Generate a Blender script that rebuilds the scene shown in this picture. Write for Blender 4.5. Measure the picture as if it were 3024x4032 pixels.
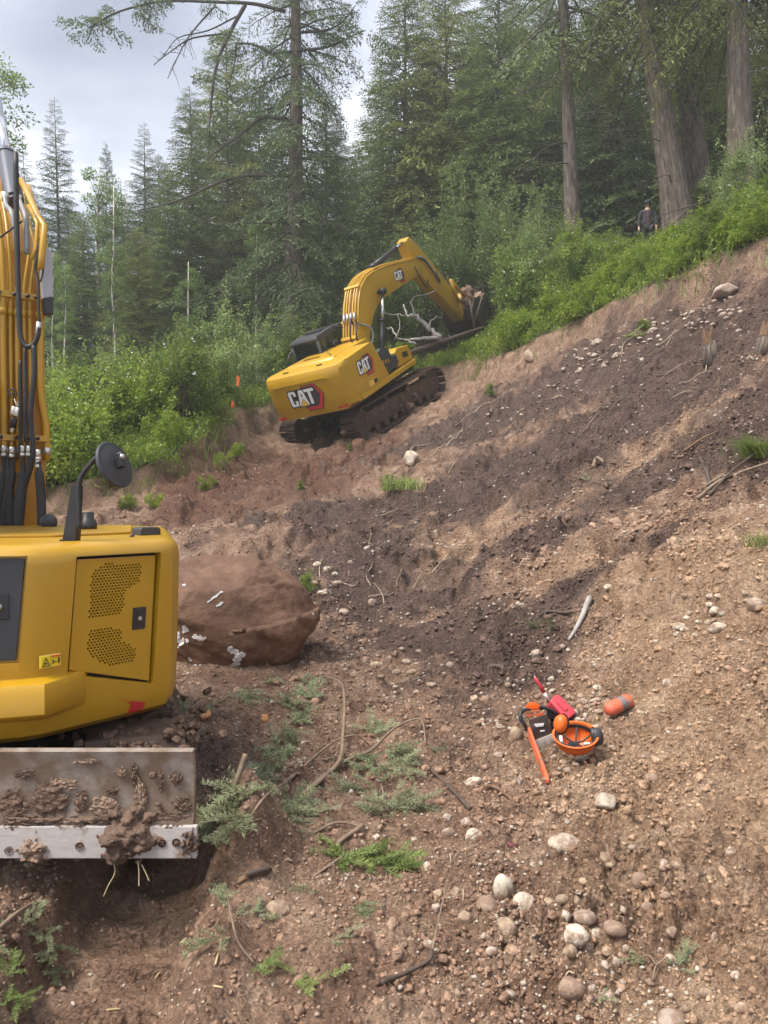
import bpy, bmesh, math, random
import numpy as np
from mathutils import Vector, Matrix, Euler

for _o in list(bpy.data.objects):
    bpy.data.objects.remove(_o)
S = bpy.context.scene
COL = S.collection
rnd = random.Random(7)
RNG = np.random.default_rng(11)
R = math.radians

# ------------------------------------------------------------------ camera
FPX = 2967.0
CAMZ = 1.75
PITCH = R(1.37)
cd = bpy.data.cameras.new('camera')
cam = bpy.data.objects.new('camera', cd)
COL.objects.link(cam)
cam.location = (0, 0, CAMZ)
cam.rotation_euler = (R(90) - PITCH, 0, 0)
cd.sensor_fit = 'VERTICAL'
cd.sensor_height = 36.0
cd.lens = FPX / 4032 * 36.0
cd.clip_start = 0.05
cd.clip_end = 2000
S.camera = cam
S.cycles.max_bounces = 6
S.cycles.diffuse_bounces = 3
S.cycles.glossy_bounces = 2
S.cycles.transmission_bounces = 3
S.cycles.volume_bounces = 0
S.cycles.adaptive_threshold = 0.02
S.render.resolution_x = 768
S.render.resolution_y = 1024

# ------------------------------------------------------------------ light
SUN_EL, SUN_AZ = R(58), R(-118)      # azimuth measured from +Y towards +X
w = bpy.data.worlds.new('World')
S.world = w
w.use_nodes = True
nt = w.node_tree
nt.nodes.clear()
def N(nt, t, **k):
    n = nt.nodes.new(t)
    for a, b in k.items():
        setattr(n, a, b)
    return n
def LK(nt, a, b):
    nt.links.new(a, b)
out = N(nt, 'ShaderNodeOutputWorld')
sky = N(nt, 'ShaderNodeTexSky', sky_type='NISHITA', sun_disc=False)
sky.sun_elevation = SUN_EL
sky.sun_rotation = SUN_AZ
bg1 = N(nt, 'ShaderNodeBackground')
bg1.inputs[1].default_value = 0.12
LK(nt, sky.outputs[0], bg1.inputs[0])
tc = N(nt, 'ShaderNodeTexCoord')
sx = N(nt, 'ShaderNodeSeparateXYZ')
LK(nt, tc.outputs['Generated'], sx.inputs[0])
den = N(nt, 'ShaderNodeMath', operation='ADD'); den.inputs[1].default_value = 0.22
ab = N(nt, 'ShaderNodeMath', operation='ABSOLUTE')
LK(nt, sx.outputs[2], ab.inputs[0]); LK(nt, ab.outputs[0], den.inputs[0])
cv = N(nt, 'ShaderNodeCombineXYZ')
for i in (0, 1):
    dv = N(nt, 'ShaderNodeMath', operation='DIVIDE')
    LK(nt, sx.outputs[i], dv.inputs[0]); LK(nt, den.outputs[0], dv.inputs[1])
    LK(nt, dv.outputs[0], cv.inputs[i])
mpw = N(nt, 'ShaderNodeMapping')
mpw.inputs['Location'].default_value = (2.65, 0.25, 0.0)
LK(nt, cv.outputs[0], mpw.inputs[0])
cn = N(nt, 'ShaderNodeTexNoise')
cn.inputs['Scale'].default_value = 1.25
cn.inputs['Detail'].default_value = 7
cn.inputs['Roughness'].default_value = 0.52
cn.inputs['Distortion'].default_value = 0.25
LK(nt, mpw.outputs[0], cn.inputs['Vector'])
cr = N(nt, 'ShaderNodeValToRGB')
e = cr.color_ramp.elements
e[0].position = 0.36; e[0].color = (0.095, 0.105, 0.132, 1)
e[1].position = 0.70; e[1].color = (0.50, 0.50, 0.515, 1)
m_ = cr.color_ramp.elements.new(0.50); m_.color = (0.185, 0.196, 0.226, 1)
LK(nt, cn.outputs[0], cr.inputs[0])
bg2 = N(nt, 'ShaderNodeBackground')
bg2.inputs[1].default_value = 1.0
LK(nt, cr.outputs[0], bg2.inputs[0])
mxs = N(nt, 'ShaderNodeMixShader'); mxs.inputs[0].default_value = 0.94
LK(nt, bg1.outputs[0], mxs.inputs[1]); LK(nt, bg2.outputs[0], mxs.inputs[2])
LK(nt, mxs.outputs[0], out.inputs[0])

sd = bpy.data.lights.new('sun', 'SUN')
sd.energy = 1.5
sd.angle = R(24)
sd.color = (1.0, 0.93, 0.83)
sun = bpy.data.objects.new('sun', sd)
COL.objects.link(sun)
_d = Vector((math.cos(SUN_EL) * math.sin(SUN_AZ), math.cos(SUN_EL) * math.cos(SUN_AZ), math.sin(SUN_EL)))
sun.rotation_euler = _d.to_track_quat('Z', 'Y').to_euler()
sun.location = (0, 0, 40)

vs = S.view_settings
vs.view_transform = 'Standard'
vs.look = 'None'
vs.exposure = 2.12
vs.gamma = 1.0
vs.use_curve_mapping = False

# ------------------------------------------------------------------ helpers
def tag(o, label=None, cat=None, group=None, kind=None):
    if label: o['label'] = label
    if cat: o['category'] = cat
    if group: o['group'] = group
    if kind: o['kind'] = kind
    return o

def empty(name, loc=(0, 0, 0)):
    o = bpy.data.objects.new(name, None)
    o.empty_display_size = 0.2
    COL.objects.link(o)
    o.location = loc
    return o

def link(name, me, parent=None):
    o = bpy.data.objects.new(name, me)
    COL.objects.link(o)
    if parent is not None:
        o.parent = parent
    return o

def npmesh(name, V, Fq=None, Ft=None, mat=None, smooth=False):
    """mesh from numpy arrays: quads and/or triangles"""
    me = bpy.data.meshes.new(name)
    V = np.asarray(V, dtype=np.float32)
    loops = []; starts = []; tot = 0
    if Fq is not None and len(Fq):
        Fq = np.asarray(Fq, dtype=np.int32)
        loops.append(Fq.ravel()); starts.append(np.arange(len(Fq)) * 4 + tot); tot += Fq.size
    if Ft is not None and len(Ft):
        Ft = np.asarray(Ft, dtype=np.int32)
        loops.append(Ft.ravel()); starts.append(np.arange(len(Ft)) * 3 + tot); tot += Ft.size
    loops = np.concatenate(loops).astype(np.int32); starts = np.concatenate(starts).astype(np.int32)
    me.vertices.add(len(V)); me.vertices.foreach_set('co', V.ravel())
    me.loops.add(len(loops)); me.loops.foreach_set('vertex_index', loops)
    me.polygons.add(len(starts)); me.polygons.foreach_set('loop_start', starts)
    if smooth:
        me.polygons.foreach_set('use_smooth', np.ones(len(starts), dtype=bool))
    me.update(calc_edges=True)
    me.validate()
    if mat: me.materials.append(mat)
    return me

class MB:
    """collects shapes, builds ONE mesh"""
    def __init__(s):
        s.v = []; s.f = []; s.sm = []
    def add(s, V, F, smooth=False, M=None):
        o = len(s.v)
        for p in V:
            p = Vector(p)
            if M is not None: p = M @ p
            s.v.append(p[:])
        for f in F:
            s.f.append([i + o for i in f]); s.sm.append(smooth)
        return s
    def box(s, c, d, M=None, bev=0.0):
        x, y, z = c; a, b, e = d[0] / 2, d[1] / 2, d[2] / 2
        if bev <= 0:
            V = [(x + i * a, y + j * b, z + k * e) for i in (-1, 1) for j in (-1, 1) for k in (-1, 1)]
            return s.add(V, [(0, 1, 3, 2), (4, 6, 7, 5), (0, 4, 5, 1), (2, 3, 7, 6), (0, 2, 6, 4), (1, 5, 7, 3)], M=M)
        bm = bmesh.new()
        bmesh.ops.create_cube(bm, size=1)
        bmesh.ops.scale(bm, vec=d, verts=bm.verts)
        bmesh.ops.bevel(bm, geom=bm.edges[:], offset=bev, segments=2, affect='EDGES', profile=0.6)
        bmesh.ops.translate(bm, vec=c, verts=bm.verts)
        return s.addbm(bm, M, True if bev > 0.01 else False)
    def addbm(s, bm, M=None, smooth=False):
        bm.verts.index_update()
        s.add([v.co[:] for v in bm.verts], [[v.index for v in f.verts] for f in bm.faces], smooth, M)
        bm.free()
        return s
    def tube(s, pts, r, n=8, caps=True, M=None):
        """round bar along points; r a number or list"""
        pts = [Vector(p) for p in pts]
        rr = r if hasattr(r, '__len__') else [r] * len(pts)
        V = []; F = []
        t0 = (pts[1] - pts[0]).normalized()
        up = Vector((0, 0, 1)) if abs(t0.z) < 0.9 else Vector((1, 0, 0))
        nx = t0.cross(up).normalized()
        for i, p in enumerate(pts):
            if i == 0: t = pts[1] - pts[0]
            elif i == len(pts) - 1: t = pts[-1] - pts[-2]
            else: t = (pts[i + 1] - p).normalized() + (p - pts[i - 1]).normalized()
            if t.length < 1e-9: t = t0.copy()
            t.normalize()
            nx = (nx - t * nx.dot(t))
            if nx.length < 1e-6: nx = t.orthogonal()
            nx.normalize()
            ny = t.cross(nx)
            for k in range(n):
                a = 2 * math.pi * k / n
                V.append(p + (nx * math.cos(a) + ny * math.sin(a)) * rr[i])
        for i in range(len(pts) - 1):
            for k in range(n):
                k2 = (k + 1) % n
                F.append((i * n + k, i * n + k2, (i + 1) * n + k2, (i + 1) * n + k))
        if caps:
            F.append(tuple(range(n - 1, -1, -1)))
            F.append(tuple((len(pts) - 1) * n + k for k in range(n)))
        return s.add(V, F, True, M)
    def cyl(s, a, b, r, n=16, M=None):
        o = len(s.f)
        s.tube([a, b], r, n, True, M)
        return s
    def prism(s, poly, a, b, axis='y', M=None, bev=0.0, seg=2):
        """polygon (2-D) pushed out from a to b along an axis"""
        def P(p, t):
            return {'y': (p[0], t, p[1]), 'z': (p[0], p[1], t), 'x': (t, p[0], p[1])}[axis]
        n = len(poly)
        bm = bmesh.new()
        v0 = [bm.verts.new(P(p, a)) for p in poly]; v1 = [bm.verts.new(P(p, b)) for p in poly]
        f0 = bm.faces.new(v0); f1 = bm.faces.new(v1[::-1])
        for i in range(n):
            j = (i + 1) % n
            bm.faces.new((v0[j], v0[i], v1[i], v1[j]))
        bmesh.ops.recalc_face_normals(bm, faces=bm.faces)
        if bev > 0:
            bmesh.ops.bevel(bm, geom=bm.edges[:], offset=bev, segments=seg, affect='EDGES', profile=0.6, clamp_overlap=True)
        return s.addbm(bm, M, False)
    def lathe(s, prof, n=24, M=None, caps=True):
        """(radius, z) profile turned about z"""
        V = []; F = []
        for r, z in prof:
            for k in range(n):
                a = 2 * math.pi * k / n
                V.append((r * math.cos(a), r * math.sin(a), z))
        for i in range(len(prof) - 1):
            for k in range(n):
                k2 = (k + 1) % n
                F.append((i * n + k, i * n + k2, (i + 1) * n + k2, (i + 1) * n + k))
        if caps:
            if prof[0][0] > 1e-4: F.append(tuple(range(n - 1, -1, -1)))
            if prof[-1][0] > 1e-4: F.append(tuple((len(prof) - 1) * n + k for k in range(n)))
        return s.add(V, F, True, M)
    def mesh(s, name, mat, auto=None):
        me = bpy.data.meshes.new(name)
        me.from_pydata(s.v, [], s.f)
        me.polygons.foreach_set('use_smooth', s.sm)
        me.update()
        if mat: me.materials.append(mat)
        return me
    def build(s, name, mat, parent=None, sharp=None):
        me = s.mesh(name, mat)
        if sharp is not None:
            bm = bmesh.new(); bm.from_mesh(me)
            bmesh.ops.remove_doubles(bm, verts=bm.verts, dist=1e-5)
            bmesh.ops.recalc_face_normals(bm, faces=bm.faces)
            for f in bm.faces: f.smooth = True
            for ed in bm.edges:
                if len(ed.link_faces) == 2: ed.smooth = ed.calc_face_angle(0) < R(sharp)
            bm.to_mesh(me); bm.free()
        return link(name, me, parent)

def spline(pts, n=6):
    """Catmull-Rom through points"""
    P = [Vector(p) for p in pts]
    P = [P[0] * 2 - P[1]] + P + [P[-1] * 2 - P[-2]]
    o = []
    for i in range(1, len(P) - 2):
        a, b, c, d = P[i - 1:i + 3]
        for k in range(n):
            t = k / n
            o.append(0.5 * ((2 * b) + (c - a) * t + (2 * a - 5 * b + 4 * c - d) * t * t + (3 * b - a - 3 * c + d) * t ** 3))
    o.append(P[-2])
    return o

def at(u, v, y):
    """world point on the line of sight of photo pixel (u, v) at distance y"""
    dx = (u - 1512) / FPX; dz = -(v - 2016) / FPX
    d = Vector((dx, math.cos(PITCH) + dz * math.sin(PITCH), -math.sin(PITCH) + dz * math.cos(PITCH)))
    return Vector((0, 0, CAMZ)) + d * (y / d.y)

# ---------------------------------------------------------------- materials
def mat(name, col, rough=0.6, metal=0.0, var=0.0, vscale=6.0, bump=0.0, bscale=40.0, col2=None, spec=0.5, objrand=0.0, thr=None, coat=0.0, trans=0.0, bdist=0.01, detail=5.0):
    m = bpy.data.materials.new(name); m.use_nodes = True
    t = m.node_tree; b = t.nodes['Principled BSDF']
    b.inputs['Roughness'].default_value = rough
    b.inputs['Metallic'].default_value = metal
    b.inputs['Specular IOR Level'].default_value = spec
    b.inputs['Coat Weight'].default_value = coat
    b.inputs['Base Color'].default_value = (*col, 1)
    co = N(t, 'ShaderNodeTexCoord')
    src = None
    if var > 0 or col2 is not None:
        no = N(t, 'ShaderNodeTexNoise'); no.inputs['Scale'].default_value = vscale; no.inputs['Detail'].default_value = detail
        no.inputs['Roughness'].default_value = 0.6
        LK(t, co.outputs['Object'], no.inputs['Vector'])
        rp = N(t, 'ShaderNodeValToRGB')
        if thr: rp.color_ramp.elements[0].position, rp.color_ramp.elements[1].position = thr
        else: rp.color_ramp.elements[0].position, rp.color_ramp.elements[1].position = 0.3, 0.7
        c2 = col2 if col2 is not None else tuple(min(1, c * (1 + var)) for c in col)
        c1 = col if col2 is not None else tuple(c * (1 - var) for c in col)
        rp.color_ramp.elements[0].color = (*c1, 1); rp.color_ramp.elements[1].color = (*c2, 1)
        LK(t, no.outputs[0], rp.inputs[0])
        src = rp.outputs[0]
    if objrand > 0:
        oi = N(t, 'ShaderNodeObjectInfo')
        hs = N(t, 'ShaderNodeHueSaturation')
        mr = N(t, 'ShaderNodeMapRange'); mr.inputs[3].default_value = 1 - objrand; mr.inputs[4].default_value = 1 + objrand
        LK(t, oi.outputs['Random'], mr.inputs[0]); LK(t, mr.outputs[0], hs.inputs['Value'])
        if src is not None: LK(t, src, hs.inputs['Color'])
        else: hs.inputs['Color'].default_value = (*col, 1)
        src = hs.outputs[0]
    if src is not None: LK(t, src, b.inputs['Base Color'])
    if bump > 0:
        nb = N(t, 'ShaderNodeTexNoise'); nb.inputs['Scale'].default_value = bscale; nb.inputs['Detail'].default_value = 6
        LK(t, co.outputs['Object'], nb.inputs['Vector'])
        bp = N(t, 'ShaderNodeBump'); bp.inputs['Strength'].default_value = bump; bp.inputs['Distance'].default_value = bdist
        LK(t, nb.outputs[0], bp.inputs['Height']); LK(t, bp.outputs[0], b.inputs['Normal'])
    return m

def leafmat(name, c1, c2, trans=0.35, rough=0.55, scale=1.2, objrand=0.15):
    """foliage: noise between two greens, a share of light passes through"""
    m = bpy.data.materials.new(name); m.use_nodes = True
    t = m.node_tree; b = t.nodes['Principled BSDF']; o = t.nodes['Material Output']
    co = N(t, 'ShaderNodeTexCoord')
    no = N(t, 'ShaderNodeTexNoise'); no.inputs['Scale'].default_value = scale; no.inputs['Detail'].default_value = 4
    LK(t, co.outputs['Object'], no.inputs['Vector'])
    rp = N(t, 'ShaderNodeValToRGB')
    rp.color_ramp.elements[0].position = 0.35; rp.color_ramp.elements[1].position = 0.68
    rp.color_ramp.elements[0].color = (*c1, 1); rp.color_ramp.elements[1].color = (*c2, 1)
    LK(t, no.outputs[0], rp.inputs[0])
    oi = N(t, 'ShaderNodeObjectInfo')
    hs = N(t, 'ShaderNodeHueSaturation')
    mr = N(t, 'ShaderNodeMapRange'); mr.inputs[3].default_value = 1 - objrand; mr.inputs[4].default_value = 1 + objrand
    LK(t, oi.outputs['Random'], mr.inputs[0]); LK(t, mr.outputs[0], hs.inputs['Value'])
    LK(t, rp.outputs[0], hs.inputs['Color'])
    LK(t, hs.outputs[0], b.inputs['Base Color'])
    b.inputs['Roughness'].default_value = rough
    b.inputs['Specular IOR Level'].default_value = 0.35
    if trans > 0:
        tr = N(t, 'ShaderNodeBsdfTranslucent')
        LK(t, hs.outputs[0], tr.inputs[0])
        mx = N(t, 'ShaderNodeMixShader'); mx.inputs[0].default_value = trans
        LK(t, b.outputs[0], mx.inputs[1]); LK(t, tr.outputs[0], mx.inputs[2]); LK(t, mx.outputs[0], o.inputs[0])
    return m

def barkmat(name, c1, c2, c3):
    """furrowed bark: plates stretched up the trunk"""
    m = bpy.data.materials.new(name); m.use_nodes = True
    t = m.node_tree; b = t.nodes['Principled BSDF']
    co = N(t, 'ShaderNodeTexCoord'); mp = N(t, 'ShaderNodeMapping'); mp.inputs['Scale'].default_value = (1, 1, .16)
    LK(t, co.outputs['Object'], mp.inputs[0])
    n1 = N(t, 'ShaderNodeTexNoise'); n1.inputs['Scale'].default_value = 11; n1.inputs['Detail'].default_value = 7; n1.inputs['Roughness'].default_value = .68; n1.inputs['Distortion'].default_value = .6
    LK(t, mp.outputs[0], n1.inputs['Vector'])
    r = N(t, 'ShaderNodeValToRGB'); el = r.color_ramp.elements; el[0].position = .36; el[1].position = .66; el[0].color = (*c1, 1); el[1].color = (*c3, 1)
    q = el.new(.5); q.color = (*c2, 1); LK(t, n1.outputs[0], r.inputs[0]); LK(t, r.outputs[0], b.inputs['Base Color'])
    bp = N(t, 'ShaderNodeBump'); bp.inputs['Strength'].default_value = 1.0; bp.inputs['Distance'].default_value = .12; LK(t, n1.outputs[0], bp.inputs['Height']); LK(t, bp.outputs[0], b.inputs['Normal'])
    b.inputs['Roughness'].default_value = .9
    return m
# ------------------------------------------------------------------ noise
_pr = np.random.default_rng(3)
_PERM = np.concatenate([_pr.permutation(512)] * 3)
_GR = _pr.uniform(0, 2 * np.pi, 512)
def perlin(x, y, seed=0):
    xi = np.floor(x).astype(np.int64); yi = np.floor(y).astype(np.int64)
    xf = x - xi; yf = y - yi
    def g(ix, iy, dx, dy):
        h = _GR[_PERM[(_PERM[(ix + seed * 17) & 511] + iy) & 511]]
        return np.cos(h) * dx + np.sin(h) * dy
    u = xf * xf * xf * (xf * (xf * 6 - 15) + 10); v = yf * yf * yf * (yf * (yf * 6 - 15) + 10)
    a = g(xi, yi, xf, yf); b = g(xi + 1, yi, xf - 1, yf); c = g(xi, yi + 1, xf, yf - 1); d = g(xi + 1, yi + 1, xf - 1, yf - 1)
    return ((a + (b - a) * u) * (1 - v) + (c + (d - c) * u) * v) * 1.5
def fbm(x, y, o=4, seed=0, gain=0.5):
    r = 0; a = 1; s = 0
    for i in range(o):
        r = r + a * perlin(x * 2 ** i + 13.7 * i, y * 2 ** i - 7.1 * i, seed + i); s += a; a *= gain
    return r / s
def domes(x, y, seed=0, keep=0.75, flat=0.0):
    """lumps of soil: a random dome in most cells"""
    xi = np.floor(x).astype(np.int64); yi = np.floor(y).astype(np.int64)
    out = np.zeros_like(x)
    for dx in (-1, 0, 1):
        for dy in (-1, 0, 1):
            cx = xi + dx; cy = yi + dy
            h = _PERM[(_PERM[(cx + seed * 31) & 511] + cy) & 511]
            h2 = _PERM[(h + 91) & 511]; h3 = _PERM[(h + 233) & 511]; h4 = _PERM[(h + 377) & 511]
            px = cx + 0.5 + (h / 512 - .5) * .9; py = cy + 0.5 + (h2 / 512 - .5) * .9
            rad = 0.38 + 0.5 * h3 / 512
            ang = h4 / 512 * 6.28; ca, sa = np.cos(ang), np.sin(ang)
            ax = ((x - px) * ca + (y - py) * sa); ay = (-(x - px) * sa + (y - py) * ca) * 1.35
            d2 = (ax * ax + ay * ay) / (rad * rad)
            hh = np.where(h4 / 512 < keep, np.clip(1 - d2, 0, 1) ** .85 * rad, 0)
            out = np.maximum(out, hh)
    return out
def sstep(a, b, x):
    t = np.clip((x - a) / (b - a), 0, 1); return t * t * (3 - 2 * t)

# ------------------------------------------------------------------ terrain
def _px(u, v, d):
    p = at(u, v, d); return (p.x, p.y, p.z)
_CT = [(-3, 1.5, 0), (-1, 1.8, 0), (0, 1.8, 0), (1, 1.5, .05), (0, 2.6, 0), (.9, 2.7, .02), (-.5, 4, 0), (.5, 4, 0), (-2, 5, 0), (-.6, 6, .02), (-4, 5, 0), (-4, 9, .15), (-7, 3, 0), (-2.2, 7.5, .1),
 (1.05, 4.9, .03), (1.75, 3.2, .33), (1.5, 2.2, .18), (2.4, 4.3, .78), (2.95, 5.5, 1.3), (2.17, 5.2, .9), (1.61, 5.2, .3), (1.23, 6.2, .36), (1.75, 6.6, .74),
 _px(1900, 2300, 8.5), _px(1600, 2300, 9.5), _px(1400, 2450, 8.5), _px(1500, 2650, 7), _px(1300, 2300, 9.5), _px(1000, 2150, 11), _px(850, 2080, 13), _px(600, 2010, 15), _px(300, 2060, 14),
 _px(900, 1920, 16), _px(1100, 1810, 20.5),
 (-2.63, 23.35, 3.2), (-.77, 21.83, 3.3), (-.14, 26.5, 5.0), (1.71, 24.97, 5.05),
 _px(1700, 1900, 14), _px(1600, 1800, 17), _px(2000, 1700, 16), _px(2000, 2000, 11.5), _px(2300, 2000, 9.5), _px(2300, 1700, 13.5), _px(2300, 1450, 18), _px(2100, 1460, 20.5),
 _px(2600, 1400, 15.5), _px(2700, 1700, 10.5), _px(2700, 2000, 7.8), _px(3000, 2000, 6.6), _px(3000, 1700, 8.8), _px(3000, 1400, 12), _px(3000, 1160, 15.5), _px(3000, 1060, 17),
 _px(2600, 1200, 18.5), _px(2150, 1390, 22.5), _px(1870, 1500, 25.5),
 _px(2550, 1030, 27), _px(2250, 1010, 28), _px(2900, 900, 24), (2.0, 32, 7.4), (4.2, 31.5, 7.9), (3.6, 29.5, 6.9), (-3.3, 28, 5.2), _px(950, 1670, 22.5), _px(700, 1800, 19), _px(500, 1880, 18), _px(200, 1920, 18),
 (-12.4, 28, 3.4), (-9.2, 30, 4.0), (-17.8, 25, 2.1), (0, 60, 15), (-20, 60, 8), (30, 60, 26), (60, 60, 40), (-60, 60, 3), (0, 150, 24), (80, 150, 50), (-80, 150, 8),
 (25, 12, 16), (15, 5, 8.5), (8, 3, 4.4), (20, -2, 10), (45, 0, 22), (-15, 5, 0), (-20, 12, .5), (-10, 8, .1), (-30, -2, -.5), (0, -4, 0), (-50, 20, 1)]
_CT = np.array([[c[0], c[1], c[2]] for c in _CT], float)
def _tk(r2):
    return 0.5 * r2 * np.log(r2 + 1e-9)
def _tps():
    n = len(_CT); d = _CT[:, None, :2] - _CT[None, :, :2]
    K = _tk((d ** 2).sum(-1)) + np.eye(n) * 0.25
    A = np.zeros((n + 3, n + 3)); A[:n, :n] = K; A[:n, n] = 1; A[:n, n + 1:] = _CT[:, :2]; A[n, :n] = 1; A[n + 1:, :n] = _CT[:, :2].T
    return np.linalg.solve(A, np.concatenate([_CT[:, 2], [0, 0, 0]]))
_TW = _tps()
EDGE = np.array([(-60, 14), (-30, 15), (-14, 14.6), (-8, 15.3), (-6.0, 15.9), (-4.9, 17.2), (-4.3, 20.0), (-4.2, 24.5), (-2, 28.5), (1, 28.9), (3.0, 27.2), (3.3, 25), (4.9, 22.2), (6.8, 18.9), (8.7, 17.3), (11, 14.5), (14, 9), (17, 2), (19, -8)], float)
def edge_sd(x, y):
    """metres beyond the lip of the cut (negative = inside the cut)"""
    best = np.full(x.shape, 1e9); sgn = np.zeros(x.shape)
    for i in range(len(EDGE) - 1):
        a = EDGE[i]; b = EDGE[i + 1]; e_ = b - a; L = (e_ ** 2).sum()
        t = np.clip(((x - a[0]) * e_[0] + (y - a[1]) * e_[1]) / L, 0, 1)
        dx = x - a[0] - t * e_[0]; dy = y - a[1] - t * e_[1]; d = np.hypot(dx, dy)
        s = np.sign(e_[0] * (y - a[1]) - e_[1] * (x - a[0]))
        m = d < best; best = np.where(m, d, best); sgn = np.where(m, s, sgn)
    return best * sgn
def base_h(x, y):
    z = np.zeros(x.shape); n = len(_CT)
    for i in range(n):
        z += _TW[i] * _tk((x - _CT[i, 0]) ** 2 + (y - _CT[i, 1]) ** 2)
    return z + _TW[n] + _TW[n + 1] * x + _TW[n + 2] * y
def rutmask(x, y):
    x = x + .035 * perlin(x * 9, y * 9, 33) + .02 * perlin(x * 23, y * 23, 34)
    return sstep(-1.44, -1.30, x + .05 * perlin(y * 4, y * 0 + 3)) * (1 - sstep(-.86, -.70, x + .06 * perlin(y * 3, y * 0 + 9))) * (1 - sstep(4.6, 5.2, y))
def H(x, y, fine=True):
    x = np.asarray(x, float); y = np.asarray(y, float)
    z = base_h(x, y)
    sd = edge_sd(x, y) + .35 * perlin(x * .9, y * .9, 5) + .15 * perlin(x * 3, y * 3, 6)
    lip = sstep(-.35, .12, sd) * np.exp(-np.clip(sd, 0, 50) / 9) * .5
    z = z + lip
    d = np.hypot(x, y)
    cut = 1 - sstep(-.3, .3, sd)
    slope = sstep(.15, .9, z)
    z += .28 * fbm(x * .33, y * .33, 3, 20) * sstep(3, 9, d) * cut
    # broken little scarps across the slope
    n1 = fbm(x * .75 + .2 * y, y * .6, 4, 30)
    z += cut * slope * .17 * (sstep(.0, .10, n1) - .5)
    n2 = fbm(x * 1.7, y * 1.5, 4, 36)
    z += cut * (.03 + .05 * slope) * sstep(.03, .13, n2)
    # streaks and rills down the fall line of the slope
    s_c = x * -.62 + y * .78; s_f = x * .78 + y * .62
    z += cut * slope * .07 * fbm(s_c * 1.6, s_f * .35, 4, 44) + cut * slope * .03 * fbm(s_c * 5.0, s_f * 1.0, 3, 47)
    # track rut
    rm = rutmask(x, y)
    z -= rm * (.17 + .05 * sstep(.35, .55, ((y + .03 * perlin(x * 6, y * 2, 35)) / .23) % 1.0) + .035 * sstep(3.1, 2.6, y))
    # banks squeezed up beside the rut
    z += .34 * np.exp(-((x + .70 + .22 * (y - 3.6)) / .17) ** 2 - ((y - 3.75) / .55) ** 2) * (.8 + .6 * fbm(x * 4, y * 4, 3, 16))
    z += .10 * np.exp(-((x + .58) / .10) ** 2) * (1 - sstep(3.6, 4.4, y)) * (.6 + .8 * perlin(y * 3, x * 3, 4))
    z += .12 * np.exp(-((x + 1.62) / .16) ** 2) * (1 - sstep(3.6, 4.4, y)) * (.6 + .8 * perlin(y * 3, x * 3, 14))
    if fine:
        near = 1 - sstep(9, 16, d)
        rough = (1 - .45 * rm) * cut * (.55 + .9 * sstep(-.25, .3, fbm(x * .8, y * .8, 2, 50)))
        zone = .45 + .75 * sstep(-.2, .9, x - .12 * y + .3 + .5 * perlin(x, y, 60))     # cloddier to the right, smoother wet mud to the left
        zone = zone * (1 - .45 * slope * sstep(-.3, .25, fbm(x * .5, y * .5, 2, 66)))
        wx = x + .02 * perlin(x * 22, y * 22, 71); wy = y + .02 * perlin(x * 22, y * 22, 73)
        steep = 1 - .62 * sstep(1.25, 2.1, x + .06 * y)
        for lim, amp, sc, sd_, kp, fade in ((30, .060, 7, 1, .42, (14, 30)), (16, .055, 14, 2, .6, (9, 16)), (10, .034, 29, 3, .75, (6, 10))):
            mk = d < lim
            if mk.any():
                z[mk] += (rough * zone * steep)[mk] * amp * domes(wx[mk] * sc + 3, wy[mk] * sc + 5 * sd_, sd_, kp) * (1 - sstep(*fade, d[mk]))
        z += rough * (.012 + .018 * zone) * fbm(x * 9, y * 9, 4, 80, .6) * (1 - sstep(10, 22, d))
        z += cut * .05 * fbm(x * 2.4, y * 2.4, 4, 90) * (1 + slope)
        z += (1 - cut) * .12 * fbm(x * 1.3, y * 1.3, 3, 95)
    return z
_cache = {}
def hz(x, y):
    return float(H(np.array([x]), np.array([y]))[0])
def ground(u, v, dmin=2.0, dmax=60):
    """where the line of sight of photo pixel (u, v) meets the ground"""
    p1 = at(u, v, 1.0) - Vector((0, 0, CAMZ))
    ds = np.geomspace(dmin, dmax, 90)
    z = H(ds * p1.x, ds, False) - (CAMZ + ds * p1.z)
    i = int(np.argmax(z > -.02))
    if z[i] <= -.02: i = len(ds) - 1
    i = max(i, 1)
    ds = np.linspace(ds[max(i - 2, 0)], ds[min(i + 1, 89)], 40)
    z = H(ds * p1.x, ds) - (CAMZ + ds * p1.z)
    i = int(np.argmax(z > 0))
    if z[i] <= 0: i = len(ds) - 1
    i = max(i, 1)
    t = z[i - 1] / (z[i - 1] - z[i] + 1e-12)
    d = ds[i - 1] + (ds[i] - ds[i - 1]) * min(max(t, 0), 1)
    return Vector((d * p1.x, d, CAMZ + d * p1.z))
def normal_at(x, y, e=.12):
    h = H(np.array([x - e, x + e, x, x]), np.array([y, y, y - e, y + e]), fine=False)
    return Vector((-(h[1] - h[0]) / (2 * e), -(h[3] - h[2]) / (2 * e), 1)).normalized()

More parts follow.
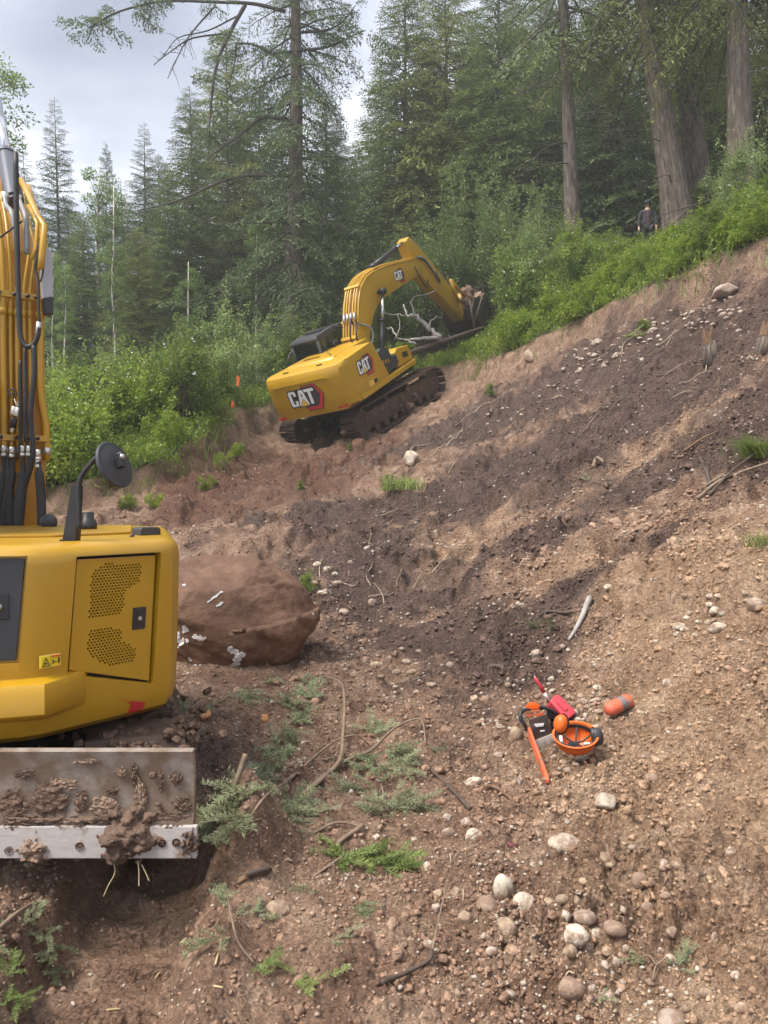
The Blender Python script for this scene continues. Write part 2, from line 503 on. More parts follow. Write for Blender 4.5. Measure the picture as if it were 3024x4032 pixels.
NX, NY = 505, 710
_t = np.linspace(-1, 1, NX)
_uu = np.sign(_t) * (.58 * np.abs(_t) + .40 * np.abs(_t) ** 4)          # fine in the middle, wide at the sides
_yy = np.concatenate([np.linspace(-3, 1.6, 14, endpoint=False), np.geomspace(1.6, 118, NY - 14)])
_X = _uu[None, :] * (np.maximum(_yy, 0)[:, None] + 1.1 + 3 * np.abs(_t[None, :]) ** 4)
_Y = np.repeat(_yy[:, None], NX, 1)
_Z = np.zeros_like(_X)
for _i in range(0, NY, 60):
    _Z[_i:_i + 60] = H(_X[_i:_i + 60], _Y[_i:_i + 60])
_V = np.stack([_X, _Y, _Z], -1).reshape(-1, 3)
_id = np.arange(NX * NY).reshape(NY, NX)
_Fq = np.stack([_id[:-1, :-1], _id[:-1, 1:], _id[1:, 1:], _id[1:, :-1]], -1).reshape(-1, 4)

# what soil lies where (its own colour, not the light on it): dark humus, tan clay, forest litter
def zones(x, y):
    nz = fbm(x * .9, y * .9, 4, 110); nf = fbm(x * 3.1, y * 3.1, 3, 120)
    sdd = edge_sd(x, y)
    def blob(u, v, r):
        p = _bl.get((u, v)) or _bl.setdefault((u, v), ground(u, v)); return np.exp(-(((x - p.x) ** 2 + (y - p.y) ** 2) / (r * r)))
    dark = np.zeros_like(x)
    for u, v, r in [(2900, 1300, 2.2), (2600, 1350, 2.2), (2300, 1500, 2.6), (2000, 1620, 2.4), (1750, 1700, 1.8), (2500, 1600, 2.2), (2250, 1760, 2.0), (2000, 1850, 1.7), (1900, 1950, 1.2), (2750, 1750, 1.4),
                    (1350, 2060, 1.7), (1500, 2180, 1.3), (1650, 2330, 1.0), (1780, 2450, .9), (2000, 2480, .9), (2150, 2380, .8), (2050, 2600, .6), (1750, 2000, 1.0), (2950, 1800, .9), (2150, 2100, .6), (1450, 2400, .8)]:
        dark = np.maximum(dark, blob(u, v, r))
    tan = np.zeros_like(x)
    for u, v, r in [(2600, 1760, 1.1), (2450, 1830, .8), (1980, 2040, .7), (1800, 2150, .8), (1720, 2270, .6), (2200, 2240, .7), (2450, 2250, .7), (2650, 2250, .8), (2900, 2200, 1.3), (2900, 2500, 1.1), (2600, 2550, .8), (2700, 2800, .9), (2900, 3100, 1.0), (2500, 3000, .8)]:
        tan = np.maximum(tan, blob(u, v, r))
    tan = np.maximum(tan, sstep(.3, 1.4, x - .25 * y + 1.0) * (1 - sstep(5.5, 7.5, y)) * .8)
    nh = fbm(x * 8.5, y * 8.5, 3, 128)
    dark = sstep(.10, .62, dark + .55 * nz + .40 * nf + .25 * nh - .15 * tan)
    tan = sstep(.28, .85, tan + .5 * nz - .35 * nf + .2 * nh) * (1 - .8 * dark)
    red = sstep(.3, .7, np.exp(-(((x + 3.2) / 2.6) ** 2 + ((y - 17) / 4.6) ** 2)) + np.exp(-(((x + .6) / 1.3) ** 2 + ((y - 19) / 3.) ** 2)) + .5 * nz) * (1 - dark) * (1 - tan)
    lit = sstep(-.1, .5, sdd + .4 * nz)
    return np.stack([dark, tan, red, lit], -1)
_bl = {}
_zc = np.zeros((NX * NY, 4), np.float32)
for _i in range(0, NX * NY, 60000):
    _zc[_i:_i + 60000] = zones(_V[_i:_i + 60000, 0], _V[_i:_i + 60000, 1])

def soil_material(name='wet_soil', kb=1.0):
    m = bpy.data.materials.new(name); m.use_nodes = True
    t = m.node_tree; b = t.nodes['Principled BSDF']
    at_ = N(t, 'ShaderNodeAttribute', attribute_name='soil')
    sp = N(t, 'ShaderNodeSeparateColor'); LK(t, at_.outputs['Color'], sp.inputs[0])
    g = N(t, 'ShaderNodeNewGeometry')
    def noise(sc, det=6, ro=.6, dist=0):
        n = N(t, 'ShaderNodeTexNoise'); n.inputs['Scale'].default_value = sc; n.inputs['Detail'].default_value = det; n.inputs['Roughness'].default_value = ro; n.inputs['Distortion'].default_value = dist
        LK(t, g.outputs['Position'], n.inputs['Vector']); return n
    def ramp(src, stops):
        r = N(t, 'ShaderNodeValToRGB'); el = r.color_ramp.elements
        el[0].position, el[1].position = stops[0][0], stops[-1][0]
        el[0].color = (*stops[0][1], 1); el[1].color = (*stops[-1][1], 1)
        for p, c in stops[1:-1]:
            q = el.new(p); q.color = (*c, 1)
        LK(t, src, r.inputs[0]); return r.outputs[0]
    def mix(f, a, b_, mode='MIX'):
        x = N(t, 'ShaderNodeMix', data_type='RGBA', blend_type=mode)
        if isinstance(f, float): x.inputs[0].default_value = f
        else: LK(t, f, x.inputs[0])
        LK(t, a, x.inputs[6]); LK(t, b_, x.inputs[7]); return x.outputs[2]
    n1 = noise(3.2, 6, .65); n2 = noise(26, 6, .74, .3)
    base = ramp(n1.outputs[0], [(.30, (0.201, 0.115, 0.075)), (.5, (0.331, 0.206, 0.139)), (.70, (0.510, 0.353, 0.249))])
    dark = ramp(n1.outputs[0], [(.28, (0.068, 0.040, 0.033)), (.55, (0.126, 0.077, 0.059)), (.74, (0.208, 0.130, 0.099))])
    tan = ramp(n1.outputs[0], [(.28, (0.284, 0.169, 0.098)), (.5, (0.436, 0.283, 0.180)), (.72, (0.611, 0.431, 0.296))])
    red = ramp(n1.outputs[0], [(.3, (0.104, 0.045, 0.025)), (.7, (0.204, 0.097, 0.056))])
    lit = ramp(n2.outputs[0], [(.3, (.035, .030, .016)), (.6, (.075, .065, .03)), (.75, (.12, .10, .05))])
    c = mix(sp.outputs[0], base, dark); c = mix(sp.outputs[1], c, tan); c = mix(sp.outputs[2], c, red); c = mix(at_.outputs['Alpha'], c, lit)
    grit = ramp(n2.outputs[0], [(.30, (.58, .55, .53)), (.5, (1, 1, 1)), (.70, (1.40, 1.37, 1.33))])
    c = mix(1.0, c, grit, 'MULTIPLY')
    # specks of grit and straw
    vo = N(t, 'ShaderNodeTexVoronoi'); vo.inputs['Scale'].default_value = 42; LK(t, g.outputs['Position'], vo.inputs['Vector'])
    th = N(t, 'ShaderNodeMath', operation='LESS_THAN'); th.inputs[1].default_value = .17; LK(t, vo.outputs['Distance'], th.inputs[0])
    rs = N(t, 'ShaderNodeSeparateColor'); LK(t, vo.outputs['Color'], rs.inputs[0])
    g2 = N(t, 'ShaderNodeMath', operation='GREATER_THAN'); g2.inputs[1].default_value = .86; LK(t, rs.outputs[0], g2.inputs[0])
    mu = N(t, 'ShaderNodeMath', operation='MULTIPLY'); LK(t, th.outputs[0], mu.inputs[0]); LK(t, g2.outputs[0], mu.inputs[1])
    spk = ramp(rs.outputs[1], [(0, (.42, .36, .28)), (1, (.55, .50, .46))])
    c = mix(mu.outputs[0], c, spk)
    LK(t, c, b.inputs['Base Color'])
    ro = N(t, 'ShaderNodeMapRange'); ro.inputs[1].default_value = .35; ro.inputs[2].default_value = .65; ro.inputs[3].default_value = .42; ro.inputs[4].default_value = .85
    n4 = noise(1.4, 3, .6); LK(t, n4.outputs[0], ro.inputs[0]); LK(t, ro.outputs[0], b.inputs['Roughness'])
    b.inputs['Specular IOR Level'].default_value = .45
    b1 = N(t, 'ShaderNodeBump'); b1.inputs['Strength'].default_value = 1.0; b1.inputs['Distance'].default_value = .05 * kb; LK(t, n2.outputs[0], b1.inputs['Height'])
    n5 = noise(7.5, 5, .62, .4); b0 = N(t, 'ShaderNodeBump'); b0.inputs['Strength'].default_value = .9; b0.inputs['Distance'].default_value = .14 * kb; LK(t, n5.outputs[0], b0.inputs['Height']); LK(t, b0.outputs[0], b1.inputs['Normal'])
    # crumbs: little domes a few centimetres across
    wv = N(t, 'ShaderNodeVectorMath', operation='MULTIPLY_ADD'); wv.inputs[1].default_value = (.035, .035, .035); LK(t, n2.outputs['Color'], wv.inputs[0]); LK(t, g.outputs['Position'], wv.inputs[2])
    last = b1.outputs[0]
    for sc, ds in ((24, .030), (52, .014)):
        vz = N(t, 'ShaderNodeTexVoronoi', feature='F1'); vz.inputs['Scale'].default_value = sc; LK(t, wv.outputs[0], vz.inputs['Vector'])
        bv_ = N(t, 'ShaderNodeBump', invert=True); bv_.inputs['Strength'].default_value = 1.0; bv_.inputs['Distance'].default_value = ds * kb * 1.2; LK(t, vz.outputs['Distance'], bv_.inputs['Height']); LK(t, last, bv_.inputs['Normal']); last = bv_.outputs[0]
    LK(t, last, b.inputs['Normal'])
    return m
M_CLOD = soil_material('loose_soil', .25)
M_SOIL = soil_material()
_me = npmesh('ground', _V, _Fq, None, M_SOIL, smooth=True)
_ca = _me.color_attributes.new('soil', 'FLOAT_COLOR', 'POINT')
_ca.data.foreach_set('color', _zc.ravel())
GROUND = tag(link('ground', _me), kind='structure')
bpy.context.view_layer.update()
from mathutils.bvhtree import BVHTree
GBV = BVHTree.FromObject(GROUND, bpy.context.evaluated_depsgraph_get())
def ground(u, v, dmin=2.0, dmax=60):
    """where the line of sight of photo pixel (u, v) meets the ground sheet"""
    d = at(u, v, 1.0) - Vector((0, 0, CAMZ)); o = Vector((0, 0, CAMZ)) + d * dmin
    p, n, i, _d = GBV.ray_cast(o, d.normalized())
    if p is not None: return p.copy()
    q = at(u, v, 30); return Vector((q.x, q.y, hz(q.x, q.y)))
def hz(x, y):
    p, n, i, _d = GBV.ray_cast(Vector((x, y, 200)), Vector((0, 0, -1)))
    return p.z if p is not None else 0.0
# ------------------------------------------------------------------ vegetation
M_BARK = barkmat('fir_bark', (.065, .050, .040), (.150, .120, .098), (.255, .215, .180))
M_BARKR = barkmat('reddish_fir_bark', (.070, .052, .041), (.165, .128, .102), (.29, .24, .195))
M_LIMB = mat('limb_bark', (.060, .050, .042), .9, var=.3, vscale=3)
M_ASPEN = mat('aspen_bark', (.62, .58, .48), .7, vscale=7, col2=(.12, .10, .08), thr=(.58, .66))
M_FIR = leafmat('fir_needles', (0.086, 0.124, 0.038), (0.21, 0.266, 0.089), .25, .6, .9)
M_FIRD = leafmat('dark_fir_needles', (0.066, 0.105, 0.042), (0.165, 0.22, 0.088), .22, .6, .9)
M_FIRY = leafmat('yellowish_fir_needles', (0.115, 0.145, 0.04), (0.275, 0.303, 0.095), .3, .6, .7)
M_FIRB = leafmat('bluish_fir_needles', (0.076, 0.115, 0.049), (0.173, 0.224, 0.1), .25, .6, .8)
M_ASPL = leafmat('aspen_leaves', (0.11, 0.187, 0.055), (0.242, 0.33, 0.116), .45, .5, .8)
M_SHRUB = leafmat('shrub_leaves', (0.099, 0.162, 0.027), (0.27, 0.347, 0.076), .42, .5, 1.6, .22)
M_SHRUBP = leafmat('pale_shrub_leaves', (0.14, 0.211, 0.067), (0.324, 0.4, 0.154), .42, .5, 1.5, .18)
M_SHRUBB = leafmat('bright_shrub_leaves', (0.156, 0.242, 0.025), (0.343, 0.415, 0.068), .45, .5, 1.8, .18)
M_BLOSSOM = mat('white_blossom', (.78, .78, .70), .6)
M_STEM = mat('stem_bark', (.10, .085, .065), .85, var=.3)

def quads(P, D, Nn, L, W):
    """diamond leaves: base P, direction D, normal Nn, length L, width W"""
    n = len(P)
    D = D / (np.linalg.norm(D, axis=1, keepdims=True) + 1e-9)
    Sd = np.cross(D, Nn); Sd /= (np.linalg.norm(Sd, axis=1, keepdims=True) + 1e-9)
    L = np.broadcast_to(np.asarray(L, float).reshape(-1, 1), (n, 1)); W = np.broadcast_to(np.asarray(W, float).reshape(-1, 1), (n, 1))
    V = np.stack([P, P + D * L * .5 + Sd * W * .5, P + D * L, P + D * L * .5 - Sd * W * .5], 1).reshape(-1, 3)
    return V, np.arange(n * 4).reshape(n, 4)
def unit(n, rg):
    v = rg.normal(size=(n, 3)); return v / np.linalg.norm(v, axis=1, keepdims=True)

def bough(rg, ntw=11, droop=.25, hang=.35, el=.085, ew=.040, gap=.046, tipw=.42):
    """flat spray of fir twigs, unit length along +x"""
    Ps = []; Ds = []
    for s in (-1, 1):
        for k in range(ntw):
            t = .10 + .88 * (k + rg.uniform(.2, .8)) / ntw
            l = tipw * (1 - t) ** .6 * (.25 + .75 * min(1, t * 3.2)) * rg.uniform(.7, 1.2) + .06
            a = R(rg.uniform(42, 66)) * s
            b0 = np.array([t, 0, -droop * t * t]); dr = np.array([math.cos(a), math.sin(a), -hang * rg.uniform(.2, 1.2)])
            m = max(2, int(l / gap))
            for j in range(m):
                q = (j + rg.uniform(0, .7)) / m
                p = b0 + dr * l * q + np.array([0, 0, -hang * .5 * l * q * q])
                Ps.append(p); dd = dr + rg.normal(size=3) * .55; dd[2] -= .15; Ds.append(dd)
    for k in range(12):
        t = .3 + .7 * k / 12
        Ps.append(np.array([t, rg.normal() * .01, -droop * t * t + .005])); Ds.append(np.array([1, rg.normal() * .6, rg.normal() * .4]))
    P = np.array(Ps); D = np.array(Ds)
    Nn = np.tile([0, 0, 1.], (len(P), 1)) + rg.normal(size=(len(P), 3)) * .5
    return quads(P, D, Nn, rg.uniform(.7, 1.4, len(P)) * el, rg.uniform(.7, 1.3, len(P)) * ew)

def limb_tube(ps, r0, r1, n=5):
    ps = np.asarray(ps); m = len(ps); V = []
    for i, p in enumerate(ps):
        t = ps[min(i + 1, m - 1)] - ps[max(i - 1, 0)]; t = t / (np.linalg.norm(t) + 1e-9)
        a = np.cross(t, [0, 0, 1.] if abs(t[2]) < .9 else [1., 0, 0]); a /= np.linalg.norm(a); b = np.cross(t, a)
        r = r0 + (r1 - r0) * i / (m - 1)
        for k in range(n):
            an = 2 * math.pi * k / n; V.append(p + (a * math.cos(an) + b * math.sin(an)) * r)
    F = [(i * n + k, i * n + (k + 1) % n, (i + 1) * n + (k + 1) % n, (i + 1) * n + k) for i in range(m - 1) for k in range(n)]
    return np.array(V), np.array(F)

class Acc:
    def __init__(s): s.V = []; s.F = []; s.n = 0
    def add(s, V, F):
        s.V.append(V); s.F.append(F + s.n); s.n += len(V)
    def mesh(s, name, m, smooth=False):
        return npmesh(name, np.concatenate(s.V), np.concatenate(s.F), None, m, smooth)

def conifer(seed, Ht=20., rad=2.8, base=.12, nb=150, trunk_r=.28, up0=-18, up1=28, dead=6, shape=.85, ragged=.25, lean=0.0, fol=M_FIR, bark=M_BARK, el=.085, ntw=11, hang=.35, minlen=.25, bend=0.0, deadlen=.7, gap=.046, ewr=.42):
    rg = np.random.default_rng(seed)
    tpl = [bough(rg, ntw=ntw, droop=rg.uniform(.12, .32), hang=hang, el=el, ew=el * ewr, gap=gap) for _ in range(4)]
    crown = Acc(); limbs = Acc()
    def ax(h):
        t = h / Ht; return np.array([lean * h + bend * math.sin(t * 2.4), .15 * math.sin(t * 5 + seed), h])
    tk = MB()
    hs = np.linspace(-.8, Ht, 14)
    rr = [max(.015, trunk_r * (1 - max(h, 0) / Ht) ** .8 * (1 + .5 * math.exp(-max(h, 0) / (1.3 * trunk_r + .3))) ) for h in hs]
    tk.tube([ax(max(h, 0)) + np.array([0, 0, min(h, 0)]) for h in hs], rr, 12)
    az = rg.uniform(0, 6.28)
    for i in range(nb):
        f = ((i + rg.uniform(0, 1)) / nb) ** 1.05
        h = Ht * (base + (1 - base) * f * .985)
        L = rad * ((1 - f) ** shape * (.55 + .45 * min(1, f * 5 + .35))) * rg.uniform(1 - ragged, 1 + ragged * .6) + minlen
        az += 2.4 + rg.normal() * .35
        up = R(up0 + (up1 - up0) * f + rg.normal() * 7)
        V, F = tpl[i % 4]
        V = V * np.array([L, L * rg.uniform(.85, 1.15) * (1.0 if L > 1 else 1.2), L * rg.uniform(.8, 1.3)])
        roll = rg.normal() * .25
        cr_, sr_ = math.cos(roll), math.sin(roll)
        V = V @ np.array([[1, 0, 0], [0, cr_, sr_], [0, -sr_, cr_]])
        cu, su = math.cos(up), math.sin(up)
        V = V @ np.array([[cu, 0, su], [0, 1, 0], [-su, 0, cu]])
        ca, sa = math.cos(az), math.sin(az)
        V = V @ np.array([[ca, sa, 0], [-sa, ca, 0], [0, 0, 1]]) + ax(h)
        crown.add(V, F)
        if L > .7:
            pts = []
            for q in (0, .35, .7, 1.0):
                p = np.array([L * q, 0, -.22 * L * q * q]); p = np.array([p[0] * cu - p[2] * su, 0, p[0] * su + p[2] * cu])
                pts.append(np.array([p[0] * ca, p[0] * sa, p[2]]) + ax(h))
            limbs.add(*limb_tube(pts, .012 + .013 * L, .004, 4))
    for i in range(dead):
        h = Ht * base * rg.uniform(.15, 1.1); a = rg.uniform(0, 6.28); L = rad * deadlen * rg.uniform(.5, 1.1)
        d = np.array([math.cos(a), math.sin(a), rg.uniform(-.35, .15)]); p = ax(h); pts = [p]
        for q in range(4):
            p = p + d * L / 4; d = d + np.array([rg.normal() * .15, rg.normal() * .15, -.10]); pts.append(p)
        limbs.add(*limb_tube(pts, .03, .006, 4))
        for q in range(3):
            s0 = pts[2 + q % 3]; dd = d + unit(1, rg)[0] * .8; limbs.add(*limb_tube([s0, s0 + dd * L * .15, s0 + dd * L * .3 - np.array([0, 0, .1])], .012, .004, 3))
    me_l = limbs.mesh('limbs', M_LIMB, True) if limbs.n else None
    return dict(trunk=tk.mesh('trunk', bark), limbs=me_l, crown=crown.mesh('crown', fol), H=Ht)

def leafy(seed, Ht=1.6, rad=.9, nl=4500, leaf=.06, stems=9, clumps=26, fol=M_SHRUB, low=.0, flowers=0, trunk=None, tall=1.0):
    """shrub or broad-leaved crown: leaves gathered in clumps on stems"""
    rg = np.random.default_rng(seed)
    st = Acc(); cs = []
    for i in range(clumps):
        a = rg.uniform(0, 6.28); r = rad * math.sqrt(rg.uniform(0, 1)) * .8; h = Ht * (low + (1 - low) * rg.uniform(.12, .95))
        r *= math.sqrt(max(.05, 1 - ((h / Ht - .45) / .62) ** 2))
        cs.append((r * math.cos(a), r * math.sin(a), h))
    cs = np.array(cs)
    if trunk is None:
        for i in range(stems):
            c = cs[i % len(cs)] + rg.normal(size=3) * .05
            b = np.array([c[0] * .15, c[1] * .15, -.15]); m = (b + c) / 2 + np.array([-c[0] * .15, -c[1] * .15, .1 * Ht])
            st.add(*limb_tube([b, m, c * np.array([1, 1, 1.05])], .008 + .006 * Ht, .003, 4))
    else:
        k = max(2, int(nl / 900))
        for c in cs:
            hb = max(Ht * low * .8, c[2] - .35 * rad - .3); b = np.array([0, 0, hb])
            st.add(*limb_tube([b, (b + c) / 2 + np.array([0, 0, .1]), c], .022, .005, 4))
    ci = rg.integers(0, len(cs), nl)
    sz = rg.uniform(.5, 1.35, len(cs)) * rad * .25
    off = unit(nl, rg) * (rg.uniform(0, 1, (nl, 1)) ** .45) * sz[ci][:, None] * np.array([1, 1, .75])
    P = cs[ci] + off; P[:, 2] = np.abs(P[:, 2])
    if trunk is None:
        ns = 34; sb = cs[rg.integers(0, len(cs), ns)]; sv = unit(ns, rg) * .45 + np.array([0, 0, 1.0]); sl = rg.uniform(.35, 1.0, ns) * Ht * .55
        m_ = int(nl * .30); si = rg.integers(0, ns, m_); P[:m_] = sb[si] + sv[si] * (rg.uniform(0, 1, m_) * sl[si])[:, None] + rg.normal(size=(m_, 3)) * .035 * (1 + rad * .3)
        for i in range(ns): st.add(*limb_tube([sb[i], sb[i] + sv[i] * sl[i] * .5, sb[i] + sv[i] * sl[i]], .006, .002, 3))
    D = off / (np.linalg.norm(off, axis=1, keepdims=True) + .01) + rg.normal(size=(nl, 3)) * .6
    Nn = rg.normal(size=(nl, 3)) * .55 + np.array([0, 0, 1.0])
    V, F = quads(P, D, Nn, rg.uniform(.7, 1.3, nl) * leaf, rg.uniform(.7, 1.2, nl) * leaf * .62)
    r = dict(stems=st.mesh('stems', M_STEM if trunk is None else M_LIMB, True), crown=npmesh('leaves', V, F, None, fol), H=Ht)
    if trunk is not None:
        tk = MB(); hs = np.linspace(-.4, Ht * .97, 9)
        tk.tube([(.06 * math.sin(h * .8 + seed), .06 * math.cos(h * .6 + seed), h) for h in hs], [trunk * (1 - .85 * max(h, 0) / Ht) for h in hs], 9)
        r['trunk'] = tk.mesh('trunk', M_ASPEN)
    if flowers:
        i = rg.integers(0, nl, flowers); Pf = P[i] + off[i] * .25
        Pf = np.repeat(Pf, 3, 0) + rg.normal(size=(flowers * 3, 3)) * .022
        V, F = quads(Pf, unit(len(Pf), rg), unit(len(Pf), rg), .045, .04)
        r['blossom'] = npmesh('blossom', V, F, None, M_BLOSSOM)
    return r

def plant(name, proto, loc, s=1.0, rz=0.0, label=None, cat=None, group=None, sxy=None, tilt=(0, 0)):
    o = empty(name, loc)
    o.rotation_euler = (tilt[0], tilt[1], rz)
    sxy = s if sxy is None else sxy
    o.scale = (sxy, sxy, s)
    for k, nm in (('trunk', 'trunk'), ('limbs', 'limbs'), ('stems', 'stems'), ('crown', 'crown' if 'trunk' in proto else 'leaves'), ('blossom', 'blossom')):
        if proto.get(k) is not None: link(nm, proto[k], o)
    tag(o, label, cat, group)
    return o

CON = [
    conifer(1, 20, 3.0, .05, 265, .16, fol=M_FIR, dead=5, shape=.62, el=.068, hang=.45, ntw=13, gap=.032),
    conifer(2, 20, 2.4, .04, 240, .14, fol=M_FIRB, shape=.82, dead=3, up0=-14, up1=30, el=.072, ntw=12, gap=.034),
    conifer(3, 20, 3.4, .06, 265, .17, fol=M_FIRY, ragged=.4, dead=9, shape=.52, el=.066, hang=.5, ntw=13, gap=.032),
    conifer(4, 20, 3.1, .04, 265, .16, fol=M_FIRD, shape=.6, dead=4, el=.068, hang=.45, ntw=13, gap=.032),
]
def tree_at(u, vtop, d, k, label, group=None, wid=1.0, rz=None, name='fir_tree', proto=None):
    pt = at(u, vtop, d); x, y = pt.x, d
    zb = hz(x, y); s = (pt.z - zb) / (proto or CON[k])['H']
    return plant(name, proto or CON[k], (x, y, zb - .1), s, rnd.uniform(0, 6.28) if rz is None else rz, label, 'tree', group, sxy=s * wid)

G_BACK = 'firs massed in the forest behind'
# the firs one can pick out on the skyline, left to right
tree_at(95, 545, 46, 1, 'fir with pointed top just right of the yellow boom, at far left', wid=1.2)
tree_at(218, 372, 42, 1, 'tall slim fir standing alone against the cloud at upper left', wid=1.15)
tree_at(415, 548, 50, 3, 'dark spire of a fir top poking up behind the pale aspens', wid=.55)
tree_at(568, 470, 41, 1, 'fir with open pointed crown between pale aspens and big trunk', wid=1.25)
tree_at(660, 640, 37, 0, 'mid height fir left of the big broken-limbed fir, lower top', wid=1.2)
tree_at(742, 325, 39, 0, 'tall grey-green fir just left of the big broken-limbed fir', wid=1.15)
tree_at(893, 85, 43, 2, 'yellowish fir whose top rises behind the bare hanging limb', wid=1.0)
tree_at(1020, 300, 46, 3, 'dark fir directly behind the big fir trunk', wid=1.2)
tree_at(1285, 330, 36, 3, 'dense dark fir close to the right of the big fir trunk', wid=1.1)
tree_at(1400, 560, 44, 0, 'shorter fir in the gap right of the dense dark fir', wid=1.2)
tree_at(1590, -150, 40, 0, 'tall fir at right edge of the sky gap, above the boom', wid=1.25)
tree_at(1760, -200, 39, 2, 'yellowish tall fir behind the boom elbow and pale shrub', wid=1.15)
tree_at(1960, -260, 37, 0, 'tall fir between pale shrub and slender bare trunk', wid=1.3)
tree_at(2120, -120, 42, 3, 'dark fir just left of the slender bare trunk', wid=1.3)
tree_at(2420, -150, 36, 3, 'dark fir behind the leaning double trunks', wid=1.35)
tree_at(2780, -200, 33, 0, 'fir between leaning double trunks and the reddish trunk', wid=1.2)
tree_at(3060, -250, 31, 2, 'yellowish fir at the right border of the view', wid=1.2)
tree_at(705, 1235, 25.5, 1, 'small young fir among shrubs left of the far excavator', wid=1.3, name='young_fir')
tree_at(905, 1050, 33, 0, 'low young fir behind shrubs just left of big fir trunk', wid=1.4, name='young_fir')
tree_at(545, 880, 33, 2, 'bushy half grown fir right of the white aspen trunk', wid=1.3, name='young_fir')
tree_at(330, 820, 35, 0, 'bushy half grown fir left of the white aspen trunk', wid=1.3, name='young_fir')
for (u, vt, d, k) in [(-200, 500, 50, 0), (30, 720, 44, 3), (260, 760, 55, 0), (480, 700, 54, 1), (620, 600, 60, 3), (820, 500, 56, 0), (960, 420, 62, 3), (1120, 380, 58, 0), (1330, 480, 60, 3), (1500, 250, 55, 0), (1690, 150, 60, 3),
                      (1850, 60, 52, 0), (2010, 40, 55, 2), (2200, 0, 50, 3), (2330, 0, 56, 0), (2560, -40, 50, 0), (2700, -60, 54, 0), (2900, -80, 48, 3), (3150, -100, 44, 0), (160, 900, 38, 3), (1230, 700, 44, 3), (1820, 300, 44, 0)]:
    tree_at(u, vt, d, k, 'half-hidden fir in the far forest ' + ('left of the white aspen trunk' if u < 440 else 'between white aspen and big fir trunk' if u < 1130 else 'behind the boom elbow' if u < 1830 else 'behind the slender trunk' if u < 2420 else 'behind the thick right trunks'), G_BACK, wid=rnd.uniform(1.2, 1.5), name='background_fir')

# the big firs whose trunks show
HERO = conifer(21, 24, 2.7, .14, 165, .42, gap=.022, up0=-28, up1=5, dead=26, shape=.30, ragged=.7, fol=M_FIRB, el=.050, ewr=.30, ntw=17, deadlen=1.0)
p = at(1150, 1390, 30)
hero = plant('fir_tree', HERO, (p.x + .05, p.y, hz(p.x, p.y) - .1), 1.0, 1.9, 'big old fir with broken limbs and thick grey trunk behind far excavator', 'tree')
# its big broken limbs, one by one
_hi = Matrix.Rotation(-1.9, 4, 'Z') @ Matrix.Translation(-Vector((p.x + .05, p.y, hz(p.x, p.y) - .1)))
_rl = np.random.default_rng(88)
for pts, r0, r1, leafy_ in (([(1125, 45), (1000, 15), (850, 8), (650, 5), (470, 45), (350, 110)], .075, .025, 26), ([(965, 20), (905, 130), (855, 250), (832, 400), (822, 540)], .085, .03, 16), ([(905, 130), (760, 150), (690, 190), (605, 255)], .04, .012, 0), ([(850, 20), (740, 150), (660, 310)], .04, .012, 0), ([(940, 60), (820, 120), (700, 150), (640, 230)], .035, .01, 0), ([(930, 170), (925, 240), (905, 330), (915, 400)], .04, .012, 0), ([(1170, 128), (1290, 118), (1360, 75), (1400, 20)], .06, .015, 6), ([(1170, 200), (1290, 185), (1390, 140), (1440, 120)], .06, .015, 8),
                           ([(1130, 470), (1030, 465), (950, 530), (825, 615)], .08, .03, 8), ([(1140, 690), (920, 700), (700, 790), (540, 830)], .07, .02, 10), ([(1145, 880), (1000, 875), (850, 885), (740, 845)], .06, .02, 8), ([(1140, 1050), (1010, 1075), (850, 1150), (690, 1205)], .05, .015, 4), ([(1170, 620), (1290, 640), (1380, 700)], .06, .02, 10), ([(1170, 900), (1300, 880), (1420, 930)], .06, .02, 8), ([(1130, 250), (1010, 180), (930, 170)], .06, .03, 4)):
    S_ = spline([_hi @ at(u, v, 29.7 - .25 * i) for i, (u, v) in enumerate(pts)], 4); n_ = len(S_)
    lo = MB().tube(S_, [r0 + (r1 - r0) * i / (n_ - 1) for i in range(n_)], 7).build('broken_limb', M_LIMB, hero)
    for q in range(10):   # bare twigs
        i = _rl.integers(n_ // 3, n_ - 1); a_ = S_[i]; dv = Vector(unit(1, _rl)[0]) * .8 + Vector((0, 0, -.35)); ln = _rl.uniform(.3, .9)
        MB().tube([a_, a_ + dv * ln * .5, a_ + dv * ln + Vector((0, 0, -.12 * ln))], [.014, .009, .004], 4).build('dead_twig', M_LIMB, lo)
    if leafy_:
        ac = Acc()
        for q in range(leafy_):
            i = _rl.integers(n_ // 3, n_); V_, F_ = bough(_rl, ntw=12, el=.10, ew=.045, hang=.5); az_ = _rl.uniform(0, 6.28); L_ = _rl.uniform(.6, 1.3); c_, s_ = math.cos(az_), math.sin(az_)
            ac.add((V_ * L_) @ np.array([[c_, s_, 0], [-s_, c_, 0], [0, 0, 1]]) + np.array(S_[i]), F_)
        link('needles', ac.mesh('needles', M_FIRB), lo)
SLIM = conifer(22, 20, 3.2, .36, 100, .29, gap=.022,  up0=-35, up1=10, dead=22, shape=.5, ragged=.5, fol=M_FIR, deadlen=.9, el=.034, ntw=19, ewr=.27)
p = at(2258, 1000, 28)
plant('fir_tree', SLIM, (p.x, p.y, hz(p.x, p.y) - .1), 1.0, 0, 'slender straight fir trunk rising from the grass right of the boom', 'tree', tilt=(0, R(-3)))
LEAN = conifer(23, 19, 4.2, .40, 125, .50, gap=.022,  up0=-32, up1=10, dead=16, shape=.5, ragged=.4, fol=M_FIRY, bark=M_BARKR, deadlen=.8, el=.034, ntw=19, ewr=.27)
p = at(2682, 975, 26.5)
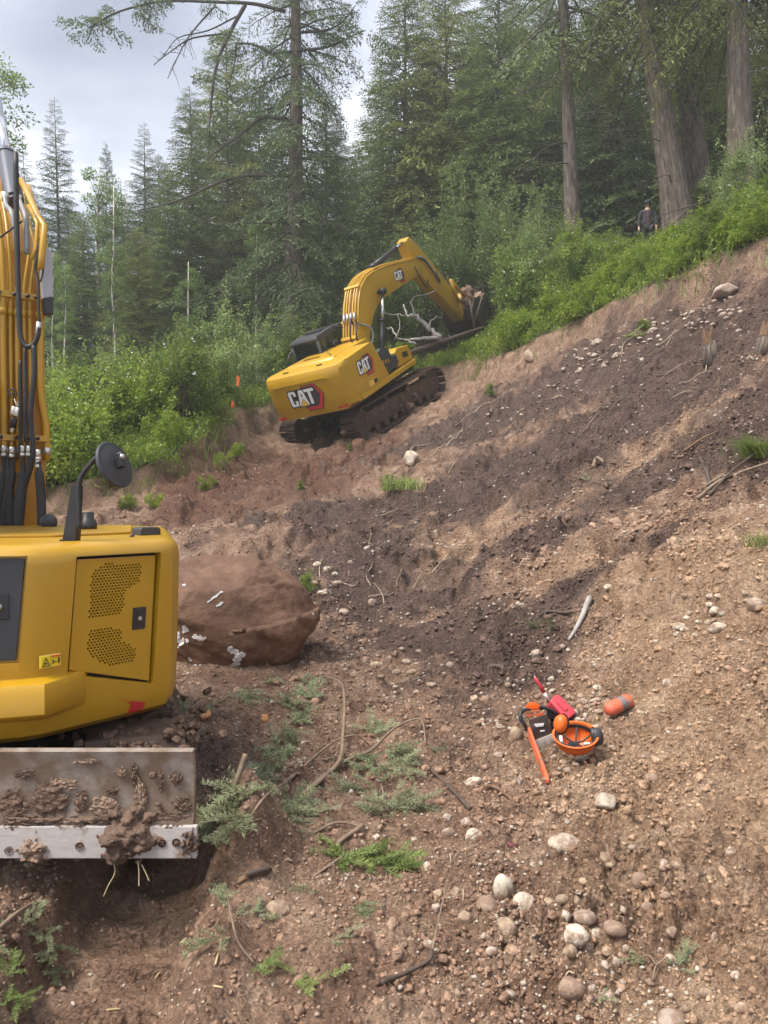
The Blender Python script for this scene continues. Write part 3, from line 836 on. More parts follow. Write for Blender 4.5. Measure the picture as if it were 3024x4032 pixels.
plant('fir_tree', LEAN, (p.x, p.y, hz(p.x, p.y) - .2), 1.0, 0, 'thick reddish fir trunk leaning left beside the walking person', 'tree', tilt=(0, R(-9)))
p = at(2765, 950, 27.5)
plant('fir_tree', conifer(24, 19, 3.4, .44, 80, .48, gap=.022,  up0=-30, up1=10, dead=10, shape=.5, ragged=.4, fol=M_FIR, bark=M_BARK, el=.034, ntw=19, ewr=.27), (p.x, p.y, hz(p.x, p.y) - .2), 1.0, 0, 'thick grey fir trunk pressed against the reddish leaning trunk', 'tree', tilt=(0, R(-6)))
p = at(2925, 860, 23.5)
plant('fir_tree', conifer(25, 19, 4.6, .36, 135, .42, gap=.022,  up0=-32, up1=10, dead=10, shape=.5, ragged=.4, fol=M_FIRY, bark=M_BARKR, el=.034, ntw=19, ewr=.27), (p.x, p.y, hz(p.x, p.y) - .2), 1.0, 0, 'reddish fir trunk near the right border with yellow-green boughs', 'tree', tilt=(0, R(-1.5)))

# aspens
ASP = [leafy(31, 12, 1.5, 7000, .085, clumps=46, fol=M_ASPL, low=.35, trunk=.11), leafy(32, 12, 1.2, 5500, .085, clumps=36, fol=M_ASPL, low=.5, trunk=.09), leafy(33, 12, 1.3, 7500, .10, clumps=60, fol=M_ASPL, low=.1, trunk=.12)]
tree_at(445, 930, 31, 0, 'aspen with bright white trunk at left centre of the forest', name='aspen_tree', proto=ASP[1], wid=1.1)
tree_at(205, 960, 25, 0, 'thin pale aspen, left one of the twin stems beside the boom', name='aspen_tree', proto=ASP[0], wid=.8)
tree_at(252, 1010, 24.3, 0, 'thin pale aspen, right one of the twin stems beside the boom', name='aspen_tree', proto=ASP[1], wid=.8)
tree_at(385, 590, 40, 0, 'tall pale green aspen against the cloud left of the dark spire', name='aspen_tree', proto=ASP[2], wid=1.1)
tree_at(445, 690, 39, 0, 'pale green aspen in front of the dark spire', name='aspen_tree', proto=ASP[2], wid=1.0)
tree_at(-75, 150, 27, 0, 'leafy aspen reaching into view at the left border above the boom', name='aspen_tree', proto=ASP[0], wid=1.2)
tree_at(1010, 850, 32, 0, 'pale aspen half hidden left of the big fir trunk', name='aspen_tree', proto=ASP[0], wid=1.1)
tree_at(740, 1000, 31, 0, 'aspen sapling behind the young fir at left', name='aspen_tree', proto=ASP[2], wid=1.2)

# shrubs
SHR = [leafy(41, 1.6, 1.0, 4200, .078, fol=M_SHRUB), leafy(42, 2.2, 1.1, 5200, .062, fol=M_SHRUBP, flowers=26), leafy(43, 1.0, .95, 3600, .075, fol=M_SHRUBB), leafy(44, 1.9, 1.1, 4800, .075, fol=M_SHRUB, flowers=20), leafy(45, 1.3, 1.0, 3800, .078, fol=M_SHRUBB, flowers=8), leafy(46, 3.4, 1.7, 8000, .075, stems=14, clumps=50, fol=M_SHRUBP, flowers=16)]
def shrub(x, y, k, s, label, group, sxy=None):
    return plant('shrub', SHR[k], (x, y, hz(x, y) - .08), s, rnd.uniform(0, 6.28), label, 'shrub', group, sxy=sxy)
GL, GR_ = 'leafy shrubs on the bank left of the far excavator', 'leafy shrubs on the bank right of the far excavator'
LLB = {0: 'mid-green leafy shrub in the thicket left of the far excavator', 3: 'mid-green shrub flecked with white blossom in the thicket left of the far excavator', 1: 'pale green shrub with white blossom in the thicket left of the far excavator', 2: 'low bright green shrub at the left lip of the cut', 4: 'low bright green shrub with few blossoms at the left lip of the cut'}
n = 0
for i in range(84):
    x = rnd.uniform(-13.5, -3.2); e_ = rnd.uniform(.5, 11)
    # march back from the lip
    y = 14.4 + e_ + max(0, (x + 8) * .95)
    if float(edge_sd(np.array([x]), np.array([y]))[0]) < .4: continue
    k = rnd.choice([2, 4]) if e_ < 2.6 else rnd.choice([0, 3, 1, 0, 4])
    u_ = 1512 + FPX * x / y
    shrub(x, y, k, rnd.uniform(.8, 1.35), LLB[k].replace('in the thicket left of the far excavator', 'in the left thicket').replace('at the left lip of the cut', 'at the left lip') + (', beside the near boom' if u_ < 350 else ', above the round mirror' if u_ < 680 else ', towards the far excavator'), GL)
RLB = {0: 'mid-green leafy shrub on the bank right of the boom', 3: 'mid-green shrub flecked with white blossom right of the boom', 1: 'pale shrub with white blossom in the thicket right of the boom', 2: 'low bright green shrub along the right lip of the cut', 4: 'low bright green shrub with few blossoms along the right lip of the cut'}
for i in range(120):
    t = rnd.uniform(0, 1); a = EDGE[8:16]; f = t * (len(a) - 1); j = min(int(f), len(a) - 2); q = a[j] + (a[j + 1] - a[j]) * (f - j)
    e_ = rnd.uniform(.35, 9) if i > 45 else rnd.uniform(.25, 1.1)
    nv = np.array([-(a[j + 1] - a[j])[1], (a[j + 1] - a[j])[0]]); nv = nv / np.linalg.norm(nv)
    x, y = q + nv * e_
    uu = 1512 + FPX * x / y
    if e_ > 2.5 and 2400 < uu: 
        if rnd.random() < .75: continue
    if 1690 < uu < 1980 and e_ < 6: k = 2; sc = .55
    k = rnd.choice([2, 4, 2, 0]) if e_ < 1.4 else rnd.choice([0, 3, 1, 4, 1])
    sc = rnd.uniform(.5, .95) if e_ < 1.2 else rnd.uniform(.7, 1.35)
    if uu > 2300: sc *= .8
    if 2440 < uu < 2660 and e_ > 1.0: continue
    if 1640 < uu < 1990 and y < 31: k, sc = 2, .5
    shrub(x, y, k, sc, RLB[k].replace(' in the thicket right of the boom', '').replace(' on the bank right of the boom', '').replace(' right of the boom', '').replace('along the right lip of the cut', 'at the cut') + (' near the raised bucket' if uu < 1990 else ' left of the slender trunk' if uu < 2260 else ' between slender and leaning trunks' if uu < 2640 else ' towards the right border'), GR_)
for (u, d, s, lb) in [(1800, 33.2, 1.7, 'tall pale green willow-like shrub above the stick of the far excavator'), (1690, 32.6, 1.35, 'tall pale shrub behind the elbow of the far excavator boom'), (1900, 34, 1.75, 'tallest pale shrub just above the loaded bucket'), (1985, 32.8, 1.45, 'tall pale shrub right of the loaded bucket'), (2120, 31, 1.1, 'pale shrub left of the slender fir trunk'), (1540, 34, 1.4, 'tall pale shrub seen under the far excavator boom'), (950, 29, .8, 'pale shrub left of the big fir trunk base'), (640, 28, .85, 'tall pale blossom shrub left of the young fir')]:
    x = (u - 1512) / FPX * d
    shrub(x, d, 5, s, lb, None)

for i in range(34):
    u_ = rnd.uniform(2300, 3000); d_ = rnd.uniform(20.5, 26.0); x_ = (u_ - 1512) / FPX * d_
    if float(edge_sd(np.array([x_]), np.array([d_]))[0]) < .5: continue
    k_ = rnd.choice([2, 4, 4, 2])
    if 2440 < u_ < 2660 and d_ > 24.6: continue
    shrub(x_, d_, k_, rnd.uniform(.5, .85), RLB[k_].replace('along the right lip of the cut', 'on the bank below the big trunks'), GR_)
# ground cover: herbs and grass nobody could count
def cover():
    rg = np.random.default_rng(77)
    n = 78000
    t = rg.uniform(0, 1, n); seg = rg.uniform(3, 15.0, n); j = seg.astype(int); q = EDGE[j] + (EDGE[np.minimum(j + 1, len(EDGE) - 1)] - EDGE[j]) * (seg - j)[:, None]
    dv = EDGE[np.minimum(j + 1, len(EDGE) - 1)] - EDGE[j]; nv = np.stack([-dv[:, 1], dv[:, 0]], 1); nv /= np.linalg.norm(nv, axis=1, keepdims=True)
    e_ = rg.uniform(0, 1, n) ** 1.5 * 11 - .05
    xy = q + nv * e_[:, None] + rg.normal(size=(n, 2)) * .35
    keep = edge_sd(xy[:, 0], xy[:, 1]) > -.1 + .3 * perlin(xy[:, 0], xy[:, 1], 40); xy = xy[keep]; n = len(xy)
    z = H(xy[:, 0], xy[:, 1]); hh = (.25 + .55 * np.clip(fbm(xy[:, 0] * .9, xy[:, 1] * .9, 3, 130) + .3, 0, 1))
    P = np.c_[xy, z + rg.uniform(0, 1, n) ** .8 * hh]
    D = rg.normal(size=(n, 3)) * .8 + np.array([0, 0, .25]); Nn = rg.normal(size=(n, 3)) * .5 + np.array([0, 0, 1])
    V, F = quads(P, D, Nn, rg.uniform(.06, .13, n), rg.uniform(.035, .07, n))
    tag(link('herb_cover', npmesh('herb_cover', V, F, None, M_SHRUBB)), 'bright green herbs and seedlings covering the bank above the cut', 'ground cover', kind='stuff')
    m = 26000; i = rg.integers(0, n, m); xy2 = xy[i] + rg.normal(size=(m, 2)) * .3; z2 = H(xy2[:, 0], xy2[:, 1])
    Hh = rg.uniform(.25, .6, m); D = np.c_[rg.normal(size=(m, 2)) * .35, np.ones(m)]
    V, F = quads(np.c_[xy2, z2 - .03], D, rg.normal(size=(m, 3)), Hh, .022)
    tag(link('tall_grass', npmesh('tall_grass', V, F, None, leafmat('grass_blades', (.10, .17, .03), (.22, .30, .07), .4))), 'tall green grass between the shrubs on the bank', 'grass', kind='stuff')
cover()
# ------------------------------------------------------------------ machine materials
def paint(name, col, dirt=(.16, .10, .065), amt=(.60, .74), rough=.38, coat=.25):
    """enamel with dusty, scuffed patches"""
    m = bpy.data.materials.new(name); m.use_nodes = True
    t = m.node_tree; b = t.nodes['Principled BSDF']
    co = N(t, 'ShaderNodeTexCoord')
    n1 = N(t, 'ShaderNodeTexNoise'); n1.inputs['Scale'].default_value = 2.3; n1.inputs['Detail'].default_value = 9; n1.inputs['Roughness'].default_value = .72
    LK(t, co.outputs['Object'], n1.inputs['Vector'])
    rp = N(t, 'ShaderNodeMapRange'); rp.inputs[1].default_value = amt[0]; rp.inputs[2].default_value = amt[1]; rp.inputs[4].default_value = .75
    n4 = N(t, 'ShaderNodeTexNoise'); n4.inputs['Scale'].default_value = 38; n4.inputs['Detail'].default_value = 4; LK(t, co.outputs['Object'], n4.inputs['Vector'])
    m4 = N(t, 'ShaderNodeMapRange'); m4.inputs[1].default_value = .66; m4.inputs[2].default_value = .72; m4.inputs[4].default_value = .22; LK(t, n4.outputs[0], m4.inputs[0])
    ad = N(t, 'ShaderNodeMath', operation='ADD'); LK(t, n1.outputs[0], ad.inputs[0]); LK(t, m4.outputs[0], ad.inputs[1])
    LK(t, ad.outputs[0], rp.inputs[0])
    n2 = N(t, 'ShaderNodeTexNoise'); n2.inputs['Scale'].default_value = .9; n2.inputs['Detail'].default_value = 5
    LK(t, co.outputs['Object'], n2.inputs['Vector'])
    r2 = N(t, 'ShaderNodeValToRGB'); r2.color_ramp.elements[0].position = .3; r2.color_ramp.elements[1].position = .7
    r2.color_ramp.elements[0].color = (*[c * .88 for c in col], 1); r2.color_ramp.elements[1].color = (*[min(1, c * 1.07) for c in col], 1)
    LK(t, n2.outputs[0], r2.inputs[0])
    mx = N(t, 'ShaderNodeMix', data_type='RGBA'); LK(t, rp.outputs[0], mx.inputs[0]); LK(t, r2.outputs[0], mx.inputs[6]); mx.inputs[7].default_value = (*dirt, 1)
    LK(t, mx.outputs[2], b.inputs['Base Color'])
    rr = N(t, 'ShaderNodeMapRange'); rr.inputs[3].default_value = rough; rr.inputs[4].default_value = .8; LK(t, rp.outputs[0], rr.inputs[0]); LK(t, rr.outputs[0], b.inputs['Roughness'])
    b.inputs['Coat Weight'].default_value = coat; b.inputs['Coat Roughness'].default_value = .25
    n3 = N(t, 'ShaderNodeTexNoise'); n3.inputs['Scale'].default_value = 160; LK(t, co.outputs['Object'], n3.inputs['Vector'])
    bp = N(t, 'ShaderNodeBump'); bp.inputs['Strength'].default_value = .06; bp.inputs['Distance'].default_value = .002; LK(t, n3.outputs[0], bp.inputs['Height']); LK(t, bp.outputs[0], b.inputs['Normal'])
    return m
M_YEL = paint('yellow_enamel', (.48, .272, .010), dirt=(.36, .215, .05), amt=(.58, .78))
M_YEL2 = paint('yellow_enamel_near', (.43, .240, .009), dirt=(.36, .215, .06), amt=(.56, .80), rough=.36)
M_BLK = mat('black_paint', (.018, .018, .020), .45, var=.3)
M_GRYP = mat('dark_grey_plastic', (.035, .036, .040), .55, var=.2, bump=.15, bscale=120, bdist=.002)
M_RUB = mat('black_rubber', (.022, .022, .024), .6, var=.3)
M_STEEL = mat('chrome_rod', (.62, .62, .64), .18, 1.0)
M_ZINC = mat('zinc_fitting', (.55, .55, .53), .38, .9, var=.2)
M_WHT = mat('white_print', (.80, .80, .80), .5)
M_RED = mat('red_print', (.52, .035, .035), .45)
M_DGR = mat('charcoal_print', (.045, .045, .05), .5, var=.3, vscale=60)
M_GOLD = mat('yellow_print', (.72, .46, .08), .45)
M_GLASS = mat('dark_cab_glass', (.030, .036, .036), .06, 0, spec=.8)
M_TRK = mat('muddy_track_steel', (.105, .062, .040), .7, .15, vscale=5, col2=(.055, .036, .028), bump=.6, bscale=30, bdist=.01)
M_MUD = mat('caked_mud', (.085, .052, .036), .75, vscale=9, col2=(.17, .105, .072), bump=.9, bscale=38, bdist=.03)
M_MUDL = mat('pale_mud', (.20, .13, .09), .8, vscale=9, col2=(.32, .22, .155), bump=.9, bscale=38, bdist=.03)
M_DARK = mat('dark_underframe', (.020, .017, .015), .8, var=.4)

def lumps(mb, c, dims, n, seed, r=(.06, .14)):
    """a heap of irregular clods"""
    rg = random.Random(seed)
    for i in range(n):
        p = Vector((rg.gauss(0, .33) * dims[0], rg.gauss(0, .33) * dims[1], rg.gauss(0, .33) * dims[2])) + Vector(c)
        bm = bmesh.new(); bmesh.ops.create_icosphere(bm, subdivisions=2 if r[1] > .1 else 1, radius=rg.uniform(*r))
        sx_, sy_, sz_ = rg.uniform(.7, 1.3), rg.uniform(.7, 1.3), rg.uniform(.6, 1.1)
        for v in bm.verts:
            k = rg.uniform(.72, 1.22)
            v.co = Vector((v.co.x * sx_ * k, v.co.y * sy_ * k, v.co.z * sz_ * k))
        mb.addbm(bm, Matrix.Translation(p) @ Euler((rg.uniform(0, 6), rg.uniform(0, 6), rg.uniform(0, 6))).to_matrix().to_4x4(), False)
    return mb

def flat(name, polys, material, M, parent, lift=0.0):
    """thin printed shape: 2-D polygons placed by matrix M (x right, y up, z out)"""
    mb = MB()
    for pl in polys:
        mb.prism(pl, lift, lift + .004, 'z', M=M)
    return mb.build(name, material, parent)

def cat_emblem(parent, M):
    """CAT in white with gold triangle on a charcoal and red hexagon; unit = letter height"""
    e0 = flat('emblem', [[(1.1, 1.24), (2.17, 1.24), (2.66, .5), (2.22, -.44), (1.22, -.44), (.95, -.12)]], M_BLK, M, parent, .001)
    flat('red_hexagon', [[(1.15, 1.20), (2.15, 1.20), (2.61, .5), (2.19, -.40), (1.24, -.40), (1.0, -.12)]], M_RED, M, e0, .003)
    flat('charcoal_hexagon', [[(1.1, 1.14), (2.06, 1.14), (2.38, .5), (2.02, -.18), (1.0, -.18)]], M_DGR, M, e0, .005)
    flat('black_outline', [[(-.07, .05), (.04, -.08), (.60, -.08), (.66, -.10), (1.36, -.10), (1.46, -.07), (1.80, -.07), (1.80, .74), (2.06, .74), (2.06, 1.08), (.04, 1.08), (-.07, .96)]], M_BLK, M, e0, .007)
    flat('letter', [[(.08, 0), (0, .1), (0, .9), (.08, 1), (.5, 1), (.58, .9), (.58, .66), (.38, .66), (.38, .82), (.34, .85), (.26, .85), (.22, .82), (.22, .18), (.26, .15), (.34, .15), (.38, .18), (.38, .36), (.58, .36), (.58, .1), (.5, 0)]], M_WHT, M, e0, .009)
    flat('letter', [[(.62, 0), (.84, 1), (1.16, 1), (1.38, 0), (1.30, 0), (1.0, .46), (.70, 0)]], M_WHT, M, e0, .009)
    flat('letter', [[(1.26, 1), (1.99, 1), (1.99, .81), (1.73, .81), (1.73, 0), (1.50, 0), (1.50, .81), (1.26, .81)]], M_WHT, M, e0, .009)
    flat('letter_counter', [[(1.0, .84), (.94, .56), (1.06, .56)]], M_BLK, M, e0, .012)
    flat('gold_triangle', [[(.70, -.05), (1.0, .42), (1.30, -.05)]], M_GOLD, M, e0, .012)
    return e0
def frame(o, xr, yu, s):
    """matrix from origin, right vector, up vector, scale"""
    xr = Vector(xr).normalized(); yu = Vector(yu).normalized(); z = xr.cross(yu).normalized(); yu = z.cross(xr)
    m = Matrix((xr, yu, z)).transposed().to_4x4()
    return Matrix.Translation(Vector(o)) @ m @ Matrix.Diagonal((s, s, 1, 1))

# ------------------------------------------------------------------ far excavator
def far_excavator():
    root = empty('excavator', (-.457, 24.16, 4.06))
    root.rotation_euler = (R(-2.53), R(-24.38), R(51.67))
    tag(root, 'large yellow excavator climbing the slope with its bucket raised to the trees', 'excavator')
    SL = Matrix.Rotation(R(8.36), 4, 'Z')
    def up(mb, name, m, parent=root, sharp=None):
        o = mb.build(name, m, parent, sharp)
        if parent is root: o.matrix_local = SL
        return o
    # --- undercarriage: two tracks, each with its own shoes
    HX, HZ, r0 = 1.92, .50, .46
    def loop(n):
        """points and directions round the track"""
        L = 2 * HX; per = 2 * L + 2 * math.pi * r0; o = []
        for i in range(n):
            s = per * i / n
            if s < L: p = (-HX + s, HZ + r0); a = 0
            elif s < L + math.pi * r0:
                t = (s - L) / r0; p = (HX + r0 * math.sin(t), HZ + r0 * math.cos(t)); a = -t
            elif s < 2 * L + math.pi * r0: p = (HX - (s - L - math.pi * r0), HZ - r0); a = math.pi
            else:
                t = (s - 2 * L - math.pi * r0) / r0; p = (-HX - r0 * math.sin(t), HZ - r0 * math.cos(t)); a = math.pi - t
            o.append((p, a))
        return o
    sh = MB().box((0, 0, 0), (.185, .66, .035), bev=.006)
    sh.box((.075, 0, .035), (.022, .66, .045)); sh.box((-.03, 0, .025), (.018, .66, .028))
    shoe_me = sh.mesh('track_shoe', M_TRK)
    for sy in (-1, 1):
        y0 = sy * 1.27
        fr = MB()
        fr.box((0, y0, HZ), (2 * HX - .2, .34, .50), bev=.05)
        for x in (-HX, HX): fr.cyl((x, y0 - .13, HZ), (x, y0 + .13, HZ), .40, 24)
        for k in range(7): fr.cyl((-1.4 + k * .47, y0 - .2, .20), (-1.4 + k * .47, y0 + .2, .20), .12, 12)
        for k in range(2): fr.cyl((-.6 + k * 1.2, y0 - .15, .80), (-.6 + k * 1.2, y0 + .15, .80), .09, 12)
        tr = fr.build('track', M_TRK, root, 40)
        for (p, a) in loop(48):
            s = link('track_shoe', shoe_me, tr)
            s.location = (p[0], y0, p[1]); s.rotation_euler = (0, -a, 0)
        md = MB()
        lumps(md, (0, y0 + sy * -.0, HZ - .08), (3.6, .36, .34), 70, 5 + sy, (.07, .15))
        tag(md.build('caked_mud', M_MUD, tr), kind='stuff')
    MB().box((0, 0, .72), (2.3, 2.0, .42), bev=.06).box((0, 0, .55), (1.2, 2.3, .25)).cyl((0, 0, .9), (0, 0, 1.14), .72, 28).build('car_body', M_DARK, root, 40)
    # --- upper body
    up(MB().box((-.6, -.05, 1.19), (4.0, 2.5, .16)), 'deck', M_DARK)
    # counterweight: side profile swept over plan stations
    prof = [(-2.60, 1.10), (-2.86, 1.16), (-2.93, 1.40), (-2.95, 1.62), (-3.00, 2.10), (-2.985, 2.30), (-2.93, 2.41), (-2.80, 2.455), (-1.55, 2.47), (-1.55, 1.10)]
    st = [(-1.42, .62), (-1.415, .30), (-1.36, .14), (-1.22, .05), (-.8, .012), (0, 0), (.8, .012), (1.06, .05), (1.18, .14), (1.25, .30), (1.26, .60)]
    V = []; F = []
    for y, dx in st:
        for (x, z) in prof:
            k = 1.0 if x < -2.4 else 0.0
            tz = z
            if abs(y + .08) > 1.2 and z < 1.2: tz = z + .10
            V.append((x + dx * k, y, tz))
    n = len(prof)
    for i in range(len(st) - 1):
        for j in range(n):
            F.append((i * n + j, i * n + (j + 1) % n, (i + 1) * n + (j + 1) % n, (i + 1) * n + j))
    F.append(tuple(range(n))); F.append(tuple((len(st) - 1) * n + j for j in range(n - 1, -1, -1)))
    cw = up(MB().add(V, F, True), 'counterweight', M_YEL, sharp=38)
    up(MB().prism([(-1.0, -.02), (1.0, -.02), (.92, .02), (-.95, .02)], -.01, .012, 'z', M=frame((-2.998, -.06, 2.16), (0, -1, 0), (0, 0, 1), 1.0)), 'crease', M_YEL, cw)
    cat_emblem(cw, frame((-2.958, .44, 1.53), (0, -1, 0), (-.085, 0, 1), .45))
    for pts in ([(0, 0), (.34, .0), (.30, .07), (.10, .07), (.06, .12), (0, .12)],):
        flat('reflector', [pts], M_RED, frame((-2.86, -.98, 1.24), (0.12, -1, 0), (0, 0, 1), 1.0), cw, .01)
        flat('reflector', [[(-a, b) for a, b in pts][::-1]], M_RED, frame((-2.86, .86, 1.20), (-.12, -1, 0), (0, 0, 1), 1.0), cw, .01)
    # engine hood with rails, slot and cap
    hd = up(MB().prism([(-2.0, 2.46), (-1.9, 2.53), (.15, 2.56), (.28, 2.45), (.28, 2.0), (-2.0, 2.0)], -.72, .98, 'y', bev=.03), 'engine_hood', M_YEL, sharp=35)
    up(MB().box((-1.45, .35, 2.548), (.10, .55, .012)), 'vent_slot', M_BLK, hd)
    for (x, y) in ((-2.55, -.6), (-2.62, .55)): up(MB().box((x, y, 2.475), (.09, .16, .02)), 'lifting_pocket', M_BLK, cw)
    up(MB().tube([(-.1, .35, 2.55), (-.05, .35, 2.68), (.12, .33, 2.70)], .055, 10), 'exhaust_pipe', M_BLK, hd)
    up(MB().tube(spline([(-1.75, -.55, 2.56), (-1.2, -.1, 2.57), (-.6, .3, 2.58), (-.2, .45, 2.60)]), .012, 5), 'cable', M_STEM, hd)
    # right side panel with slanted front edge
    sp = up(MB().prism([(-2.50, 1.33), (-2.46, 2.30), (-2.30, 2.47), (-.98, 2.56), (-.80, 2.46), (-.42, 1.45), (-.46, 1.33)], -1.43, -.70, 'y', bev=.035, seg=3), 'side_panel', M_YEL, sharp=35)
    cat_emblem(sp, frame((-2.00, -1.436, 1.86), (1, 0, 0.03), (0, 0, 1), .35))
    up(MB().prism([(-2.40, 1.62), (-.56, 1.76), (-.46, 1.47), (-2.44, 1.42)], -1.452, -1.42, 'y', bev=.012), 'lower_moulding', M_YEL, sp)
    flat('decal', [[(0, 0), (.52, 0), (.52, .17), (0, .17)]], M_GOLD, frame((-1.70, -1.455, 1.40), (1, 0, 0.02), (0, 0, 1), 1), sp, .002)
    flat('decal_black', [[(.30, .02), (.50, .02), (.50, .15), (.30, .15)]], M_BLK, frame((-1.70, -1.455, 1.40), (1, 0, 0.02), (0, 0, 1), 1), sp, .007)
    # sill beam, black guard box, tool box
    up(MB().prism([(-2.25, 1.20), (1.42, 1.27), (1.46, 1.42), (-2.25, 1.34)], -1.46, -1.25, 'y', bev=.015), 'sill_beam', M_YEL, sharp=35)
    bb = up(MB().prism([(-.62, 2.15), (-.30, 2.22), (.10, 2.12), (.16, 1.86), (.50, 1.84), (.56, 1.52), (-.36, 1.45)], -1.36, -.62, 'y', bev=.03), 'guard_box', M_GRYP, sharp=35)
    for k in range(3): up(MB().box((-.42 + k * .16, -1.365, 1.82 - k * .02), (.06, .012, .10)), 'yellow_latch', M_YEL, bb)
    tb = up(MB().prism([(.40, 1.44), (.40, 1.90), (.62, 1.99), (1.36, 1.90), (1.46, 1.62), (1.44, 1.44)], -1.36, -.60, 'y', bev=.035, seg=3), 'tool_box', M_YEL, sharp=35)
    pl = flat('number_plate', [[(0, 0), (.36, 0), (.36, .17), (0, .17)]], M_GRYP, frame((.82, -1.363, 1.62), (1, 0, -.1), (0, 0, 1), 1), tb, .002)
    # boom foot ears
    up(MB().prism([(.0, 1.2), (.95, 1.2), (.72, 2.25), (.35, 2.3)], -.42, -.34, 'y').prism([(.0, 1.2), (.95, 1.2), (.72, 2.25), (.35, 2.3)], .34, .42, 'y'), 'boom_ears', M_YEL)
    # --- cab: dark frame, glass, roof, seat with operator vest hidden inside
    cx0, cx1, cy0, cy1, z0, z1 = -.72, 1.15, .45, 1.45, 1.25, 3.05
    cab = up(MB().box((.2, .95, 1.52), (1.84, 1.0, .55), bev=.05), 'cab', M_GRYP, sharp=35)
    for (x, y) in ((cx0, cy0), (cx0, cy1), (cx1 - .15, cy0), (cx1 - .15, cy1), (.1, cy1)):
        top = (x + (.22 if x > 0 and x != .1 else 0), y * .94 + .05, z1)
        up(MB().tube([(x, y, 1.7), (x + (.12 if x > .5 else -.02), y, 2.3), top], .055, 8), 'pillar', M_GRYP, cab)
    up(MB().prism([(-.80, 2.98), (-.74, 3.08), (.2, 3.16), (1.18, 3.12), (1.24, 3.02), (-.76, 2.90)], cy0 - .03, cy1 + .0, 'y', bev=.035), 'roof', M_GRYP, cab, sharp=35)
    up(MB().box((.15, .93, 3.16), (.75, .62, .03), bev=.012), 'roof_hatch', M_BLK, cab)
    for (c, d) in (((cx0 - .02, .95, 2.38), (.015, .88, 1.1)), ((.1, cy1 - .02, 2.4), (1.6, .015, 1.2)), ((.1, cy0 + .02, 2.4), (1.6, .015, 1.2))):
        up(MB().box(c, d), 'pane', M_GLASS_CLEAR, cab)
    up(MB().prism([(-.35, 1.7), (.25, 1.7), (.25, 1.95), (-.15, 2.0), (-.28, 2.75), (-.42, 2.75)], .72, 1.2, 'y', bev=.05), 'seat', M_BLK, cab, sharp=35)
    up(MB().tube(spline([(cx0 - .05, cy1 + .02, 1.75), (cx0 - .35, cy1 + .06, 1.85), (cx0 - .38, cy1 + .06, 2.55), (cx0 + .02, cy1, 2.85)]), .028, 8), 'hand_rail', M_BLK, cab)
    # --- boom
    bp = [(.28, 2.10), (.24, 2.38), (.62, 3.02), (1.02, 3.58), (1.38, 3.95), (1.9, 4.19), (2.47, 4.29), (3.4, 4.33), (5.9, 4.20), (6.16, 4.06), (6.18, 3.86), (5.98, 3.62), (4.6, 3.56), (2.9, 3.40), (2.2, 3.26), (1.8, 3.06), (1.25, 2.62), (.80, 2.12), (.5, 1.96)]
    boom = up(MB().prism(bp, -.27, .27, 'y', bev=.02), 'boom', M_YEL, sharp=35)
    for y in (-.285, .285):
        up(MB().tube([(x, y, z) for x, z in bp[:1] + bp[1:10]], .022, 6), 'flange', M_YEL, boom)
    cat_emblem(boom, frame((3.85, -.272, 3.75), (1, 0, -.03), (0.02, 0, 1), .29))
    up(MB().cyl((2.42, -.31, 3.62), (2.42, .31, 3.62), .07, 14), 'boom_pin', M_BLK, boom)
    off = [(-.21, .05), (-.12, .055), (0.02, .055), (.12, .05), (.21, .05)]
    for k, (y, h) in enumerate(off):
        pts = []
        for (x, z) in bp[1:9]:
            # outward from the back of the boom
            dx, dz = (-.82, .57) if x < 1.2 else ((-.45, .89) if x < 2 else (0, 1))
            pts.append((x + dx * h, y, z + dz * h))
        up(MB().tube(spline(pts[:7] if k % 2 else pts, 4), .030, 7), 'hydraulic_pipe', M_YEL, boom)
    for (x, z, dx, dz) in ((.66, 3.10, -.82, .57), (1.40, 4.0, -.6, .8), (.34, 2.62, -.82, .57)):
        up(MB().box((0, 0, 0), (.10, .56, .05), M=Matrix.Translation((x + dx * .06, 0, z + dz * .06)) @ Matrix.Rotation(math.atan2(dx, dz), 4, 'Y')), 'pipe_clamp', M_YEL, boom)
    for y in (-.23, -.1, .03, .16): up(MB().cyl((.60 - .05, y, 3.14), (.74 - .05, y, 3.34), .042, 8), 'pipe_fitting', M_ZINC, boom)
    for y, w in ((-.34, .1), (.34, .2), (-.2, .25)):
        up(MB().tube(spline([(.55, y * .7, 3.0), (.25, y * 1.5, 2.95 + w), (-.1, y * 1.6, 2.75), (.12, y * 1.2, 2.4)], 5), .026, 7), 'hose', M_RUB, boom)
    up(MB().tube(spline([(.75, -.30, 2.95), (1.02, -.42, 2.75), (1.05, -.42, 2.45), (.8, -.35, 2.2)], 6), .034, 8), 'grey_hose', mat('grey_hose', (.25, .26, .27), .5), boom)
    # --- boom cylinders
    for y in (-.46, .46):
        a = Vector((1.10, y, 1.72)); b = Vector((2.42, y, 3.62)); d = (b - a)
        bc = up(MB().cyl(a, a + d * .56, .095, 16).cyl(a + d * .53, a + d * .57, .11, 16).cyl(a - Vector((0, .1, 0)), a + Vector((0, .1, 0)), .11, 12), 'boom_cylinder', M_BLK)
        up(MB().cyl(a + d * .56, a + d * .97, .055, 14), 'rod', M_STEEL, bc)
        up(MB().cyl(b - Vector((0, .09, 0)), b + Vector((0, .09, 0)), .11, 14), 'rod_eye', M_BLK, bc)
    # --- stick, its cylinder and linkage
    spf = [(5.58, 4.88), (5.86, 4.99), (6.35, 4.66), (7.0, 4.05), (8.88, 2.10), (8.95, 1.75), (8.62, 1.32), (7.3, 2.48), (6.15, 3.42), (5.80, 3.80), (5.72, 4.35)]
    stick = up(MB().prism(spf, -.21, .21, 'y', bev=.018), 'stick', M_YEL, sharp=35)
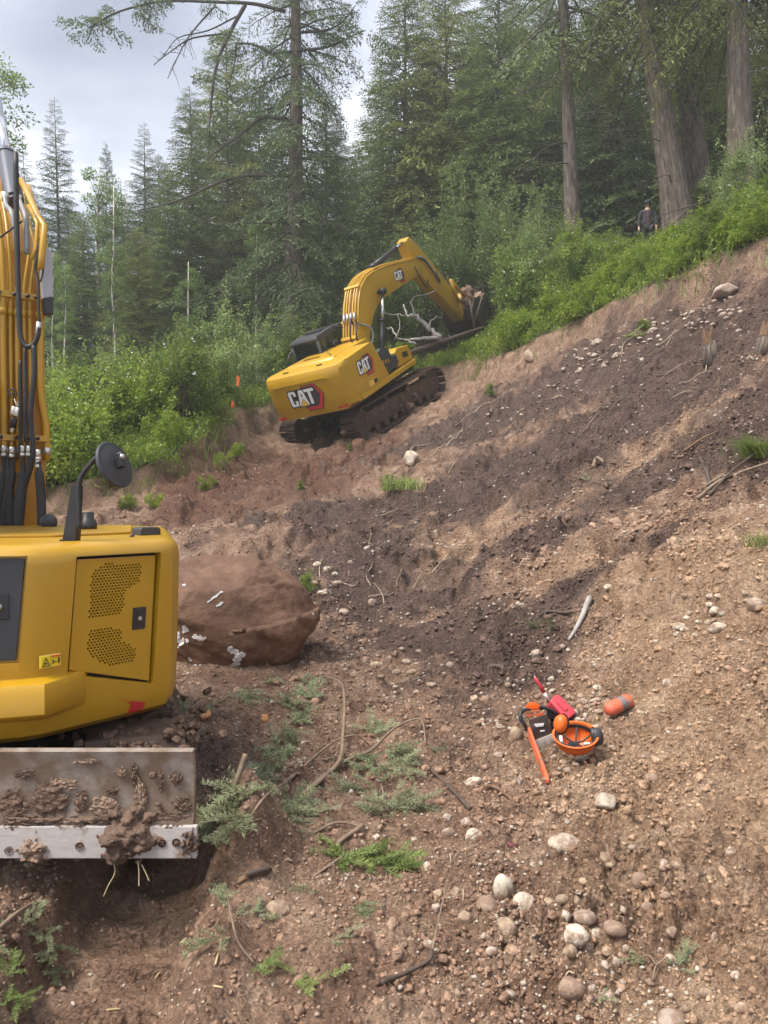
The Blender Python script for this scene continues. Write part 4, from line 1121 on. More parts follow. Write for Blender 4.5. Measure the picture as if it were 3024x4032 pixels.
    a = Vector((3.1, 0, 4.42)); b = Vector((5.70, 0, 4.86)); d = b - a
    sc = up(MB().cyl(a, a + d * .72, .10, 16).cyl(a + d * .69, a + d * .73, .115, 16).cyl(a - Vector((0, .12, 0)), a + Vector((0, .12, 0)), .12, 12), 'stick_cylinder', M_BLK)
    up(MB().cyl(a + d * .72, b, .058, 14), 'rod', M_STEEL, sc)
    a = Vector((6.42, 0, 4.80)); b = Vector((8.30, 0, 2.98)); d = b - a
    bc = up(MB().cyl(a, a + d * .7, .085, 14), 'bucket_cylinder', M_BLK)
    up(MB().cyl(a + d * .7, b, .05, 12), 'rod', M_STEEL, bc)
    for y in (-.26, .26):
        up(MB().tube([(8.30, y, 2.98), (8.55, y, 2.05)], .06, 8), 'link_arm', M_YEL)
        up(MB().tube([(8.30, y, 2.98), (9.25, y, 2.15)], .065, 8), 'link_arm', M_YEL)
    for k, y in enumerate((-.225, -.235)):
        up(MB().tube(spline([(5.95, y, 4.25), (6.5, y - .05, 4.1 - k * .12), (7.1, y - .05, 3.4 - k * .1), (7.35, y - .02, 3.1), (7.25, y, 3.5)], 5), .028, 7), 'stick_hose', mat('pale_grey_hose', (.30, .31, .33), .45) if k == 0 else M_RUB, stick)
    up(MB().tube(spline([(5.5, -.29, 3.95), (5.7, -.34, 3.35), (6.1, -.3, 3.1), (6.4, -.25, 3.35)], 6), .022, 6), 'hose', M_RUB, stick)
    # --- bucket: curved shell with side plates, lip and load
    arc = [(8.78, 1.72), (8.86, 1.25), (9.15, .88), (9.65, .72), (10.2, .86), (10.62, 1.25), (10.85, 1.8), (10.80, 2.22)]
    inn = [(x + (9.75 - x) * .055, z + (1.7 - z) * .055) for x, z in arc]
    M_BKT = mat('worn_bucket_steel', (.10, .075, .06), .6, .35, col2=(.045, .036, .032), vscale=3)
    bk = up(MB().prism(arc + inn[::-1], -.66, .66, 'y'), 'bucket', M_BKT)
    side = arc + [(9.6, 1.98), (9.05, 1.95)]
    for y in (-.69, .66): up(MB().prism(side, y, y + .03, 'y'), 'side_plate', M_BKT, bk)
    for k in range(5): up(MB().prism([(10.78, 2.15), (10.90, 2.15), (10.84, 2.42)], -.62 + k * .29, -.54 + k * .29, 'y'), 'tooth', M_BKT, bk)
    up(MB().prism([(8.68, 1.45), (9.35, 2.02), (9.35, 2.32), (9.15, 2.32), (8.66, 1.85)], -.24, .24, 'y', bev=.03), 'bucket_hanger', M_YEL, bk)
    lo = MB(); lumps(lo, (9.9, 0, 1.85), (1.4, 1.0, .45), 46, 91, (.14, .28))
    lo2 = lumps(MB(), (10.1, -.1, 2.1), (1.0, .8, .3), 12, 94, (.16, .26))
    ld = up(lo, 'load', mat('earth_load', (.12, .07, .045), .85, col2=(.22, .13, .09), vscale=4))
    up(lo2, 'rock', mat('pinkish_rock', (.36, .22, .155), .85, col2=(.46, .31, .23), vscale=3), ld)
    return root
_g = bpy.data.materials.new('tinted_cab_glass'); _g.use_nodes = True
_t = _g.node_tree; _b = _t.nodes['Principled BSDF']
_b.inputs['Base Color'].default_value = (.02, .025, .025, 1); _b.inputs['Roughness'].default_value = .08; _b.inputs['Alpha'].default_value = .42
M_GLASS_CLEAR = _g
far_excavator()
# ------------------------------------------------------------------ near compact excavator
def bool_cut(o, cutter_mb, solver='EXACT'):
    me = cutter_mb.mesh('cutter', None)
    bm = bmesh.new(); bm.from_mesh(me); bmesh.ops.remove_doubles(bm, verts=bm.verts, dist=1e-6); bmesh.ops.recalc_face_normals(bm, faces=bm.faces); bm.to_mesh(me); bm.free()
    c = bpy.data.objects.new('cutter', me); COL.objects.link(c)
    c.parent = o.parent
    c.matrix_basis = o.matrix_basis.copy()
    bpy.context.view_layer.update()
    md = o.modifiers.new('cut', 'BOOLEAN'); md.object = c; md.operation = 'DIFFERENCE'; md.solver = solver
    dg = bpy.context.evaluated_depsgraph_get()
    nm = bpy.data.meshes.new_from_object(o.evaluated_get(dg))
    o.modifiers.clear()
    o.data = nm
    bpy.data.objects.remove(c)
    return o

def near_excavator():
    root = empty('compact_excavator', (-2.2, 4.3, 0.0))
    tag(root, 'yellow compact excavator seen from behind at the left, muddy dozer blade down', 'excavator')
    YAW = R(18)
    U = Matrix.Rotation(YAW, 4, 'Z')
    def up(mb, name, m, parent=None, sharp=None):
        o = mb.build(name, m, parent or root, sharp)
        if parent is None: o.matrix_local = U
        return o
    rootM = Matrix.Translation((-2.2, 4.3, 0)) @ U
    inv = rootM.inverted()
    # --- tail shell
    plan = [(-.30, -1.205), (.27, -1.215), (.36, -1.19), (.45, -1.135), (.84, -.895), (.91, -.845), (.945, -.76), (.95, -.45), (.95, .60), (.70, .92), (-.70, .92), (-.95, .60), (-.95, -.45), (-.945, -.76), (-.91, -.845), (-.84, -.895), (-.45, -1.135), (-.36, -1.19)]
    lev = [(.650, .12), (.660, .075), (.69, .036), (.76, .012), (.95, .0), (1.44, -.012), (1.475, -.008), (1.505, .012), (1.522, .038), (1.53, .075)]
    n = len(plan); P = [Vector(p) for p in plan]
    nr = []
    for i in range(n):
        e1 = (P[i] - P[i - 1]).normalized(); e2 = (P[(i + 1) % n] - P[i]).normalized(); t = (e1 + e2).normalized(); nr.append(Vector((t.y, -t.x)))
    V = []; F = []
    for z, ins in lev:
        for i in range(n):
            q = P[i] - nr[i] * ins; V.append((q.x, q.y, z))
    for k in range(len(lev) - 1):
        for i in range(n):
            j = (i + 1) % n; F.append((k * n + i, k * n + j, (k + 1) * n + j, (k + 1) * n + i))
    F.append(tuple(range(n - 1, -1, -1))); F.append(tuple((len(lev) - 1) * n + i for i in range(n)))
    body = up(MB().add(V, F, True), 'tail_body', M_YEL2, sharp=30)
    # the flat rear-right face: s along it, t up
    A = Vector((.36, -1.19, 0)); B = Vector((.91, -.845, 0)); e_ = (B - A).normalized()
    FM = frame(A + Vector((0, 0, 0)), e_, (0, 0, 1), 1.0)
    FI = FM.inverted()
    def face(u, v):
        """photo pixel to (s, t) on the rear-right face"""
        o = FI @ (inv @ Vector((0, 0, CAMZ))); d = FI @ (inv @ at(u, v, 3.0)) - o
        k = -o.z / d.z; q = o + d * k
        return (q.x, q.y)
    RM = frame((0, -1.212, 0), (1, 0, 0), (0, 0, 1), 1.0); RI = RM.inverted()
    def rear(u, v):
        o = RI @ (inv @ Vector((0, 0, CAMZ))); d = RI @ (inv @ at(u, v, 3.0)) - o
        k = -o.z / d.z; q = o + d * k
        return (q.x, q.y)
    door = [face(308, 2204), face(618, 2186), face(592, 2682), face(276, 2640)]
    def grow(pl, g):
        c = Vector((sum(p[0] for p in pl) / len(pl), sum(p[1] for p in pl) / len(pl)))
        return [(p[0] + math.copysign(g, p[0] - c.x), p[1] + math.copysign(g, p[1] - c.y)) for p in pl]
    rec = grow(door, .015)
    bool_cut(body, MB().prism(rec, -.045, .12, 'z', M=FM, bev=.010))
    pan = [(-.42, 1.045), rear(62, 2602), rear(97, 2200), (-.42, 1.478)]
    bool_cut(body, MB().prism(grow(pan, .012), -.022, .12, 'z', M=RM))
    for p in body.data.polygons: p.use_smooth = True
    bm = bmesh.new(); bm.from_mesh(body.data)
    for ed in bm.edges:
        if len(ed.link_faces) == 2: ed.smooth = ed.calc_face_angle(0) < R(28)
    bm.to_mesh(body.data); bm.free()
    # --- perforated door
    dr = up(MB().prism(door, -.028, -.010, 'z', M=FM, bev=.004), 'service_door', M_YEL2)
    def inside(p, poly):
        c = False; j = len(poly) - 1
        for i in range(len(poly)):
            a, b = poly[i], poly[j]
            if (a[1] > p[1]) != (b[1] > p[1]) and p[0] < (b[0] - a[0]) * (p[1] - a[1]) / (b[1] - a[1]) + a[0]: c = not c
            j = i
        return c
    z2 = lambda X, Y: (X * .4822, 1680 + Y * .4822)
    g1 = [face(*z2(*q)) for q in [(755, 1190), (855, 1125), (1160, 1105), (1155, 1255), (1025, 1345), (1025, 1440), (985, 1545), (735, 1570)]]
    g2 = [face(*z2(*q)) for q in [(735, 1665), (995, 1640), (1000, 1745), (1120, 1820), (1105, 1915), (885, 1955), (715, 1850)]]
    w_ = .0166; hx = MB(); cnt = 0
    s0 = min(p[0] for p in g1 + g2) - .05; t0 = min(p[1] for p in g1 + g2) - .05
    for i in range(60):
        for j in range(90):
            s = s0 + i * w_ * 1.0; t = t0 + j * w_ * .866 * .92
            if j % 2: s += w_ / 2
            if inside((s, t), g1) or inside((s, t), g2):
                hx.prism([(s + .0060 * math.cos(a), t + .0060 * math.sin(a)) for a in [R(30 + 60 * k) for k in range(6)]], -.05, .02, 'z', M=FM); cnt += 1
    bool_cut(dr, hx)
    up(MB().prism(grow(door, -.02), -.043, -.041, 'z', M=FM), 'door_backing', M_DARK, dr)
    lp = [face(*z2(*q)) for q in [(1095, 1480), (1200, 1470), (1190, 1650), (1085, 1663)]]
    lt = up(MB().prism(lp, -.012, -.004, 'z', M=FM, bev=.003), 'latch', M_BLK, dr)
    lc = ((lp[0][0] + lp[2][0]) / 2, (lp[0][1] + lp[2][1]) / 2)
    up(MB().prism([(lc[0] + .010 * math.cos(R(30 * k)), lc[1] + .010 * math.sin(R(30 * k))) for k in range(12)], -.004, .004, 'z', M=FM, bev=.002), 'lock_barrel', M_ZINC, lt)
    for dt in (-.045, .045): up(MB().prism([(lc[0] - .016, lc[1] + dt - .005), (lc[0] + .016, lc[1] + dt - .005), (lc[0] + .016, lc[1] + dt + .005), (lc[0] - .016, lc[1] + dt + .005)], -.004, -.001, 'z', M=FM), 'latch_ridge', M_GRYP, lt)
    # --- black rear panel
    rp = up(MB().prism(pan, -.020, -.006, 'z', M=RM, bev=.004), 'rear_panel', M_GRYP)
    kx, kz = rear(2, 2390)
    kl = up(MB().box((kx - .01, -1.206, kz), (.085, .010, .11), bev=.003), 'panel_lock', M_BLK, rp)
    up(MB().cyl((kx - .005, -1.21, kz), (kx - .005, -1.220, kz), .013, 12), 'lock_barrel', M_ZINC, kl)
    # --- lower bulge
    bu = [(-.70, -1.05), (-.52, -1.315), (.375, -1.305), (.520, -1.11), (.54, -.95), (-.70, -.95)]
    mbm = MB(); V = []
    for z, ins in ((.785, .035), (.815, .0), (.905, .004), (.938, .025), (.952, .09)):
        for (x, y) in bu: V.append((x * (1 - .05 * ins * 3), y + (ins if y < -1.02 else 0), z))
    F = []; k6 = len(bu)
    for a in range(4):
        for i in range(k6):
            j = (i + 1) % k6; F.append((a * k6 + i, a * k6 + j, (a + 1) * k6 + j, (a + 1) * k6 + i))
    F.append(tuple(range(k6 - 1, -1, -1))); F.append(tuple(4 * k6 + i for i in range(k6)))
    bl = up(mbm.add(V, F, True), 'counterweight_bulge', M_YEL2, sharp=42)
    # --- warning sticker with triangle, rectangle, arrow and figure
    so = face(150, 2632); sr = face(233, 2626); st_ = face(150, 2582)
    SM = FM @ Matrix.Translation((so[0], so[1], .011))
    Wd = sr[0] - so[0]; Hd = st_[1] - so[1]
    def pl2(l): return [[(a * Wd, b * Hd) for a, b in q] for q in l]
    sk = flat('warning_sticker', pl2([[(0, 0), (1, 0), (1, 1), (0, 1)]]), mat('sticker_border', (.66, .50, .18), .5), SM, None, .0)
    sk.parent = root; sk.matrix_local = U
    flat('sticker_panel', pl2([[(.03, .06), (.47, .06), (.47, .94), (.03, .94)], [(.51, .06), (.97, .06), (.97, .94), (.51, .94)]]), mat('sticker_yellow', (.80, .62, .02), .5), SM, sk, .005)
    flat('red_header', pl2([[(.51, .80), (.97, .80), (.97, .94), (.51, .94)]]), mat('sticker_red', (.62, .10, .02), .5), SM, sk, .0105)
    ink = mat('sticker_ink', (.10, .075, .015), .5)
    flat('warning_triangle', pl2([[(.06, .12), (.26, .86), (.26, .74), (.105, .19)], [(.26, .86), (.45, .12), (.405, .19), (.26, .74)], [(.06, .12), (.45, .12), (.405, .19), (.105, .19)], [(.19, .30), (.30, .30), (.31, .42), (.19, .45)]]), ink, SM, sk, .0105)
    flat('warning_figures', pl2([[(.84, .22), (.90, .22), (.92, .60), (.90, .74), (.86, .74), (.82, .58)], [(.64, .38), (.76, .38), (.76, .44), (.64, .44)], [(.56, .24), (.565, .24), (.565, .58), (.56, .58)], [(.61, .24), (.615, .24), (.615, .58), (.61, .58)], [(.56, .57), (.615, .57), (.615, .59), (.56, .59)], [(.56, .23), (.615, .23), (.615, .25), (.56, .25)]]), ink, SM, sk, .0105)
    # --- red reflector flash at the lower corner
    lz = [l[0] for l in lev]; li = [l[1] for l in lev]
    rfp = [face(475, 2752), face(582, 2768), face(575, 2796), face(566, 2812), face(516, 2812), face(524, 2776)]
    rfv = [(a, b, -float(np.interp(b, lz, li)) + .006) for a, b in rfp]
    rf = up(MB().add(rfv + [(a, b, c - .004) for a, b, c in rfv], [(0, 1, 5), (1, 2, 5), (2, 3, 4, 5), (6, 7, 1, 0), (7, 8, 2, 1), (8, 9, 3, 2), (9, 10, 4, 3), (10, 11, 5, 4), (11, 6, 0, 5)], M=FM), 'reflector', M_RED)
    # --- hood top: raised lid, bolts, caps
    lid = up(MB().prism([(-.6, -.55), (.35, -.62), (.72, -.40), (.72, .5), (-.6, .7)], 1.529, 1.545, 'z', bev=.006), 'hood_lid', M_YEL2)
    def top(u, v, z=1.53):
        d = (CAMZ - z) * FPX / (v - 1945.0)
        return inv @ at(u, v, d)
    for (u, v) in ((122, 2102), (307, 2123), (520, 2114)):
        q = top(u, v); up(MB().cyl((q.x, q.y, 1.525), (q.x, q.y, 1.542), .013, 6), 'bolt', M_BLK, body)
    q = top(345, 2093); up(MB().lathe([(.052, 1.54), (.052, 1.575), (.046, 1.58), (.046, 1.60), (.036, 1.602), (.036, 1.64), (.030, 1.645), (0, 1.645)], 20, M=Matrix.Translation((q.x, q.y, 0))), 'filler_cap', M_BLK)
    q = top(577, 2106); up(MB().prism([(-.058, 0), (.058, 0), (.058, .03), (.045, .042), (-.045, .042), (-.058, .03)], -.05, .05, 'y', M=Matrix.Translation((q.x, q.y, 1.53)) @ Matrix.Rotation(R(25), 4, 'Z'), bev=.004), 'grey_housing', M_GRYP)
    q = inv @ at(192, 2056, 4.75); up(MB().lathe([(0, -.055), (.03, -.05), (.05, -.02), (.052, .01), (.04, .04), (0, .05)], 18, M=Matrix.Translation(q) @ Matrix.Rotation(R(70), 4, 'X')), 'work_lamp', M_GRYP)
    # --- mirror on its bracket
    W2L = inv
    pz = lambda u, v, d=3.53: W2L @ at(u, v, d)
    br = MB()
    a, b, c, d = pz(245, 2130), pz(292, 2130), pz(303, 1913), pz(281, 1916)
    yv = (W2L.to_3x3() @ Vector((0, 1, 0))) * .004
    br.add([p + yv * s for s in (0, 1) for p in (a, b, c, d)], [(0, 1, 2, 3), (7, 6, 5, 4), (0, 4, 5, 1), (1, 5, 6, 2), (2, 6, 7, 3), (3, 7, 4, 0)])
    yv = (W2L.to_3x3() @ Vector((0.1, 1, 0))) * .05
    br.add([p + q_ for q_ in (Vector((0, 0, 0)), yv) for p in (b, pz(296, 2130), pz(307, 1913), c)], [(0, 1, 2, 3), (7, 6, 5, 4), (0, 4, 5, 1), (1, 5, 6, 2), (2, 6, 7, 3), (3, 7, 4, 0)])
    br.box(((a + b) / 2 + Vector((0, .02, .003)))[:], (.075, .07, .006))
    mbk = up(br, 'mirror_bracket', M_BLK)
    up(MB().tube(spline([pz(312, 2085), pz(311, 1990), pz(311, 1912), pz(326, 1868), pz(352, 1833), pz(380, 1803), pz(405, 1794), pz(485, 1791)], 5), .0125, 10), 'mirror_arm', M_BLK, mbk)
    vd = Vector((-.357, .934, 0)); rt = Vector((.934, .357, 0))
    nn = (-vd * .60 + (rt * .90 + Vector((0, 0, .42))) * .80).normalized()
    nl = (W2L.to_3x3() @ nn).normalized()
    MM = Matrix.Translation(pz(453, 1829, 3.50)) @ nl.to_track_quat('Z', 'Y').to_matrix().to_4x4()
    mi = up(MB().lathe([(0, .016), (.05, .014), (.09, .008), (.102, .004), (.108, .006), (.114, -.002), (.112, -.012), (.104, -.016)], 40, M=MM), 'mirror', M_GRYP, mbk)
    up(MB().lathe([(0, -.010), (.104, -.0145)], 40, M=MM), 'mirror_glass', M_STEEL, mi)
    up(MB().box((0, 0, .03), (.03, .05, .03), M=MM, bev=.004).cyl(pz(470, 1790, 3.47), pz(482, 1790, 3.47), .014, 8), 'mirror_clamp', M_BLK, mi)
    up(MB().cyl(pz(478, 1797, 3.470), pz(484, 1797, 3.455), .013, 6), 'clamp_bolt', M_ZINC, mi)
    # --- cab (out of view to the left): frame and glass so the machine is whole
    cab = up(MB().box((-.52, .10, 1.0), (.80, 1.3, .5), bev=.04), 'cab', M_GRYP)
    for (x, y) in ((-.90, -.50), (-.90, .72), (-.16, -.50), (-.16, .72)): up(MB().tube([(x, y, 1.2), (x, y, 2.45)], .03, 8), 'pillar', M_GRYP, cab)
    up(MB().box((-.53, .11, 2.48), (.84, 1.32, .08), bev=.03), 'roof', M_GRYP, cab)
    # --- undercarriage
    def belt(x0):
        hx, hz_, r0, w2 = 1.02, .30, .285, .225
        o = []; L = 2 * hx; per = 2 * L + 2 * math.pi * r0; nn_ = 60
        pts = []
        for i in range(nn_):
            s = per * i / nn_
            if s < L: pts.append((-hx + s, hz_ + r0))
            elif s < L + math.pi * r0: t = (s - L) / r0; pts.append((hx + r0 * math.sin(t), hz_ + r0 * math.cos(t)))
            elif s < 2 * L + math.pi * r0: pts.append((hx - (s - L - math.pi * r0), hz_ - r0))
            else: t = (s - 2 * L - math.pi * r0) / r0; pts.append((-hx - r0 * math.sin(t), hz_ - r0 * math.cos(t)))
        mb = MB(); V = []; F = []
        for k, (py, pz_) in enumerate(pts):
            g = .028 if k % 2 else 0
            dy, dz = (0, 1) if abs(py) < hx else (((py - math.copysign(hx, py)) / r0), (pz_ - hz_) / r0)
            if abs(py) < hx and pz_ < hz_: dz = -1
            V += [(x0 - w2, .10 + py + dy * g, pz_ + dz * g), (x0 + w2, .10 + py + dy * g, pz_ + dz * g), (x0 + w2, .10 + py - dy * .04, pz_ - dz * .04), (x0 - w2, .10 + py - dy * .04, pz_ - dz * .04)]
        for k in range(nn_):
            a = k * 4; b = ((k + 1) % nn_) * 4
            for q in range(4): F.append((a + q, a + (q + 1) % 4, b + (q + 1) % 4, b + q))
        mb.add(V, F)
        tr = mb.build('track', M_TRK, root); tr.matrix_basis = U
        MB().box((x0, .10, .30), (.26, 1.9, .30), bev=.04).cyl((x0 - .12, -.92, .3), (x0 + .12, -.92, .3), .24, 20).cyl((x0 - .12, 1.12, .3), (x0 + .12, 1.12, .3), .24, 20).build('track_frame', M_DARK, tr, 40)
        return tr
    tr = belt(.74)
    md = MB(); lumps(md, (.74, -.65, .575), (.44, .9, .03), 420, 8, (.008, .030)); lumps(md, (.92, -.85, .48), (.12, .35, .22), 300, 9, (.008, .03))
    tag(md.build('caked_mud', M_MUD, tr), kind='stuff')
    belt(-.74)
    MB().box((0, .1, .42), (1.5, 1.3, .30), bev=.05).cyl((0, 0, .5), (0, 0, .66), .42, 24).build('car_body', M_DARK, root, 40).matrix_basis = U
    # --- dozer blade
    by = -1.2
    prof = [(by, .36), (by + .022, .42), (by + .030, .50), (by + .024, .60), (by + .004, .680), (by + .030, .688), (by + .055, .60), (by + .060, .50), (by + .052, .40), (by + .04, .30), (by + .02, .30)]
    M_PL = mat('mud_smeared_steel', (.17, .12, .085), .6, .1, vscale=6, col2=(.32, .285, .26), thr=(.45, .68), bump=.5, bscale=24, bdist=.008, detail=10)
    M_CE = mat('pale_worn_cutting_edge', (.44, .405, .385), .5, .15, vscale=9, col2=(.22, .15, .11), thr=(.56, .66), bump=.5, bscale=30, bdist=.006, detail=8)
    bd = MB().prism(prof, -1.0, 1.405, 'x').build('dozer_blade', M_PL, root, 40)
    ce = MB().prism([(by - .020, .243), (by - .012, .372), (by + .012, .374), (by + .012, .243)], -1.0, 1.424, 'x', bev=.003).build('cutting_edge', M_CE, bd)
    def bladex(u, d=3.08): return (u - 1512) / FPX * d + 2.2
    def bladez(v, d=3.08): return at(0, v, d).z
    for (u, v) in ((18, 3350), (300, 3333), (628, 3320), (685, 3318)):
        x = bladex(u); z = bladez(v) ; mb = MB()
        mb.lathe([(.0, .004), (.008, .006), (.010, .0), (.016, -.002), (.017, .006), (.0175, 0)], 14, M=Matrix.Translation((x, by - .017, z)) @ Matrix.Rotation(R(90), 4, 'X')).build('bolt', M_MUD, ce)
    for x in (-.45, .45): MB().prism([(-1.18, .36), (-1.18, .56), (.0, .44), (.0, .30)], x - .06, x + .06, 'x').build('push_arm', M_DARK, bd)
    # mud on the blade: crusts of irregular outline and thickness
    def smear(u, v, wu, hv, th, seed, m, name='mud_crust', frq=1.0):
        n = 46; t = np.linspace(-1.25, 1.25, n); A, B_ = np.meshgrid(t, t)
        rad = np.hypot(A, B_) + .95 * fbm(A * 2.1 * frq + seed, B_ * 2.1 * frq - seed, 5, seed % 40, .62)
        mk = 1 - sstep(.30, .72, rad)
        hh = th * mk ** .6 * (.55 + .9 * np.clip(fbm(A * 3 + seed, B_ * 3, 4, 7, .65) + .4, 0, 1.4)) + mk * (.002 + .30 * th) * domes(A * 6 + seed, B_ * 6, 3, .8)
        X = np.array([bladex(u + q * wu) for q in t])[None, :].repeat(n, 0); Zz = np.array([bladez(v + q * hv) for q in t])[:, None].repeat(n, 1)
        X = X + .010 * fbm(A * 5, B_ * 5, 2, 3); Zz = Zz + .010 * fbm(A * 5 + 9, B_ * 5, 2, 5)
        yb = np.where(Zz > .374, by + .012, by - .014) + .003
        V = np.stack([X, yb - hh, Zz], -1).reshape(-1, 3); idx = np.arange(n * n).reshape(n, n)
        F = np.stack([idx[:-1, :-1], idx[:-1, 1:], idx[1:, 1:], idx[1:, :-1]], -1).reshape(-1, 4)
        F = F[(mk.ravel()[F] > .02).any(1)]
        us = np.unique(F); rm = np.zeros(n * n, int); rm[us] = np.arange(len(us))
        return link(name, npmesh(name, V[us], rm[F], None, m, False), bd)
    smear(485, 3285, 165, 140, .055, 1, M_MUD, 'mud_lump')
    smear(165, 3165, 95, 95, .007, 2, M_MUD)
    smear(120, 3243, 210, 22, .020, 3, M_MUD); smear(360, 3240, 160, 22, .020, 23, M_MUD)
    smear(10, 3190, 70, 90, .007, 4, M_MUD)
    smear(738, 3325, 45, 60, .028, 5, M_MUD)
    smear(115, 3355, 80, 70, .030, 6, M_MUDL, 'pale_mud_lump')
    for k_, (u_, v_, a_, b_2) in enumerate(((535, 3150, 28, 62), (292, 3165, 32, 42), (650, 3235, 95, 30), (455, 3058, 22, 20), (575, 2980, 34, 12), (617, 3085, 9, 44), (385, 3185, 55, 42), (675, 3078, 26, 28), (508, 3060, 13, 52), (225, 3100, 55, 24), (292, 3378, 18, 20), (70, 3060, 40, 20), (330, 3010, 50, 14), (420, 3130, 26, 16), (700, 3180, 40, 30), (390, 3350, 40, 18), (640, 3370, 34, 12))):
        smear(u_, v_, a_ * 1.2, b_2 * 1.2, .004, 30 + k_, M_MUD if k_ % 3 else M_MUDL)
    # roots hanging from the blade
    M_ROOT = mat('pale_root', (.42, .33, .20), .8, var=.3)
    for pts in ([(440, 3385), (446, 3430), (425, 3470), (408, 3510)], [(535, 3385), (542, 3420), (545, 3450), (548, 3470)], [(550, 3400), (570, 3430), (585, 3455)]):
        MB().tube(spline([(bladex(u), by - .03 - .01 * i, bladez(v)) for i, (u, v) in enumerate(pts)], 5), .0026, 6).build('hanging_root', M_ROOT, bd)
    # --- boom seen from behind, with pipes and hoses
    BM = Matrix.Translation((-2.53 + 2.2, 5.19 - 4.3, 0)) @ Matrix.Rotation(R(35), 4, 'Z')
    def bo(mb, name, m, parent=None, sharp=None):
        o = mb.build(name, m, parent or root, sharp)
        if parent is None: o.matrix_local = BM
        return o
    boom = bo(MB().prism([(0, 1.05), (-.03, 2.4), (-.02, 3.05), (.10, 3.45), (1.55, 4.95), (1.75, 4.75), (.62, 3.55), (.42, 3.05), (.38, 1.05)], -.21, .185, 'x', bev=.012), 'boom', mat('boom_orange_yellow', (.42, .20, .018), .45, var=.12), None, 35)
    bo(MB().box((0, .2, 1.05), (.5, .5, .9), bev=.05), 'swing_post', M_YEL2)
    pipes = [(-.150, .022), (-.085, .022), (-.038, .013), (.004, .018), (.046, .0115), (.083, .0115), (.150, .023)]
    for i, (x, r) in enumerate(pipes):
        xt = x + (.035 if i > 3 else -.01)
        pts = [(x + (.03 if i == 6 else 0) - (.012 if i in (4, 5) else 0), -.075, 1.98), (x + (.03 if i == 6 else .0), -.075, 2.22), (x, -.075, 2.45), (x, -.075, 2.85), (x + .005, -.07, 3.15), (xt + .012, -.02, 3.45), (xt + .01 - .03 * (i > 3), .12, 3.72), (xt - .03 * (i > 3), .36, 4.0)]
        if i in (3,): pts = pts[:5]
        bo(MB().tube(spline(pts, 4), r, 9), 'hydraulic_pipe', M_YEL2, boom)
        for zc in (2.02, 2.95): bo(MB().cyl((pts[0][0] if zc < 2.3 else x, -.075, zc), (pts[0][0] if zc < 2.3 else x, -.075, zc + .05), r * 1.35, 9), 'pipe_collar', M_YEL2 if zc > 2.5 else M_ZINC, boom)
    for z in (2.13, 3.09):
        bo(MB().box((0, -.090, z), (.37, .03, .042), bev=.004), 'pipe_clamp', M_YEL2, boom)
        for x in (-.11, -.016, .065, .118): bo(MB().cyl((x, -.1, z), (x, -.118, z), .014, 8), 'clamp_bolt', M_BLK, boom)
    # black hoses
    hz2 = lambda u, v, off=0.0, d=5.05: (BM.inverted() @ (Vector((2.2, -4.3, 0)) + at(u, v, d)))
    H_ = [([(62, 600), (66, 900), (72, 1150), (75, 1250), (80, 1320), (100, 1362), (130, 1358), (148, 1325), (152, 1290)], .017),
          ([(132, 1360), (136, 1450), (126, 1560), (120, 1640), (128, 1740), (130, 1790), (118, 1850), (90, 1940), (70, 2010), (60, 2085)], .017),
          ([(80, 1420), (78, 1500), (80, 1600), (80, 1740), (75, 1790)], .012), ([(98, 1350), (100, 1560), (100, 1740)], .010), ([(100, 1360), (102, 1500), (105, 1800)], .008),
          ([(5, 1990), (30, 1900), (40, 1830), (22, 1790)], .009), ([(0, 1925), (25, 1960), (20, 2090)], .012),
          ([(40, 1560), (35, 1540), (48, 1532), (62, 1540), (66, 1560)], .005), ([(34, 1570), (40, 1550), (55, 1552), (62, 1580)], .005), ([(45, 1760), (52, 1795), (70, 1800), (80, 1780)], .006),
          ([(148, 1000), (155, 960), (146, 1010), (138, 1060), (150, 1100), (152, 1200), (156, 1270)], .010), ([(0, 935), (40, 905), (88, 870)], .007), ([(166, 1000), (170, 1060), (160, 1110)], .006)]
    for k, (pp, r) in enumerate(H_):
        bo(MB().tube(spline([hz2(u, v) for u, v in pp], 5), r, 8), 'hose', M_RUB, boom)
    for (u0, u1, v1, r) in ((12, -8, 2085, .030), (46, 10, 2090, .030), (88, 70, 2090, .034), (112, 30, 2095, .022), (150, 165, 2085, .030), (30, 40, 2090, .03)):
        bo(MB().tube(spline([hz2(u0, 1790), hz2(u0 + 3, 1850), hz2((u0 + u1) / 2 + 4, 1950), hz2(u1, v1)], 5), [.014] * 3 + [.018] * 3 + [r] * 10, 8), 'sleeved_hose', M_RUB, boom)
    for (u, v) in ((16, 1785), (47, 1790), (90, 1785), (113, 1785), (150, 1800), (150, 1830)):
        q = hz2(u, v); bo(MB().cyl(q, q + Vector((0, 0, .05)), .017, 8).cyl(q - Vector((0, 0, .02)), q, .021, 6), 'hose_fitting', M_ZINC, boom)
    for (u, v, u2, v2, r) in ((154, 1268, 147, 1318, .017), (142, 1330, 136, 1345, .011), (48, 1632, 56, 1600, .014), (62, 1638, 72, 1605, .014), (45, 1700, 52, 1680, .010), (58, 1570, 66, 1598, .005), (78, 1565, 72, 1598, .005)):
        bo(MB().cyl(hz2(u, v), hz2(u2, v2), r, 8), 'connector', M_WHT if u < 80 else M_ZINC, boom)
    bo(MB().cyl(hz2(56, 1645, d=5.04), hz2(50, 1685, d=5.04), .022, 8), 'connector_block', M_BLK, boom)
    # stick cylinder on the back of the boom
    a = Vector((.0, .13, 3.88)); b = Vector((-.005, .95, 4.66)); c = Vector((-.01, 1.7, 5.38))
    a, b, c = hz2(55, 790, d=5.35), hz2(25, 610, d=5.75), hz2(5, 500, d=6.0)
